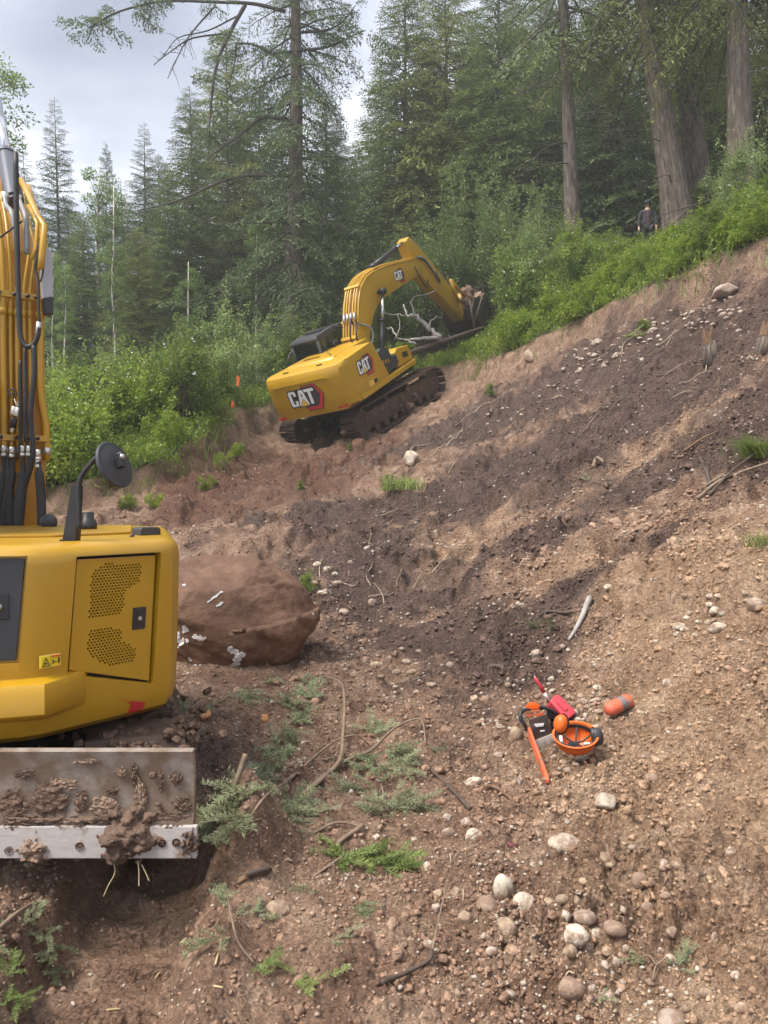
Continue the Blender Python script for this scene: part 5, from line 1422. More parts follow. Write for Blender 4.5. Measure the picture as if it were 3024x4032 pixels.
    c = b + (b - a).normalized() * 1.0
    sc = bo(MB().cyl(a, b, .066, 20).cyl(b - (b - a) * .06, b, .074, 20).cyl(a - (b - a) * .05, a + (b - a) * .02, .05, 16), 'stick_cylinder', mat('grey_cylinder', (.10, .105, .13), .35, .3), None, 40)
    bo(MB().cyl(b, c, .035, 16), 'rod', M_STEEL, sc)
    for (p0, p1, p2, p3) in (((72, 780), (85, 810), (103, 870), (106, 1000)), ((20, 770), (25, 810), (50, 850), (72, 1010))):
        bo(MB().tube(spline([hz2(*p0, d=5.25), hz2(*p1, d=5.2), hz2(*p2, d=5.1), hz2(*p3, d=5.08)], 5), .017, 8), 'hose', mat('greyish_hose', (.20, .21, .21), .45), sc)
        q = hz2(*p0, d=5.25); bo(MB().cyl(q - Vector((0, .0, .04)), q + Vector((0, 0, .02)), .025, 6), 'hose_fitting', M_ZINC, sc)
    # yellow bracket pipe bulging out at the right, grey lamp box
    bo(MB().tube([hz2(160, 1060), hz2(165, 1010), hz2(176, 890), hz2(148, 850, d=5.15), hz2(108, 760, d=5.3), hz2(82, 710, d=5.5)], .022, 9), 'side_pipe', M_YEL2, boom)
    bo(MB().tube([hz2(125, 1020), hz2(142, 980), hz2(147, 880), hz2(112, 810, d=5.2)], .013, 8), 'side_pipe', M_YEL2, boom)
    q0 = hz2(180, 1090, d=5.2)
    M_LG = mat('pale_grey_housing', (.34, .34, .38), .6)
    bx_ = bo(MB().prism([(-.028, -.16), (.035, -.14), (.035, .15), (.015, .18), (-.028, .18)], -.05, .05, 'y', M=Matrix.Translation(q0), bev=.006), 'lamp_housing', M_LG)
    bo(MB().box((q0.x + .01, q0.y, q0.z - .20), (.06, .09, .12), bev=.01), 'lamp', M_BLK, bx_)
    return root
near_excavator()
# ------------------------------------------------------------------ boulder, cobbles, clods
from mathutils.bvhtree import BVHTree
def ico(sub):
    bm = bmesh.new(); bmesh.ops.create_icosphere(bm, subdivisions=sub, radius=1.0)
    bm.verts.index_update()
    V = np.array([v.co[:] for v in bm.verts]); F = np.array([[v.index for v in f.verts] for f in bm.faces]); bm.free()
    return V, F
def n3(V, s, seed, o=3):
    return (fbm(V[:, 0] * s + V[:, 2] * .7 * s, V[:, 1] * s - V[:, 2] * .4 * s, o, seed) + fbm(V[:, 2] * s + 5, V[:, 0] * s * .8 - V[:, 1] * s * .5, o, seed + 7)) * .5

def stone_material(name, c1, c2, mud=(.235, .155, .108), thr=(.43, .60)):
    m = bpy.data.materials.new(name); m.use_nodes = True
    t = m.node_tree; b = t.nodes['Principled BSDF']
    co = N(t, 'ShaderNodeTexCoord'); oi = N(t, 'ShaderNodeObjectInfo')
    mu = N(t, 'ShaderNodeMath', operation='MULTIPLY'); mu.inputs[1].default_value = 37.0; LK(t, oi.outputs['Random'], mu.inputs[0])
    va = N(t, 'ShaderNodeVectorMath', operation='ADD'); LK(t, co.outputs['Object'], va.inputs[0]); LK(t, mu.outputs[0], va.inputs[1])
    n1 = N(t, 'ShaderNodeTexNoise'); n1.inputs['Scale'].default_value = 1.3; n1.inputs['Detail'].default_value = 6; LK(t, va.outputs[0], n1.inputs['Vector'])
    n2 = N(t, 'ShaderNodeTexNoise'); n2.inputs['Scale'].default_value = 9; n2.inputs['Detail'].default_value = 6; LK(t, va.outputs[0], n2.inputs['Vector'])
    r = N(t, 'ShaderNodeValToRGB'); r.color_ramp.elements[0].position = .3; r.color_ramp.elements[1].position = .7
    r.color_ramp.elements[0].color = (*c1, 1); r.color_ramp.elements[1].color = (*c2, 1); LK(t, n2.outputs[0], r.inputs[0])
    hs = N(t, 'ShaderNodeHueSaturation'); mr = N(t, 'ShaderNodeMapRange'); mr.inputs[3].default_value = .72; mr.inputs[4].default_value = 1.15
    LK(t, oi.outputs['Random'], mr.inputs[0]); LK(t, mr.outputs[0], hs.inputs['Value']); LK(t, r.outputs[0], hs.inputs['Color'])
    mm = N(t, 'ShaderNodeMapRange'); mm.inputs[1].default_value = thr[0]; mm.inputs[2].default_value = thr[1]; LK(t, n1.outputs[0], mm.inputs[0])
    mx = N(t, 'ShaderNodeMix', data_type='RGBA'); LK(t, mm.outputs[0], mx.inputs[0]); LK(t, hs.outputs[0], mx.inputs[6]); mx.inputs[7].default_value = (*mud, 1)
    LK(t, mx.outputs[2], b.inputs['Base Color']); b.inputs['Roughness'].default_value = .75
    bp = N(t, 'ShaderNodeBump'); bp.inputs['Strength'].default_value = .35; bp.inputs['Distance'].default_value = .04; LK(t, n2.outputs[0], bp.inputs['Height']); LK(t, bp.outputs[0], b.inputs['Normal'])
    return m
M_STN = [stone_material('pale_river_stone', (.44, .37, .285), (.60, .54, .45)), stone_material('pinkish_river_stone', (.36, .275, .215), (.50, .41, .345)), stone_material('tan_river_stone', (.33, .235, .155), (.46, .355, .25)), stone_material('brown_muddy_stone', (.27, .185, .13), (.38, .28, .21), thr=(.42, .54))]

def make_stones():
    out = {}
    V0, F0 = ico(3)
    for mi in range(4):
        for k in range(5):
            sd = 200 + k * 9 + mi * 3; rg = np.random.default_rng(sd)
            V = V0 * np.array([1.0, rg.uniform(.68, .95), rg.uniform(.5, .8)])
            V = V * (1 + .30 * n3(V, 1.0, sd, 2) + .10 * n3(V, 2.6, sd + 2, 3))[:, None]
            if k == 4:   # broken, angular
                for q in range(9):
                    nrm = unit(1, rg)[0]; lim = rg.uniform(.48, .75); dd = V @ nrm; V = V - np.where(dd > lim, dd - lim, 0)[:, None] * nrm
            out[(mi, k)] = npmesh('stone', V, None, F0, M_STN[mi], smooth=True)
    return out
STN = make_stones()
def stone(p, w, h=None, mi=0, k=None, sink=.35, label='', group=None, name='cobble'):
    """w, h in metres across"""
    k = rnd.choice([0, 1, 2, 3, 4, 4]) if k is None else k
    o = link(name, STN[(mi, k)])
    h = h or w * rnd.uniform(.6, .9)
    o.scale = (w / 2, w / 2 * rnd.uniform(.8, 1.1), h / 2 * 1.35)
    o.location = (p.x, p.y, p.z + h * (.5 - sink))
    o.rotation_euler = (rnd.uniform(-.35, .35), rnd.uniform(-.35, .35), rnd.uniform(0, 6.28) if k == 4 else rnd.uniform(-.5, .5))
    tag(o, label, 'stone', group)
    return o
def pstone(u, v, w, h=None, mi=0, k=None, label='', group=None, sink=.40):
    """stone given by the photo pixel of its middle and its size in photo pixels"""
    p = ground(u, v + (h or w * .7) * .35); m = p.y / FPX
    return stone(p, w * m, (h or w * .75) * m, mi, k, sink, label, group)

# single stones worth pointing at
pstone(2235, 3312, 150, 95, 0, 0, 'largest white half-buried cobble, above the cobble cluster at lower right', None, .35)
pstone(1980, 3490, 82, 130, 0, 1, 'upright egg-shaped white cobble left of the cobble cluster', None, .2)
pstone(2070, 3535, 98, 92, 0, 2, 'round pale cobble just right of the upright egg-shaped one')
pstone(1918, 3545, 84, 78, 3, 1, 'mud-coated brown cobble touching the upright egg-shaped one')
pstone(1987, 3636, 104, 110, 2, 0, 'big round muddy cobble below the upright egg-shaped one')
pstone(2644, 4000, 120, 95, 1, 1, 'large rounded cobble cut by the bottom border at lower right')
pstone(2253, 3870, 112, 100, 3, 2, 'large mud-covered cobble near the bottom, below the cobble cluster')
pstone(2382, 3152, 118, 55, 0, 4, 'flat pale angular slab stuck in the mud below the helmet', None, .2)
pstone(1098, 3562, 100, 66, 2, 1, 'tan oval cobble in the mud right of the track rut')
pstone(2027, 2874, 76, 76, 2, 4, 'yellowish angular rock left of the chainsaw')
pstone(2280, 2972, 70, 54, 0, 3, 'pale oval cobble touching the upturned helmet')
pstone(1615, 1786, 72, 80, 0, 4, 'white angular rock alone on the slope below the far excavator')
pstone(2088, 1384, 90, 62, 2, 4, 'brown rock at the grass edge right of the far excavator')
pstone(2855, 1135, 150, 62, 1, 4, 'broad pinkish rock among pebbles at the upper right')
pstone(2977, 2362, 70, 72, 1, 1, 'big round stone near the right border on the tan slope')
pstone(2830, 2462, 82, 52, 0, 0, 'largest cobble in the heap on the right slope')
G1 = 'cobbles lying in the muddy foreground'
for q in [(2304, 3597, 86, 72, 1), (2267, 3660, 96, 88, 0), (2354, 3664, 80, 46, 0), (2226, 3595, 58, 46, 0), (2313, 3724, 76, 68, 1), (2244, 3734, 60, 62, 2), (1872, 3278, 84, 76, 0)]:
    pstone(*q, None, 'pale cobble packed in the cobble cluster at lower right', G1)
for q in [(1835, 3228, 44, 42, 1), (1757, 3210, 58, 40, 0), (1766, 3268, 54, 48, 1), (1863, 3069, 74, 36, 0), (2382, 3364, 74, 60, 2), (2520, 3446, 66, 80, 3), (2616, 3392, 36, 58, 1), (2451, 3572, 48, 42, 1), (2382, 3788, 54, 50, 1), (2425, 3778, 40, 42, 0), (2465, 3728, 36, 46, 0), (2391, 3736, 52, 40, 2), (2814, 3678, 30, 42, 1), (2644, 3655, 60, 48, 2), (2640, 3764, 60, 56, 1), (2602, 3735, 40, 44, 1), (1720, 3562, 52, 50, 1), (1794, 3502, 66, 52, 2), (1720, 3512, 74, 50, 2), (1840, 3600, 84, 72, 2), (1912, 3680, 38, 32, 0), (1688, 3709, 48, 42, 0), (1936, 3736, 50, 44, 1), (2005, 3905, 54, 46, 1), (1803, 3900, 44, 48, 2), (2878, 3342, 48, 44, 1), (2330, 3882, 40, 40, 1), (2896, 3828, 46, 44, 1), (2400, 3910, 44, 36, 1), (2100, 3400, 26, 22, 0), (2130, 3395, 22, 22, 0), (2232, 3230, 30, 22, 0), (2402, 3400, 38, 30, 2), (2665, 3400, 40, 34, 2), (2620, 3520, 46, 36, 2), (2160, 3545, 52, 50, 2), (2215, 3530, 56, 50, 2), (2275, 3540, 60, 56, 2), (2550, 3560, 60, 50, 3), (2420, 3640, 90, 66, 3), (2300, 3460, 44, 36, 2), (2490, 3330, 36, 30, 1), (1630, 3300, 30, 24, 0), (1685, 3400, 40, 26, 0), (1540, 3640, 40, 32, 1), (1480, 3290, 36, 24, 0), (2780, 3900, 56, 46, 2), (2920, 3960, 60, 50, 2), (2560, 3860, 50, 44, 3), (2700, 3960, 46, 40, 2)]:
    pstone(*q, None, 'loose cobble in the churned mud ' + ('above left of the cobble cluster' if q[1] < 3450 and q[0] < 2200 else 'above right of the cobble cluster' if q[1] < 3480 else 'left of the upright egg-shaped cobble' if q[0] < 1960 else 'under the cobble cluster, near the bottom' if q[1] > 3680 and q[0] < 2560 else 'right of the cobble cluster, towards the border' if q[0] > 2480 else 'edging the cobble cluster'), G1)
G2 = 'pebbles round the dropped tools'
Z5 = lambda X, Y: (1900 + X * .4219, 2600 + Y * .4219)
for (X, Y, W, Hh, mi) in [(855, 470, 90, 90, 0), (980, 420, 84, 62, 1), (945, 370, 76, 76, 1), (1040, 300, 66, 60, 0), (1105, 310, 62, 70, 1), (1060, 360, 120, 56, 0), (820, 330, 90, 46, 0), (960, 500, 74, 66, 0), (1085, 465, 84, 66, 1), (890, 540, 62, 50, 0), (950, 540, 64, 42, 0), (1075, 240, 105, 66, 0), (920, 330, 80, 50, 1), (850, 395, 80, 60, 1), (1040, 400, 66, 46, 1), (920, 450, 60, 50, 1), (1010, 450, 56, 50, 0)]:
    u, v = Z5(X, Y); pstone(u, v, W * .4219, Hh * .4219, mi, None, 'rounded pebble in the small heap behind the upturned helmet', G2)
for (X, Y, W, Hh, mi) in [(170, 610, 96, 56, 0), (140, 870, 140, 90, 1), (665, 890, 84, 66, 1), (345, 1100, 80, 110, 0), (510, 1110, 76, 80, 1), (1210, 800, 56, 56, 1), (1580, 1080, 150, 130, 3), (650, 150, 60, 36, 0), (240, 165, 40, 60, 0), (300, 430, 60, 46, 1), (650, 275, 70, 44, 0), (620, 210, 90, 44, 0), (770, 940, 120, 70, 2), (800, 1010, 80, 70, 1), (720, 1000, 70, 50, 1), (1505, 590, 46, 56, 1), (1260, 215, 60, 26, 0), (720, 95, 60, 50, 0), (270, 490, 40, 30, 0), (560, 1180, 90, 60, 1), (1060, 610, 80, 60, 0), (1230, 530, 40, 36, 1), (870, 960, 70, 40, 1), (1120, 660, 46, 46, 1), (1500, 890, 46, 30, 0)]:
    u, v = Z5(X, Y); pstone(u, v, W * .4219, Hh * .4219, mi, None, 'loose stone strewn around the chainsaw and helmet', G2)
G3 = 'cobble heap on the right slope'
Z7 = lambda X, Y: (2400 + X * .4522, 1600 + Y * .4522)
for (X, Y, W, Hh, mi) in [(605, 1900, 115, 80, 0), (920, 1760, 100, 90, 0), (880, 1720, 90, 60, 0), (670, 1830, 84, 44, 0), (860, 1870, 76, 80, 2), (980, 1790, 66, 60, 0), (560, 1650, 50, 90, 1), (570, 1830, 76, 60, 3), (750, 1980, 60, 50, 0), (700, 1790, 80, 50, 1), (660, 1640, 60, 60, 2), (880, 1640, 80, 50, 0), (950, 1640, 80, 50, 1), (780, 1870, 70, 40, 0), (660, 1930, 100, 60, 0), (830, 1960, 80, 56, 2), (580, 1970, 60, 50, 0), (910, 1850, 70, 50, 1), (770, 1780, 50, 40, 1)]:
    u, v = Z7(X, Y); pstone(u, v, W * .4522, Hh * .4522, mi, None, 'pale cobble in the heap halfway up the right border', G3)
G4 = 'pale stones strewn on the cut slope'
for (u, v, w, h, mi) in [(2584, 2272, 26, 22, 0), (2565, 2280, 18, 18, 0), (3002, 1990, 24, 26, 0), (2935, 2332, 22, 18, 0), (1464, 2362, 48, 46, 1), (1354, 2404, 44, 40, 1), (2113, 2563, 44, 28, 1), (1772, 2612, 32, 28, 0), (1870, 2745, 54, 46, 2), (2628, 2680, 40, 44, 1), (2215, 2540, 24, 22, 1), (2000, 2690, 26, 28, 1), (2170, 2670, 30, 22, 0), (2395, 2305, 40, 24, 0), (2405, 2210, 20, 18, 0), (1290, 2235, 34, 40, 0), (1320, 2255, 26, 20, 0), (1250, 2215, 40, 24, 0), (1330, 2290, 46, 30, 1), (1380, 2210, 24, 20, 0), (1240, 2290, 30, 26, 1), (1270, 2330, 40, 26, 0), (1715, 2090, 16, 16, 0), (2260, 1970, 16, 14, 0), (2505, 2000, 16, 14, 0), (1990, 1955, 16, 14, 0), (2405, 1930, 14, 14, 0)]:
    pstone(u, v, w, h, mi, None, 'pale stone lying singly on the dark cut slope', G4)
for (u, v, w, h, mi) in [(1480, 2610, 46, 40, 2), (1530, 2590, 54, 46, 2), (1560, 2640, 40, 32, 1), (1440, 2590, 40, 34, 2), (1600, 2600, 36, 28, 1), (1620, 2640, 40, 30, 2), (1500, 2660, 40, 30, 3), (1395, 2650, 44, 36, 3), (1580, 2550, 34, 24, 1), (1650, 2560, 30, 24, 1), (1700, 2690, 40, 30, 1), (1425, 2520, 30, 24, 2), (1555, 2700, 26, 22, 0), (1640, 2720, 30, 26, 1), (1780, 2570, 28, 22, 2), (1340, 2560, 30, 28, 3)]:
    pstone(u, v, w, h, mi, None, 'reddish stone in the rubble right of the painted boulder', 'reddish rubble beside the boulder')
G5 = 'pebble fan at the top of the slope'
pstone(2350, 1341, 46, 36, 1, None, 'larger round stone at the left end of the pebble fan near the grass')
pstone(2571, 1293, 40, 32, 1, None, 'larger round stone in the middle of the pebble fan')
pstone(2848, 1234, 34, 30, 1, None, 'round stone just below the broad pinkish rock')
_r5 = random.Random(55)
for i in range(105):
    t = _r5.random(); u = 2240 + 720 * t + _r5.gauss(0, 30); v = 1420 - 250 * t + _r5.gauss(0, 36) + (30 if t > .75 else 0)
    if u > 3010: continue
    w = _r5.uniform(9, 27); pstone(u, v, w, w * _r5.uniform(.6, .9), _r5.choice([0, 1, 1, 0]), None, 'small pale stone in the pebble fan below the grass edge', G5)
for i in range(26):
    u = 1900 + _r5.random() * 420; v = 1660 - (u - 1900) * .42 + _r5.gauss(0, 30); w = _r5.uniform(8, 20)
    pstone(u, v, w, w * .7, 0, None, 'tiny pale stone on the dark soil below the tracks and grass edge', 'tiny stones below the grass edge')

# --- pebbles and clods nobody could count
def clods():
    rg = np.random.default_rng(404)
    tpl = []
    V0, F0 = ico(2)
    for k in range(7):
        V = V0 * np.array([1, rg.uniform(.7, 1), rg.uniform(.55, .8)]); V = V * (1 + .55 * n3(V, 1.5, 300 + k * 5, 3) * 2 + rg.uniform(-.20, .20, (len(V),)))[:, None]; tpl.append(V)
    V1, F1 = ico(1)
    tpl1 = [V1 * np.array([1, rg.uniform(.7, 1), rg.uniform(.5, .8)]) * rg.uniform(.75, 1.2, (len(V1), 1)) for k in range(7)]
    VO = np.array([[1, 0, 0], [-1, 0, 0], [0, 1, 0], [0, -1, 0], [0, 0, 1], [0, 0, -1]], float); FO = np.array([[0, 2, 4], [2, 1, 4], [1, 3, 4], [3, 0, 4], [2, 0, 5], [1, 2, 5], [3, 1, 5], [0, 3, 5]])
    tpo = [VO * np.array([1, rg.uniform(.7, 1), rg.uniform(.6, .9)]) * rg.uniform(.75, 1.25, (6, 1)) + rg.normal(size=(6, 3)) * .22 for k in range(9)]
    def scatter(n, ymin, ymax, smin, smax, tp, F, seed, dens, flatz=.25, pw=2.2):
        rg = np.random.default_rng(seed)
        y = ymin * (ymax / ymin) ** rg.uniform(0, 1, n * 3); x = rg.uniform(-.62, .62, n * 3) * y + rg.uniform(-.3, .3, n * 3)
        keep = rg.uniform(0, 1, n * 3) < dens(x, y); x = x[keep][:n]; y = y[keep][:n]; n = len(x)
        s = smin * (smax / smin) ** (rg.uniform(0, 1, n) ** pw) * np.clip(y / 4.5, .8, 1.9)
        z = H(x, y) + s * flatz
        VV = []; FF = []; o = 0
        for k in range(len(tp)):
            i = np.arange(k, n, len(tp)); m = len(i); a = rg.uniform(0, 6.28, m); b = rg.normal(size=m) * .5
            ca, sa, cb, sb = np.cos(a), np.sin(a), np.cos(b), np.sin(b)
            T = tp[k][None] * s[i][:, None, None] * rg.uniform(.8, 1.25, (m, 1, 3))
            X = T[..., 0] * ca[:, None] - T[..., 1] * sa[:, None]; Y = T[..., 0] * sa[:, None] + T[..., 1] * ca[:, None]; Z = T[..., 2]
            Y2 = Y * cb[:, None] - Z * sb[:, None]; Z2 = Y * sb[:, None] + Z * cb[:, None]
            W = np.stack([X + x[i][:, None], Y2 + y[i][:, None], Z2 + z[i][:, None]], -1).reshape(-1, 3)
            f = (F[None] + (np.arange(m) * len(tp[k]))[:, None, None]).reshape(-1, 3) + o
            VV.append(W); FF.append(f); o += len(W)
        return np.concatenate(VV), np.concatenate(FF), (x, y)
    def dens(x, y):
        cut = edge_sd(x, y) < -.2
        right = .48 + .52 * sstep(-.3, .9, x - .12 * y + .3)
        return cut * right * (1 - .8 * rutmask(x, y)) * (.25 + .75 * sstep(-.2, .3, fbm(x * 1.1, y * 1.1, 3, 140)))
    def attach(me, nv):
        co = np.empty(len(me.vertices) * 3, np.float32); me.vertices.foreach_get('co', co); co = co.reshape(-1, 3); st = nv
        c1 = co[::st].astype(float); z = np.repeat(np.concatenate([zones(c1[i:i + 60000, 0], c1[i:i + 60000, 1]) for i in range(0, len(c1), 60000)]), st, 0)[:len(co)]
        ca = me.color_attributes.new('soil', 'FLOAT_COLOR', 'POINT'); ca.data.foreach_set('color', z.astype(np.float32).ravel())
    V, F, _ = scatter(1500, 2.2, 10, .010, .034, tpl, F0, 1, dens, .05, 1.6)
    me = npmesh('soil_clods', V, None, F, M_CLOD); attach(me, len(V0))
    tag(link('soil_clods', me), 'crumbly clods of wet soil strewn over the churned ground', 'soil', kind='stuff')
    V, F, _ = scatter(34000, 2.2, 19, .004, .019, tpo, FO, 2, dens, .25, 1.4)
    me = npmesh('soil_crumbs', V, None, F, M_CLOD); attach(me, 6)
    tag(link('soil_crumbs', me), 'fine soil crumbs strewn over the churned ground', 'soil', kind='stuff')
    M_PEB = stone_material('small_pebble', (.38, .30, .23), (.58, .52, .44), thr=(.52, .6))
    def dens2(x, y):
        return (edge_sd(x, y) < -.3) * (1 - .9 * rutmask(x, y)) * (.12 + .88 * sstep(-.05, .3, fbm(x * .8 + 9, y * .8, 3, 150)))
    V, F, _ = scatter(7500, 2.3, 24, .005, .017, tpl1, F1, 3, dens2, .15)
    tag(link('gravel', npmesh('gravel', V, None, F, M_PEB, True)), 'fine pale gravel sprinkled over mud and slope', 'gravel', kind='stuff')
clods()

# --- the painted boulder
def boulder():
    V, F = ico(6)
    c = at(905, 2452, 7.35)
    V = np.sign(V) * np.abs(V) ** .82                       # blockier than a ball
    V = V / np.maximum(np.linalg.norm(V, axis=1, keepdims=True) ** .35, 1e-6)
    V = V * np.array([.88, .66, .66])
    rgb = np.random.default_rng(9)
    for q in range(8):                                      # broad broken faces
        nr_ = unit(1, rgb)[0]; nr_[1] = -abs(nr_[1]) if q % 3 else nr_[1]; dd = V @ nr_; lim = np.quantile(dd, rgb.uniform(.88, .965)); V = V - np.where(dd > lim, (dd - lim) * .82, 0)[:, None] * nr_
    V[:, 2] -= .10 * V[:, 0] * (V[:, 2] > 0)                # top falls to the right
    V[:, 2] += .20 * V[:, 0] * (V[:, 2] < 0)                # underside rises to the right
    k = 1 + .09 * n3(V, 1.4, 501, 3) + .03 * n3(V, 4.5, 509, 4)
    k = k - .035 * sstep(.02, .06, n3(V, 1.9, 521, 4)) - .012 * sstep(.0, .08, n3(V, 8, 531, 3))
    V = V * k[:, None] + np.array(c)
    m = bpy.data.materials.new('red_brown_rock'); m.use_nodes = True
    t = m.node_tree; b = t.nodes['Principled BSDF']; g = N(t, 'ShaderNodeNewGeometry')
    n1 = N(t, 'ShaderNodeTexNoise'); n1.inputs['Scale'].default_value = 3.4; n1.inputs['Detail'].default_value = 10; n1.inputs['Roughness'].default_value = .68; LK(t, g.outputs['Position'], n1.inputs['Vector'])
    r = N(t, 'ShaderNodeValToRGB'); el = r.color_ramp.elements; el[0].position = .32; el[1].position = .72; el[0].color = (.100, .050, .028, 1); el[1].color = (.28, .158, .100, 1)
    q = el.new(.5); q.color = (.165, .085, .050, 1); LK(t, n1.outputs[0], r.inputs[0]); LK(t, r.outputs[0], b.inputs['Base Color'])
    n2 = N(t, 'ShaderNodeTexNoise'); n2.inputs['Scale'].default_value = 17; n2.inputs['Detail'].default_value = 9; n2.inputs['Roughness'].default_value = .7; LK(t, g.outputs['Position'], n2.inputs['Vector'])
    bp = N(t, 'ShaderNodeBump'); bp.inputs['Strength'].default_value = .7; bp.inputs['Distance'].default_value = .03; LK(t, n2.outputs[0], bp.inputs['Height']); LK(t, bp.outputs[0], b.inputs['Normal'])
    b.inputs['Roughness'].default_value = .7
    root = empty('boulder', (c.x, c.y, c.z - .55))
    me = npmesh('rock', V - np.array([c.x, c.y, c.z - .55]), None, F, m, smooth=True)
    link('rock', me, root)
    tag(root, 'huge red-brown boulder with white scrape marks beside the compact excavator', 'boulder')
    bv = BVHTree.FromPolygons([tuple(v) for v in V], [tuple(f) for f in F])
    M_SCR = mat('white_rock_scrape', (.78, .77, .77), .8, vscale=60, col2=(.45, .38, .35), thr=(.50, .75))
    rg = random.Random(8)
    Z8 = lambda X, Y: (600 + X * .4822, 2150 + Y * .4822)
    def mark(pts, wd, n, jit):
        """flecks of crushed rock along a line of photo points, lying on the rock"""
        mb = MB()
        for i in range(n):
            f = rg.random() * (len(pts) - 1); j = int(f); a, b_ = pts[j], pts[min(j + 1, len(pts) - 1)]
            X = a[0] + (b_[0] - a[0]) * (f - j) + rg.gauss(0, jit); Y = a[1] + (b_[1] - a[1]) * (f - j) + rg.gauss(0, jit)
            d = (at(*Z8(X, Y), 3.0) - Vector((0, 0, CAMZ))).normalized()
            h, nn, _, _ = bv.ray_cast(Vector((0, 0, CAMZ)), d)
            if h is None: continue
            T = Matrix.Translation(h - root.location + nn * .003) @ nn.to_track_quat('Z', 'Y').to_matrix().to_4x4()
            k = rg.randint(5, 8); s = wd * rg.uniform(.6, 1.7) * .4822 * 7.3 / FPX
            mb.prism([(s * math.cos(6.28 * q / k) * rg.uniform(.5, 1.1), s * math.sin(6.28 * q / k) * rg.uniform(.4, .9)) for q in range(k)], -.006, .004, 'z', M=T)
        if mb.v: mb.build('white_scrape', M_SCR, root)
    mark([(450, 462), (570, 372)], 7, 26, 2); mark([(530, 488), (575, 465)], 9, 12, 4); mark([(262, 320), (264, 322)], 12, 4, 3)
    mark([(140, 690), (175, 730), (210, 760), (240, 780)], 16, 60, 16); mark([(255, 670), (285, 690)], 14, 16, 9); mark([(330, 728), (380, 752), (435, 762)], 12, 22, 8)
    mark([(630, 840), (690, 870), (740, 885), (700, 900), (680, 950), (655, 985)], 15, 56, 10); mark([(300, 975), (380, 985), (450, 1005), (520, 1030), (590, 1075)], 10, 60, 8); mark([(130, 830), (140, 860)], 12, 8, 5); mark([(295, 910), (320, 940)], 8, 5, 3); mark([(1308, 540), (1312, 560)], 7, 4, 3)
boulder()
# ------------------------------------------------------------------ dropped tools
M_ORG = mat('orange_plastic', (.66, .125, .015), .45, vscale=22, col2=(.30, .13, .06), thr=(.60, .72), bump=.15, bscale=60, bdist=.003)
M_ORGD = mat('mud_smeared_orange', (.70, .13, .05), .55, vscale=16, col2=(.22, .14, .10), thr=(.54, .62))
M_REDP = mat('red_plastic', (.50, .045, .065), .45, vscale=22, col2=(.26, .10, .08), thr=(.58, .70))
M_GREYW = mat('dirty_white_casing', (.42, .37, .34), .55, vscale=14, col2=(.20, .13, .10), thr=(.5, .64))
M_BRN = mat('dirty_dark_cover', (.055, .032, .026), .6, vscale=12, col2=(.12, .075, .055), thr=(.5, .68))
M_BLKP = mat('black_plastic', (.022, .022, .024), .45, var=.3)
M_JUG = mat('mud_caked_jug', (.60, .12, .06), .6, vscale=11, col2=(.24, .155, .11), thr=(.46, .54), bump=.3, bscale=50, bdist=.006)
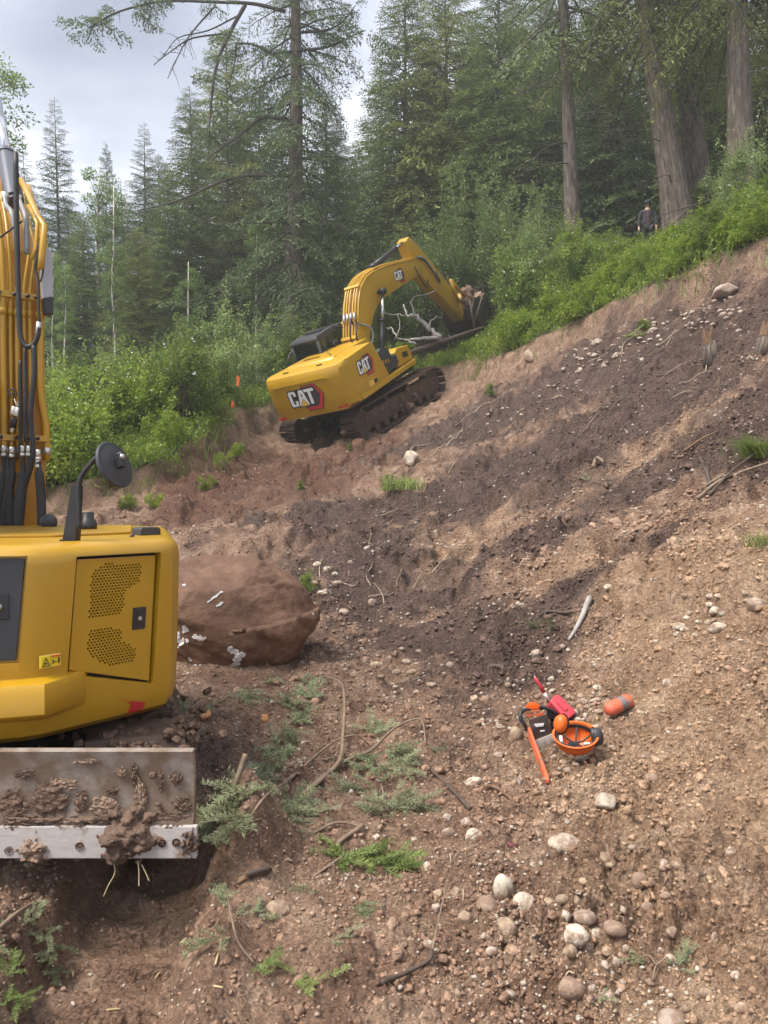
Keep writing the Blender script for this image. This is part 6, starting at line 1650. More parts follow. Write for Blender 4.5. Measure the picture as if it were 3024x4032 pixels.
def tools():
    D = 5.0
    def W(u, v, d=D): return at(u, v, d)
    Z = lambda X, Y: (1900 + X * .4219, 2600 + Y * .4219)
    def T(X, Y, d=D): u, v = Z(X, Y); return at(u, v, d)
    g0 = ground(2130, 2945); D = g0.y
    gd = D
    # --- chainsaw
    root = empty('chainsaw', g0); tag(root, 'orange and dirty white chainsaw standing in the mud, bar in its orange cover', 'chainsaw')
    iv = Matrix.Translation(-g0)
    def L(X, Y, d=0.0): return iv @ T(X, Y, gd + d)
    def slab(pts, d0, d1, name, m, parent=root, bev=.006):
        """outline seen from the camera, with depth d0..d1"""
        a = [L(X, Y, d0) for X, Y in pts]; b = [L(X, Y, d1) for X, Y in pts]; n = len(pts)
        bm = bmesh.new(); va = [bm.verts.new(p) for p in a]; vb = [bm.verts.new(p) for p in b]
        bm.faces.new(va); bm.faces.new(vb[::-1])
        for i in range(n): bm.faces.new((va[(i + 1) % n], va[i], vb[i], vb[(i + 1) % n]))
        bmesh.ops.recalc_face_normals(bm, faces=bm.faces)
        if bev: bmesh.ops.bevel(bm, geom=bm.edges[:], offset=bev, segments=2, affect='EDGES', profile=.6, clamp_overlap=True)
        return MB().addbm(bm).build(name, m, parent, 40)
    slab([(490, 745), (665, 675), (680, 780), (520, 845)], -.06, .10, 'engine_casing', M_GREYW, bev=.010)
    bc = slab([(430, 560), (600, 500), (660, 680), (490, 750)], -.045, .12, 'engine_cover', M_BRN, bev=.010)
    slab([(480, 595), (575, 585), (570, 615), (500, 625)], -.052, -.04, 'chrome_clip', M_WHT, bc, .001)
    slab([(535, 655), (580, 650), (580, 664), (537, 668)], -.052, -.04, 'white_mark', M_WHT, bc, .001)
    slab([(395, 440), (425, 395), (500, 388), (535, 425), (530, 455), (400, 462)], .02, .16, 'top_cover', M_ORG, bev=.014)
    slab([(400, 500), (475, 485), (480, 530), (408, 540)], -.03, .03, 'orange_grille', M_ORGD, bev=.004)
    slab([(490, 500), (565, 478), (572, 512), (492, 526)], -.03, .03, 'orange_grille', M_ORGD, bev=.004)
    slab([(405, 480), (530, 462), (535, 474), (405, 490)], -.035, .03, 'orange_rib', M_ORGD, bev=.002)
    MB().tube(spline([L(425, 655, -.02), L(385, 590, -.03), L(352, 530, -.02), L(360, 485, .0), L(395, 462, .02), L(470, 445, .04), L(560, 440, .05), L(640, 468, .06), L(700, 520, .08), L(690, 600, .10)], 5), .0125, 10).build('front_handle', M_BLKP, root)
    slab([(600, 450), (650, 470), (700, 560), (660, 600), (600, 520)], .06, .10, 'hand_guard', M_BLKP, bev=.006)
    slab([(625, 520), (690, 545), (665, 690), (640, 640)], .06, .13, 'rear_handle', M_BLKP, bev=.010)
    slab([(330, 490), (350, 480), (360, 580), (345, 580)], -.01, .02, 'guard_arm', M_BLKP, bev=.003)
    # bar in orange cover, running towards the camera and down
    _u, _v = Z(608, 1135); a, b = L(432, 665, -.03), L(608, 1135, ground(_u, _v).y - gd - .04)
    dr = (b - a); Lg = dr.length; q = dr.to_track_quat('X', 'Z').to_matrix().to_4x4()
    MB().prism([(0, -.030), (Lg * .93, -.026), (Lg, -.008), (Lg, .012), (Lg * .93, .026), (0, .030)], -.0095, .0095, 'z', M=Matrix.Translation(a) @ q @ Matrix.Rotation(R(90), 4, 'X'), bev=.003).build('bar_cover', M_ORGD, root)
    # --- fuel can with spout
    g1 = ground(2215, 2835); fr = empty('fuel_can', g1); tag(fr, 'red plastic fuel can with long red spout lying behind the chainsaw', 'fuel can')
    iv = Matrix.Translation(-g1); gd = g1.y
    def L(X, Y, d=0.0): return iv @ T(X, Y, gd + d)
    a, b = L(640, 370, .05), L(800, 540, -.02); ax = (b - a); Lg = ax.length; q = ax.to_track_quat('X', 'Z').to_matrix().to_4x4()
    can = MB().prism([(0, -.028), (.02, -.045), (Lg, -.052), (Lg + .01, -.04), (Lg + .01, .04), (Lg, .052), (.02, .045), (0, .028)], -.055, .055, 'z', M=Matrix.Translation(a) @ q @ Matrix.Rotation(R(35), 4, 'X'), bev=.012, seg=3).build('can_body', M_REDP, fr, 40)
    MB().box((0, 0, 0), (Lg * .5, .03, .012), M=Matrix.Translation((a + b) / 2) @ q @ Matrix.Rotation(R(35), 4, 'X') @ Matrix.Translation((0, 0, .058)), bev=.004).build('can_rib', M_REDP, can)
    MB().cyl(L(605, 385, .05), L(650, 372, .05), .021, 14).build('spout_collar', M_BLKP, fr)
    MB().tube([L(612, 365, .05), L(570, 295, .05)], [.0125, .011], 12).build('spout_neck', M_WHT, fr)
    MB().tube([L(572, 298, .05), L(540, 235, .05), L(515, 205, .05), L(487, 155, .05)], [.0135, .0135, .011, .009], 12).build('spout', M_REDP, fr)
    MB().tube([L(491, 160, .05), L(485, 148, .05)], [.006, .006], 8).build('spout_tip', M_ZINC, fr)
    # --- helmet, upside down, with ear muffs
    g2 = ground(2258, 2985); hr = empty('helmet', g2); tag(hr, 'orange forestry helmet lying upside down with black-lined ear muffs', 'helmet')
    iv = Matrix.Translation(-g2); gd = g2.y
    def L(X, Y, d=0.0): return iv @ T(X, Y, gd + d)
    ce = L(868, 700, .03)
    ax = Vector((-.12, -.42, .90)).normalized(); side = Vector((.86, .05, -.28)); side = (side - ax * side.dot(ax)).normalized(); fw = ax.cross(side)
    HM = Matrix.Translation(ce) @ Matrix((side, fw, ax)).transposed().to_4x4()
    o_ = [(0, -.115), (.04, -.110), (.075, -.092), (.098, -.062), (.108, -.028), (.112, .0), (.120, .004), (.121, .008), (.110, .008), (.104, -.004), (.098, -.028), (.089, -.060), (.068, -.086), (.036, -.102), (0, -.106)]
    sh = MB().lathe(o_, 40, M=HM @ Matrix.Diagonal((1.12, .95, 1, 1))).build('shell', M_ORG, hr, 60)
    MB().lathe([(.100, -.022), (.104, -.002), (.098, .0), (.093, -.020)], 36, M=HM @ Matrix.Diagonal((1.10, .93, 1, 1)), caps=False).build('headband', M_BLKP, hr, 60)
    for a in (20, 80, 140): 
        ca, sa = math.cos(R(a)), math.sin(R(a))
        MB().tube([HM @ Vector((.098 * ca * 1.08, .088 * sa, -.02)), HM @ Vector((.05 * ca, .05 * sa, -.062)), HM @ Vector((-.05 * ca, -.05 * sa, -.062)), HM @ Vector((-.098 * ca * 1.08, -.088 * sa, -.02))], .006, 6).build('cradle_strap', M_GRYP, hr)
    MB().box((-.02, -.02, -.05), (.05, .035, .012), M=HM, bev=.004).build('cradle_pad', M_GRYP, hr)
    MB().box((-.085, -.005, -.022), (.02, .05, .012), M=HM, bev=.004).build('white_clip', M_WHT, hr)
    MB().box((.06, -.05, -.02), (.035, .012, .010), M=HM, bev=.003).build('white_clip', M_WHT, hr)
    for (X, Y, n_, m, ro) in ((728, 590, (-.62, -.55, .25), M_ORG, (.050, .040)), (1072, 712, (.85, -.35, .20), M_BLKP, (.046, .036))):
        c_ = L(X, Y, -.03 if X < 900 else .02); nz_ = Vector(n_).normalized()
        MM = Matrix.Translation(c_) @ nz_.to_track_quat('Z', 'Y').to_matrix().to_4x4() @ Matrix.Diagonal((.85, 1.15, 1, 1))
        mf = MB().lathe([(0, .034), (.022, .032), (.040, .022), (.046, .0), (.046, -.012)], 26, M=MM).build('ear_cup', m if X < 900 else M_GRYP, hr, 60)
        MB().lathe([(.050, -.012), (.052, -.020), (.046, -.030), (.030, -.030), (.028, -.012)], 26, M=MM, caps=False).build('ear_cushion', M_BLKP, mf, 60)
        MB().tube([MM @ Vector((0, 0, .03)), (MM @ Vector((0, 0, .03)) + (HM @ Vector((.115 if X > 900 else -.115, 0, 0)))) / 2 + Vector((0, 0, .02)), HM @ Vector((.118 if X > 900 else -.118, 0, .0))], .005, 6).build('muff_arm', M_BLKP, mf)
    # --- muddy orange jug
    g3 = ground(2420, 2830); jr = empty('jug', g3); tag(jr, 'muddy orange-red jug with dark band lying among pebbles', 'jug')
    iv = Matrix.Translation(-g3); gd = g3.y
    def L(X, Y, d=0.0): return iv @ T(X, Y, gd + d)
    a, b = L(1170, 470, -.02), L(1370, 370, .05); ax = (b - a); Lg = ax.length
    JM = Matrix.Translation(a) @ ax.to_track_quat('Z', 'Y').to_matrix().to_4x4()
    MB().lathe([(0, -.012), (.030, -.010), (.042, .004), (.047, .03), (.047, Lg * .52)], 28, M=JM).build('jug_body', M_JUG, jr, 50)
    MB().lathe([(.048, Lg * .50), (.049, Lg * .52), (.049, Lg * .72), (.048, Lg * .74)], 28, M=JM).build('jug_band', mat('muddy_grey_band', (.16, .13, .12), .6, var=.4, vscale=20), jr, 50)
    MB().lathe([(.047, Lg * .72), (.047, Lg * .92), (.040, Lg), (.022, Lg * 1.03), (0, Lg * 1.03)], 28, M=JM).build('jug_base', M_JUG, jr, 50)
tools()

# ------------------------------------------------------------------ person walking between the trunks
def person():
    g = ground(2562, 1022, 20, 40); g = Vector((at(2548, 1000, 25.6).x, 25.6, 0)); g.z = hz(g.x, g.y)
    root = empty('person', g); root.rotation_euler = (0, 0, R(172))
    tag(root, 'person in dark jacket with orange front stripe and dark cap beside leaning trunk', 'person')
    M_SKIN = mat('skin', (.50, .30, .21), .55); M_JKT = mat('dark_navy_jacket', (.022, .026, .034), .8, var=.3); M_TRS = mat('dark_trousers', (.030, .030, .034), .85)
    def skin(name, verts, edges, radii, m, parent, lv=2, rootv=0):
        me = bpy.data.meshes.new(name); me.from_pydata(verts, edges, []); o = link(name, me, parent)
        md = o.modifiers.new('s', 'SKIN'); sv = me.skin_vertices[0].data
        for i, r in enumerate(radii): sv[i].radius = (r, r) if not hasattr(r, '__len__') else r
        sv[rootv].use_root = True
        o.modifiers.new('d', 'SUBSURF').levels = lv
        bpy.context.view_layer.update(); dg = bpy.context.evaluated_depsgraph_get()
        nm = bpy.data.meshes.new_from_object(o.evaluated_get(dg)); o.modifiers.clear(); o.data = nm; nm.name = name
        nm.materials.clear(); nm.materials.append(m); nm.polygons.foreach_set('use_smooth', [True] * len(nm.polygons))
        return o
    v = [(0, 0, .98), (0, 0, 1.15), (0, .01, 1.36), (0, 0, 1.48), (0, .01, 1.56), (0, .03, 1.66), (0, .02, 1.74),
         (-.19, 0, 1.44), (-.25, .02, 1.16), (-.27, .08, .93), (-.275, .10, .86), (.19, 0, 1.44), (.26, -.02, 1.17), (.28, .02, .93), (.285, .04, .86),
         (-.10, 0, .90), (-.11, .05, .50), (-.11, -.02, .09), (-.11, .12, .04), (.10, 0, .90), (.11, -.02, .50), (.11, -.12, .10), (.11, .02, .04)]
    e = [(0, 1), (1, 2), (2, 3), (3, 4), (4, 5), (5, 6), (3, 7), (7, 8), (8, 9), (9, 10), (3, 11), (11, 12), (12, 13), (13, 14), (0, 15), (15, 16), (16, 17), (17, 18), (0, 19), (19, 20), (20, 21), (21, 22)]
    r = [(.15, .11), (.14, .10), (.17, .11), (.08, .07), .055, (.075, .095), (.065, .085), .06, .048, .030, .035, .06, .048, .030, .035, .085, .06, .045, .035, .085, .06, .045, .035]
    # hands: palm then five fingers as part of the one body
    for s, w_ in ((-1, 10), (1, 14)):
        p = v[w_]
        for k, (dx, L_) in enumerate(((-.03, .065), (-.01, .08), (.01, .085), (.03, .075))):
            v.append((p[0], p[1] + dx, p[2] - .05)); e.append((w_, len(v) - 1)); r.append(.010)
            v.append((p[0] - s * .012, p[1] + dx + .005, p[2] - .05 - L_ * .55)); e.append((len(v) - 2, len(v) - 1)); r.append(.009)
        v.append((p[0] - s * .03, p[1] + .045, p[2] - .03)); e.append((w_, len(v) - 1)); r.append(.010)
    skin('body', v, e, r, M_SKIN, root)
    jv = [(0, 0, .88), (0, 0, 1.10), (0, .01, 1.36), (0, 0, 1.47), (-.20, 0, 1.44), (-.26, .02, 1.16), (-.28, .075, .95), (.20, 0, 1.44), (.27, -.02, 1.17), (.29, .015, .95), (0, 0, 1.53)]
    je = [(0, 1), (1, 2), (2, 3), (3, 4), (4, 5), (5, 6), (3, 7), (7, 8), (8, 9), (3, 10)]
    jr = [(.20, .145), (.19, .14), (.20, .14), (.10, .09), .085, .070, .052, .085, .070, .052, (.075, .08)]
    jk = skin('jacket', jv, je, jr, M_JKT, root)
    MB().tube([(.015, .165, .90), (.012, .165, 1.1), (.010, .165, 1.3), (.008, .125, 1.47)], .009, 6).build('front_stripe', mat('orange_stripe', (.34, .075, .03), .8), jk)
    tv = [(0, 0, .97), (-.10, 0, .90), (-.115, .05, .50), (-.115, -.02, .10), (.10, 0, .90), (.115, -.02, .50), (.115, -.12, .11)]
    skin('trousers', tv, [(0, 1), (1, 2), (2, 3), (0, 4), (4, 5), (5, 6)], [(.17, .135), .105, .082, .070, .105, .082, .070], M_TRS, root)
    MB().lathe([(.108, 1.70), (.112, 1.74), (.10, 1.80), (.06, 1.835), (0, 1.842)], 20, M=Matrix.Translation((0, .025, 0))).prism([(-.08, .10), (.08, .10), (.06, .20), (0, .225), (-.06, .20)], 1.70, 1.715, 'z').build('cap', M_JKT, root)
    MB().lathe([(.012, 0), (.014, .02), (.006, .045)], 8, M=Matrix.Translation((0, .118, 1.635))).build('nose', M_SKIN, root)
    for s in (-1, 1):
        MB().box((s * .085, .02, 1.655), (.02, .035, .06), bev=.008).build('ear', M_SKIN, root)
        MB().box((s * .032, .108, 1.672), (.022, .012, .010)).build('eye', M_BLK, root)
    MB().box((0, .112, 1.60), (.045, .01, .010)).build('mouth', mat('lips', (.35, .14, .12), .5), root)
    MB().lathe([(.100, 1.60), (.108, 1.66), (.108, 1.70)], 16, M=Matrix.Translation((0, .0, 0)) @ Matrix.Diagonal((.95, .95, 1, 1)), caps=False).build('hair', M_BLK, root)
person()
# ------------------------------------------------------------------ broken boughs, sticks, roots, stumps
M_NEED = leafmat('cut_fir_needles', (.22, .25, .135), (.38, .41, .25), .3, .6, 6.0)
M_NEEDB = leafmat('fresh_fir_needles', (.16, .22, .065), (.31, .38, .13), .3, .6, 6.0)
M_TWIG = mat('bare_twig', (.20, .145, .10), .85, var=.4, vscale=14)
M_TWIGD = mat('dark_wet_stick', (.075, .052, .040), .8, var=.4, vscale=14)
M_TWIGP = mat('pale_root', (.44, .36, .26), .85, var=.3, vscale=14)
M_SILV = mat('silvery_deadwood', (.34, .315, .29), .85, var=.35, vscale=9)
M_SPLN = mat('splintered_wood', (.24, .14, .075), .8, vscale=10, col2=(.11, .065, .04))

def twig_needles(rg, n=70, L=.11, nl=.024):
    t = rg.uniform(0, 1, n); P = np.c_[t * L, np.zeros(n), -.10 * L * t * t]
    a = rg.choice([-1, 1], n) * rg.uniform(.6, 1.3, n); D = np.c_[np.cos(a), np.sin(a), rg.normal(size=n) * .45 + .15]
    V, F = quads(P, D, rg.normal(size=(n, 3)) * .7 + [0, 0, 1], rg.uniform(.75, 1.2, n) * nl, .0036)
    V2, F2 = limb_tube(np.array([[0, 0, 0], [L * .5, 0, -.025 * L], [L, 0, -.1 * L]]), .0022, .001, 3)
    return V, F, V2, F2
_TWG = [twig_needles(np.random.default_rng(600 + i)) for i in range(4)]
def spray(rg, size=.22, nt=16, lift=.35):
    """a fan of needled twigs, tip along +x"""
    VV = []; FF = []; o = 0
    for i in range(nt):
        V, F, V2, F2 = _TWG[i % 4]
        s = size / .2 * rg.uniform(.7, 1.2); t = rg.uniform(0, 1)
        a = rg.normal() * .75; b = rg.normal() * .35 + lift * .4
        ca, sa, cb, sb = math.cos(a), math.sin(a), math.cos(b), math.sin(b)
        M = np.array([[ca * cb, -sa, -ca * sb], [sa * cb, ca, -sa * sb], [sb, 0, cb]])
        off = np.array([(t - .3) * size * .7, rg.normal() * size * .10, .012 + rg.uniform(0, 1) * size * .12 * lift])
        for (v, f) in ((V, F), (V2, F2)):
            W = (v * s) @ M.T + off; VV.append(W); FF.append(f + o); o += len(W)
    return np.concatenate(VV), np.concatenate(FF)
def gpt(u, v, lift=0.0):
    p = ground(u, v); return p + Vector((0, 0, lift))
def bough_thing(label, stems, sprays, m=M_NEED, group=None, stem_m=M_TWIG, name='fir_bough'):
    """stems: [(points [(u, v, lift)], r0, r1)], sprays: [(u, v, angle, size, count)]"""
    base = gpt(*stems[0][0][0][:2]) if stems else gpt(*sprays[0][:2])
    root = empty(name, base); tag(root, label, 'branch', group)
    for pts, r0, r1 in stems:
        P = [gpt(u, v, l) - base for u, v, l in pts]; S_ = spline(P, 5); n = len(S_)
        MB().tube(S_, [r0 + (r1 - r0) * i / (n - 1) for i in range(n)], 7).build('stem', stem_m, root)
    for i, (u, v, ang, size, cnt) in enumerate(sprays):
        rg = np.random.default_rng(int(u * 7 + v)); V, F = spray(rg, size, max(5, int(cnt * .55)))
        o = link('needle_spray', npmesh('needle_spray', V, F, None, m), root); o.location = gpt(u, v) - base; o.rotation_euler = (0, 0, R(ang))
    return root
Q = lambda X, Y, l=0.0: (700 + X * .7233, 2600 + Y * .7233, l)
q2 = lambda X, Y: (700 + X * .7233, 2600 + Y * .7233)
bough_thing('curved bare-ended fir bough arching up from the mud in the centre foreground', [([Q(650, 760), Q(760, 690, .03), Q(880, 590, .05), Q(900, 470, .10), Q(908, 330, .16), Q(885, 225, .16), Q(800, 120, .05)], .017, .008)], [(*q2(720, 210), 100, .30, 34), (*q2(690, 300), 250, .30, 34), (*q2(620, 400), 250, .26, 26), (*q2(760, 140), 120, .22, 22), (*q2(700, 250), 190, .26, 24)])
bough_thing('long fir bough with needles spreading right across the centre mud', [([Q(650, 760), Q(900, 590, .04), Q(1050, 540, .06), Q(1180, 430, .08), Q(1320, 380, .08), Q(1350, 470, .02)], .014, .005), ([Q(590, 665), Q(820, 512, .06), Q(960, 462, .07), Q(1040, 475, .02)], .010, .004), ([Q(700, 550), Q(870, 545, .02), Q(970, 540, .03)], .006, .004)],
            [(*q2(1080, 410), 60, .28, 34), (*q2(1150, 500), 330, .30, 34), (*q2(1010, 530), 280, .24, 24), (*q2(1200, 580), 300, .26, 24), (*q2(1110, 600), 250, .22, 20), (*q2(1390, 490), 300, .16, 12), (*q2(1040, 580), 210, .2, 18)])
bough_thing('needled fir bough lying left of centre beside the blade', [([Q(660, 560), Q(600, 680, .03), Q(480, 760, .02), Q(370, 890)], .010, .005), ([Q(560, 870), Q(440, 890, .02), Q(360, 900)], .005, .003)], [(*q2(600, 510), 160, .30, 30), (*q2(570, 580), 200, .26, 26), (*q2(540, 660), 200, .26, 26), (*q2(580, 800), 300, .28, 30), (*q2(620, 780), 20, .22, 22), (*q2(500, 740), 190, .24, 24), (*q2(420, 720), 180, .24, 20)])
bough_thing('pale broken stick leaning among fir needles beside the blade', [([Q(370, 645, .12), Q(300, 790, .07), Q(210, 930, .03), Q(150, 1010)], .013, .016), ([Q(230, 700, .06), Q(265, 770, .03), Q(268, 830)], .006, .004)], [(*q2(300, 830), 200, .26, 24), (*q2(330, 860), 250, .26, 22), (*q2(200, 900), 220, .24, 20), (*q2(160, 960), 250, .2, 16)], stem_m=M_TWIG)
bough_thing('small fir bough at the foot of the boulder, needles pale', [([Q(220, 230), Q(330, 190, .03), Q(480, 180, .02)], .010, .005), ([Q(400, 150, .03), Q(330, 200, .03), Q(325, 290)], .007, .004)], [(*q2(490, 130), 60, .22, 22), (*q2(480, 220), 170, .26, 28), (*q2(530, 230), 330, .22, 20), (*q2(430, 240), 200, .2, 16)])
bough_thing('tangle of fir twigs right behind the blade corner', [([Q(20, 330), Q(100, 320, .03), Q(200, 330)], .008, .004)], [(*q2(40, 280), 150, .22, 22), (*q2(90, 290), 40, .18, 16), (*q2(30, 350), 200, .18, 14)])
bough_thing('green fir tip below centre, near the dark stick', [([Q(1110, 700, .02), Q(1118, 760, .03), Q(1100, 800, .02), Q(1020, 850)], .006, .004)], [(*q2(1030, 720), 200, .26, 26), (*q2(1180, 810), 20, .28, 34), (*q2(1140, 830), 200, .22, 22), (*q2(1080, 790), 140, .2, 18)], M_NEED)
bough_thing('bright green fir tip lying flat in the lower centre mud', [([Q(1010, 930, .03), Q(880, 1010, .02), Q(870, 1045)], .012, .010), ([Q(900, 1090, .02), Q(740, 1175)], .008, .005)], [(*q2(860, 1080), 170, .24, 22), (*q2(960, 1090), 0, .28, 28), (*q2(1060, 1100), 350, .28, 26), (*q2(1150, 1130), 340, .22, 22), (*q2(920, 1110), 250, .2, 16)], M_NEEDB)
bough_thing('dry fir twig above the bright green tip', [([Q(740, 940), Q(860, 915, .03), Q(960, 915, .02), Q(1010, 920)], .008, .005)], [(*q2(740, 900), 150, .18, 14), (*q2(700, 960), 200, .18, 12), (*q2(780, 860), 90, .16, 12)])
r3 = lambda X, Y: (X * .9042, 3300 + Y * .9042)
bough_thing('fir bough at the left border on the bank of the rut', [([(*r3(0, 410), .02), (*r3(90, 380), .06), (*r3(170, 350), .06), (*r3(230, 420), .02)], .009, .004)], [(*r3(30, 370), 180, .14, 20), (*r3(120, 370), 100, .14, 20), (*r3(200, 410), 300, .14, 18), (*r3(240, 500), 280, .14, 20), (*r3(250, 570), 280, .13, 16), (*r3(10, 470), 250, .14, 18)])
bough_thing('bright green fir tip in the bottom left corner', [], [(*r3(40, 600), 100, .13, 22), (*r3(60, 680), 320, .13, 20), (*r3(10, 740), 200, .12, 14)], M_NEEDB)
bough_thing('pale fir sprig standing in the mud right of the rut', [([(*r3(1110, 560), .01), (*r3(1040, 480), .02), (*r3(1010, 400), .04), (*r3(985, 290), .06)], .005, .003)], [(*r3(985, 300), 100, .15, 16), (*r3(1050, 360), 40, .16, 16), (*r3(960, 440), 200, .16, 14)])
for (X, Y, a, s, c, m, lb) in [(1130, 590, 30, .17, 18, M_NEEDB, 'bright fir sprig in the mud at bottom centre left'), (1310, 640, 10, .16, 18, M_NEEDB, 'bright fir sprig at the bottom centre'), (1570, 310, 280, .20, 22, M_NEED, 'pale fir sprig right of the tan oval cobble'), (1360, 240, 200, .14, 12, M_NEED, 'small fir sprig above the tan oval cobble'), (1450, 460, 40, .13, 10, M_NEED, 'small fir sprig below the pale sprig at centre bottom'), (1000, 30, 120, .16, 12, M_NEED, 'small fir sprig just right of the blade end')]:
    bough_thing(lb, [], [(*r3(X, Y), a, s, c)], m, name='fir_sprig')
r2 = lambda X, Y: (1500 + X * .9186, 3000 + Y * .9186)
bough_thing('thin forked fir twig with two tufts at lower right', [([(*r2(1165, 950), .01), (*r2(1180, 920), .04), (*r2(1230, 895), .05)], .004, .003), ([(*r2(1180, 920), .04), (*r2(1150, 890), .05), (*r2(1110, 885), .04)], .004, .003)], [(*r2(1265, 890), 40, .15, 14), (*r2(1130, 875), 120, .10, 8)])
bough_thing('tiny fir tufts near the bottom border, lower right', [], [(*r2(840, 1030), 60, .10, 10), (*r2(915, 1045), 40, .09, 8)], name='fir_sprig')
bough_thing('dead fir twigs on the dark soil under the driftwood stick', [], [(2180, 2460, 200, .22, 14), (2120, 2480, 140, .2, 12), (2060, 2470, 100, .18, 10)], leafmat('dry_needles', (.12, .12, .06), (.20, .20, .11), .2))
bough_thing('fallen green sprig on the slope by the pale patch', [], [(2340, 1890, 100, .3, 12)], M_NEED, name='fir_sprig')
bough_thing('fallen pale green sprig in the pebble fan', [], [(2475, 1325, 10, .6, 26)], M_NEEDB, name='fir_sprig')

def stick(label, pts, r0, r1, m=M_TWIGD, group=None, name='stick'):
    base = gpt(*pts[0][:2]); P = [gpt(p[0], p[1], p[2] if len(p) > 2 else .01) - base for p in pts]
    S_ = spline(P, 5) if len(P) > 2 else P; n = len(S_)
    o = MB().tube(S_, [r0 + (r1 - r0) * i / (n - 1) for i in range(n)], 7).build(name, m); o.location = base
    tag(o, label, 'stick' if name != 'root' else 'root', group); return o
stick('dark broken stick lying on the mud right of centre', [(*q2(1310, 565), .03), (*q2(1400, 640), .03), (*q2(1500, 730), .02), (*q2(1590, 815), .01)], .010, .014)
stick('silvery curved driftwood stick on the dark slope', [(2321, 2376, .05), (2300, 2430, .05), (2270, 2490, .04), (2239, 2525, .01)], .030, .012, M_SILV)
stick('dark bent stick crossing under the silvery driftwood', [(2102, 2448, .01), (2150, 2425, .04), (2230, 2430, .04), (2321, 2415, .03)], .018, .012)
stick('splintered orange-tipped stick below the chainsaw bar', [(1905, 3115, .03), (1960, 3125, .03), (2045, 3180, .01)], .012, .008, M_SPLN)
stick('dark curled stick on the mud at lower centre', [(1500, 3880, .01), (1600, 3860, .03), (1690, 3800, .02), (1700, 3770, .03)], .010, .006)
stick('thin pale twig fork at lower centre', [(1700, 3770, .02), (1740, 3640, .08), (1770, 3460, .03)], .004, .002, M_TWIG)
stick('long thin straw-coloured twig across the centre cobbles', [(1770, 3420, .02), (1850, 3340, .05), (1910, 3275, .02)], .003, .002, M_TWIG)
stick('long pale pole lying at the right border under the grass tuft', [(2745, 1975, .03), (2850, 1905, .05), (3060, 1830, .05)], .018, .014, M_TWIG)
stick('second pole with pale end at the right border', [(2790, 1960, .02), (2880, 1880, .06), (2990, 1790, .05)], .014, .010, M_TWIGD)
stick('short dark stick standing out above the poles', [(2755, 1815, .04), (2780, 1870, .06), (2795, 1920, .02)], .020, .022, M_TWIGD)
stick('orange splintered slat on the dark soil', [(2690, 1785, .02), (2760, 1745, .05), (2825, 1707, .03)], .016, .010, M_SPLN)
stick('thin pale stem among poles at right', [(2760, 1930, .02), (2840, 1895, .06)], .007, .005, M_TWIGP)
stick('bent root sticking out above the pale patch', [(2335, 1845, .02), (2350, 1838, .14), (2375, 1850, .12)], .030, .020, M_TWIG)
_rs = random.Random(66)
GS = 'thin roots and sticks on the cut slope'
for i in range(64):
    u = _rs.uniform(1500, 2950); vtop = 1700 - (u - 1500) * .36; v = vtop + abs(_rs.gauss(0, 150)) + 20
    if v > 2500: continue
    a = _rs.gauss(-.55, .45); L = _rs.uniform(40, 150) * (1.0 if v < 1900 else .8); n = 4
    pts = [(u + L * k / 3 * math.cos(a) + _rs.gauss(0, 5), v + L * k / 3 * math.sin(a) + _rs.gauss(0, 5), _rs.uniform(.0, .07)) for k in range(n)]
    r = _rs.uniform(.004, .013)
    stick('thin crooked root lying on the dark soil of the cut slope', pts, r, r * .5, _rs.choice([M_TWIG, M_TWIGD, M_TWIGD, M_TWIGP]), GS, 'root')
for i in range(26):
    u = _rs.uniform(1240, 1760); v = _rs.uniform(2000, 2420); a = _rs.gauss(-.9, .6); L = _rs.uniform(40, 120)
    pts = [(u + L * k / 3 * math.cos(a) + _rs.gauss(0, 4), v + L * k / 3 * math.sin(a) + _rs.gauss(0, 4), _rs.uniform(.0, .06)) for k in range(4)]
    r = _rs.uniform(.003, .008); stick('thin root in the dark soil between boulder and slope foot', pts, r, r * .5, _rs.choice([M_TWIG, M_TWIGD, M_TWIGP]), 'thin roots above the boulder', 'root')
for i in range(34):
    u = _rs.uniform(700, 2900); v = _rs.uniform(2650, 3950)
    if u < 850 and v < 3500: continue
    a = _rs.uniform(0, 3.14); L = _rs.uniform(40, 130)
    pts = [(u + L * k / 3 * math.cos(a) + _rs.gauss(0, 5), v + L * .6 * k / 3 * math.sin(a) + _rs.gauss(0, 5), _rs.uniform(.0, .03)) for k in range(4)]
    r = _rs.uniform(.0015, .004); stick('fine twig trodden into the churned mud of the foreground', pts, r, r * .5, _rs.choice([M_TWIG, M_TWIGD, M_TWIGP]), 'fine twigs in the mud', 'twig')

# wood chips and bark
def chip(label, u, v, L, w_, ang, m, name='wood_chip', group=None, th=.012):
    p = ground(u, v); V, F = ico(2); rg = np.random.default_rng(int(u * 3 + v))
    V = np.sign(V) * np.abs(V) ** .7 * np.array([L / 2, w_ / 2, max(th, w_ * .3)]) * rg.uniform(.72, 1.15, (len(V), 1)) + np.c_[np.zeros(len(V)), .2 * w_ * np.sin(V[:, 0] * 2.5), np.zeros(len(V))]
    nrm = normal_at(p.x, p.y); o = link(name, npmesh(name, V, None, F, m))
    o.matrix_basis = Matrix.Translation(p + Vector((0, 0, .004))) @ nrm.to_track_quat('Z', 'Y').to_matrix().to_4x4() @ Matrix.Rotation(R(ang), 4, 'Z') @ Matrix.Rotation(R(8), 4, 'X')
    tag(o, label, 'wood', group); return o
chip('torn dark wood chunk on the mud right of the blade', 1020, 3440, .12, .03, -35, M_TWIGD, th=.03)
chip('small torn orange wood scrap left of the dark chunk', 955, 3470, .05, .03, 20, M_SPLN, th=.02)
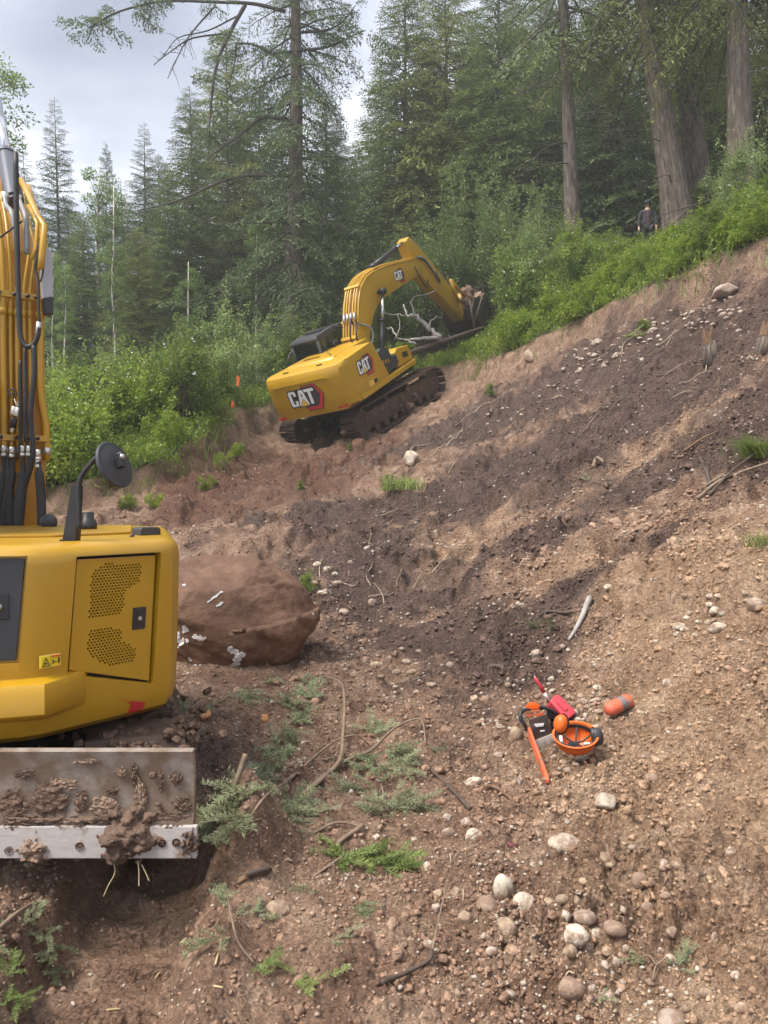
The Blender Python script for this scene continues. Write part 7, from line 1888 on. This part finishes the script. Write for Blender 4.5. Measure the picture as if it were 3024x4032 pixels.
chip('orange bark flake at the foot of the boulder', 1042, 2830, .12, .06, 30, mat('orange_bark', (.42, .20, .07), .8, var=.4, vscale=30))
chip('orange fungus-like flake left of the bark flake', 808, 2818, .10, .08, 10, mat('orange_flake', (.50, .26, .12), .8, var=.4, vscale=30))
chip('dark bark slab lying on the dark soil above the pebbles', 1945, 2625, .24, .06, 8, M_TWIGD)
chip('dark red wood scrap below the large white cobble', 2010, 3330, .07, .05, 60, mat('dark_red_scrap', (.12, .03, .035), .6))
for i in range(7):
    u = _rs.uniform(250, 1500); v = _rs.uniform(3700, 4020); chip('yellowish splinter of fresh wood in the bottom mud', u, v, _rs.uniform(.03, .07), .008, _rs.uniform(0, 180), mat('fresh_splinter', (.40, .31, .17), .7) if i == 0 else bpy.data.materials['fresh_splinter'], group='fresh wood splinters', th=.004)

# fine litter: needles, straw and bark crumbs trodden into the mud
def litter():
    rg = np.random.default_rng(909); n = 5200
    y = 2.2 * (9 / 2.2) ** rg.uniform(0, 1, n); x = rg.uniform(-.55, .6, n) * y
    kp = (rg.uniform(0, 1, n) < .25 + .75 * sstep(-.1, .3, fbm(x * 1.3, y * 1.3, 3, 160))) & (base_h(x, y) < 1.6); x, y = x[kp], y[kp]; n = len(x)
    z = H(x, y) + .004; D = np.c_[rg.normal(size=(n, 2)), rg.normal(size=n) * .25]
    V, F = quads(np.c_[x, y, z], D, rg.normal(size=(n, 3)) * .5 + [0, 0, 1], rg.uniform(.010, .045, n), rg.uniform(.0015, .004, n))
    m = mat('litter', (.085, .060, .040), .85, vscale=9, col2=(.36, .29, .18), thr=(.42, .62))
    tag(link('litter', npmesh('litter', V, F, None, m)), 'needles and straw bits trodden into the mud', 'litter', kind='stuff')
litter()

# --- broken stumps at the upper right
def stump(label, u, v, hpx, wpx, seed, tilt):
    p = ground(u, v); m = p.y / FPX; h = hpx * m; r = wpx * m / 2; rg = random.Random(seed)
    root = empty('stump', p); root.rotation_euler = (0, R(tilt), 0); tag(root, label, 'stump')
    MB().tube([(0, 0, -.15), (0, 0, h * .15), (.01, 0, h * .6)], [r * 1.0, r * .8, r * .62], 9).build('trunk', M_BARKR, root)
    for i in range(12):
        a = i * .52 + rg.random(); rr = r * .5
        MB().prism([(-r * .32, 0), (r * .32, 0), (r * .10, h * rg.uniform(.35, .62)), (-r * .05, h * rg.uniform(.3, .5))], -r * .09, r * .09, 'y', M=Matrix.Translation((rr * math.cos(a), rr * math.sin(a), h * .5)) @ Matrix.Rotation(a + R(90), 4, 'Z')).build('splinter', M_SPLN, root)
stump('short broken stump with orange splintered top on the upper right slope', 2800, 1410, 110, 70, 3, -8)
stump('splintered stump piece at the right border beside the broken stump', 3000, 1380, 110, 60, 4, 10)

# --- grass tufts and seedlings on the bare soil
def tuft(label, u, v, n, hh, spread, m, lean=(0, 0)):
    p = ground(u, v); rg = np.random.default_rng(int(u)); P = np.c_[rg.normal(size=(n, 2)) * spread, np.zeros(n) - .02]
    a = rg.uniform(0, 6.28, n); s = rg.uniform(.2, .9, n)
    d1 = np.c_[np.cos(a) * s * .6 + lean[0], np.sin(a) * s * .6 + lean[1], np.ones(n)]; d1 /= np.linalg.norm(d1, axis=1, keepdims=True)
    L = rg.uniform(.6, 1.2, n) * hh; K = P + d1 * (L * .5)[:, None]; d2 = d1 + np.c_[np.cos(a) * .5 + lean[0], np.sin(a) * .5 + lean[1], -np.ones(n) * .75]
    T = K + d2 / np.linalg.norm(d2, axis=1, keepdims=True) * (L * .55)[:, None]
    sd = np.cross(d1, unit(n, rg)); sd = sd / np.linalg.norm(sd, axis=1, keepdims=True) * .006 * p.y / 10
    V = np.stack([P - sd, P + sd, K + sd * .8, K - sd * .8, T], 1).reshape(-1, 3); i = np.arange(n)[:, None] * 5
    me = npmesh('blades', V, i + np.array([[0, 1, 2, 3]]), i + np.array([[3, 2, 4]]), m)
    o = link('grass_tuft', me); o.location = p; tag(o, label, 'grass'); return o
M_GRS = leafmat('tuft_grass', (.17, .25, .06), (.36, .42, .14), .4)
tuft('overhanging grass tuft with long blades at the right border', 2985, 1800, 260, .42, .10, M_GRS, (-.5, -.4))
tuft('clump of grass and leaves slid down below the far excavator', 1590, 1925, 200, .34, .16, M_GRS, (.1, -.3))
tuft('small grass tuft at the right border on the tan slope', 3010, 2145, 90, .16, .06, M_GRS, (-.3, -.2))
_tf = tuft('dry trailing roots hanging from the lip of the cut at left', 820, 1860, 200, .5, .5, leafmat('dry_grass', (.14, .10, .06), (.26, .20, .12), .2), (-.2, -.5)); _tf['kind'] = 'stuff'
for (u, v, s, lb) in [(870, 1850, .34, 'uprooted leafy seedling left of the tracks'), (815, 1930, .26, 'leafy sprig on red soil right of the mirror'), (610, 2000, .26, 'leafy sprig behind the hood of the compact excavator'), (500, 2005, .26, 'leafy sprig right of the mirror post'), (930, 1800, .30, 'seedling just left of the left track'), (440, 1920, .24, 'seedling on the dark bank behind the mirror'), (1180, 1930, .12, 'tiny seedling below the tracks'), (1380, 1775, .12, 'tiny seedling between the tracks'), (1540, 1940, .2, 'leafy clump beside the slid grass'), (1215, 2330, .14, 'tiny green plant right of the boulder top'), (2540, 1300, .22, 'wilted green plant in the pebble fan'), (1930, 1560, .2, 'green sprig beside the right track'), (1140, 2325, .1, 'tiny green leaf tuft above the boulder')]:
    p = ground(u, v); plant('seedling', SHR[2] if s > .2 else SHR[0], p, s, rnd.uniform(0, 6), lb, 'plant')

# --- deadwood and log behind the boom
def deadwood():
    def L(u, v, d): return at(u, v, d)
    root = empty('fallen_dead_tree', ground(1700, 1350, 20)); b = root.location.copy(); tag(root, 'silvery dead branches of a fallen tree seen under the far boom', 'deadwood')
    d = 27.2
    for pts, r0, r1 in ([[(1735, 1335), (1690, 1290), (1640, 1245), (1600, 1240), (1590, 1200)], .13, .03], [[(1635, 1245), (1622, 1190), (1640, 1165), (1715, 1150)], .05, .015], [[(1740, 1330), (1650, 1335), (1610, 1340)], .10, .05], [[(1640, 1360), (1600, 1335), (1550, 1330)], .05, .02], [[(1690, 1290), (1700, 1260), (1745, 1250)], .04, .012], [[(1560, 1330), (1545, 1295), (1520, 1290)], .05, .02], [[(1600, 1240), (1560, 1240), (1510, 1235)], .025, .008], [[(1570, 1320), (1575, 1270), (1560, 1230)], .03, .01]):
        S_ = spline([L(u, v, d + .15 * i) - b for i, (u, v) in enumerate(pts)], 4); n = len(S_)
        MB().tube([q_ + Vector((rnd.gauss(0, .03), 0, rnd.gauss(0, .03))) for q_ in S_], [.75 * (r0 + (r1 - r0) * i / (n - 1)) for i in range(n)], 7).build('dead_branch', M_SILV, root)
    a = L(1560, 1385, 27.0); c = L(1900, 1270, 28.0); lo = MB().tube([a - Vector((0, 0, .2)), (a + c) / 2 - Vector((0, 0, .2)), c - Vector((0, 0, .2))], [.10, .09, .07], 10).build('fallen_log', M_TWIGD)
    tag(lo, 'long brown fallen log lying uphill behind the right track', 'log')
    for (u0, v0, u1, v1, lb) in ((1868, 1290, 1850, 1180, 'thin bare sapling stem left of the bucket, upright'), (1866, 1275, 1905, 1150, 'thin bare sapling stem leaning across the bucket')):
        a = L(u0, v0, 27.5); c = L(u1, v1, 27.3); o = MB().tube([a, c], [.045, .03], 7).build('sapling_stem', M_STEM); tag(o, lb, 'sapling')
    for (u, v, h, lb) in ((935, 1500, 40, 'upper orange survey ribbon tied in the thicket left of far excavator'), (914, 1592, 26, 'lower orange survey ribbon in the thicket left of far excavator')):
        p = L(u, v, 21.5); hh = h * 21.5 / FPX; o = MB().prism([(-.05, -hh / 2), (.03, -hh / 2), (.06, 0), (.05, hh / 2), (-.03, hh / 2), (-.02, 0)], -.004, .004, 'y').build('survey_ribbon', M_ORG); o.location = p; tag(o, lb, 'ribbon')
deadwood()

# ------------------------------------------------------------------ damp air between the trees
def haze():
    m = bpy.data.materials.new('damp_air'); m.use_nodes = True; t = m.node_tree
    t.nodes.remove(t.nodes['Principled BSDF'])
    v = N(t, 'ShaderNodeVolumePrincipled'); v.inputs['Color'].default_value = (.97, .98, .95, 1); v.inputs['Density'].default_value = .0015; v.inputs['Anisotropy'].default_value = .2
    LK(t, v.outputs[0], t.nodes['Material Output'].inputs['Volume'])
    zmin = float(_V[:, 2].min()) - 1; zmax = max(float(_V[:, 2].max()), 52.0) + 2
    o = MB().box((0, 57, (zmin + zmax) / 2), (270, 126, zmax - zmin)).build('haze', m)
    tag(o, 'thin damp air fading the far trees', 'haze', kind='stuff')
haze()
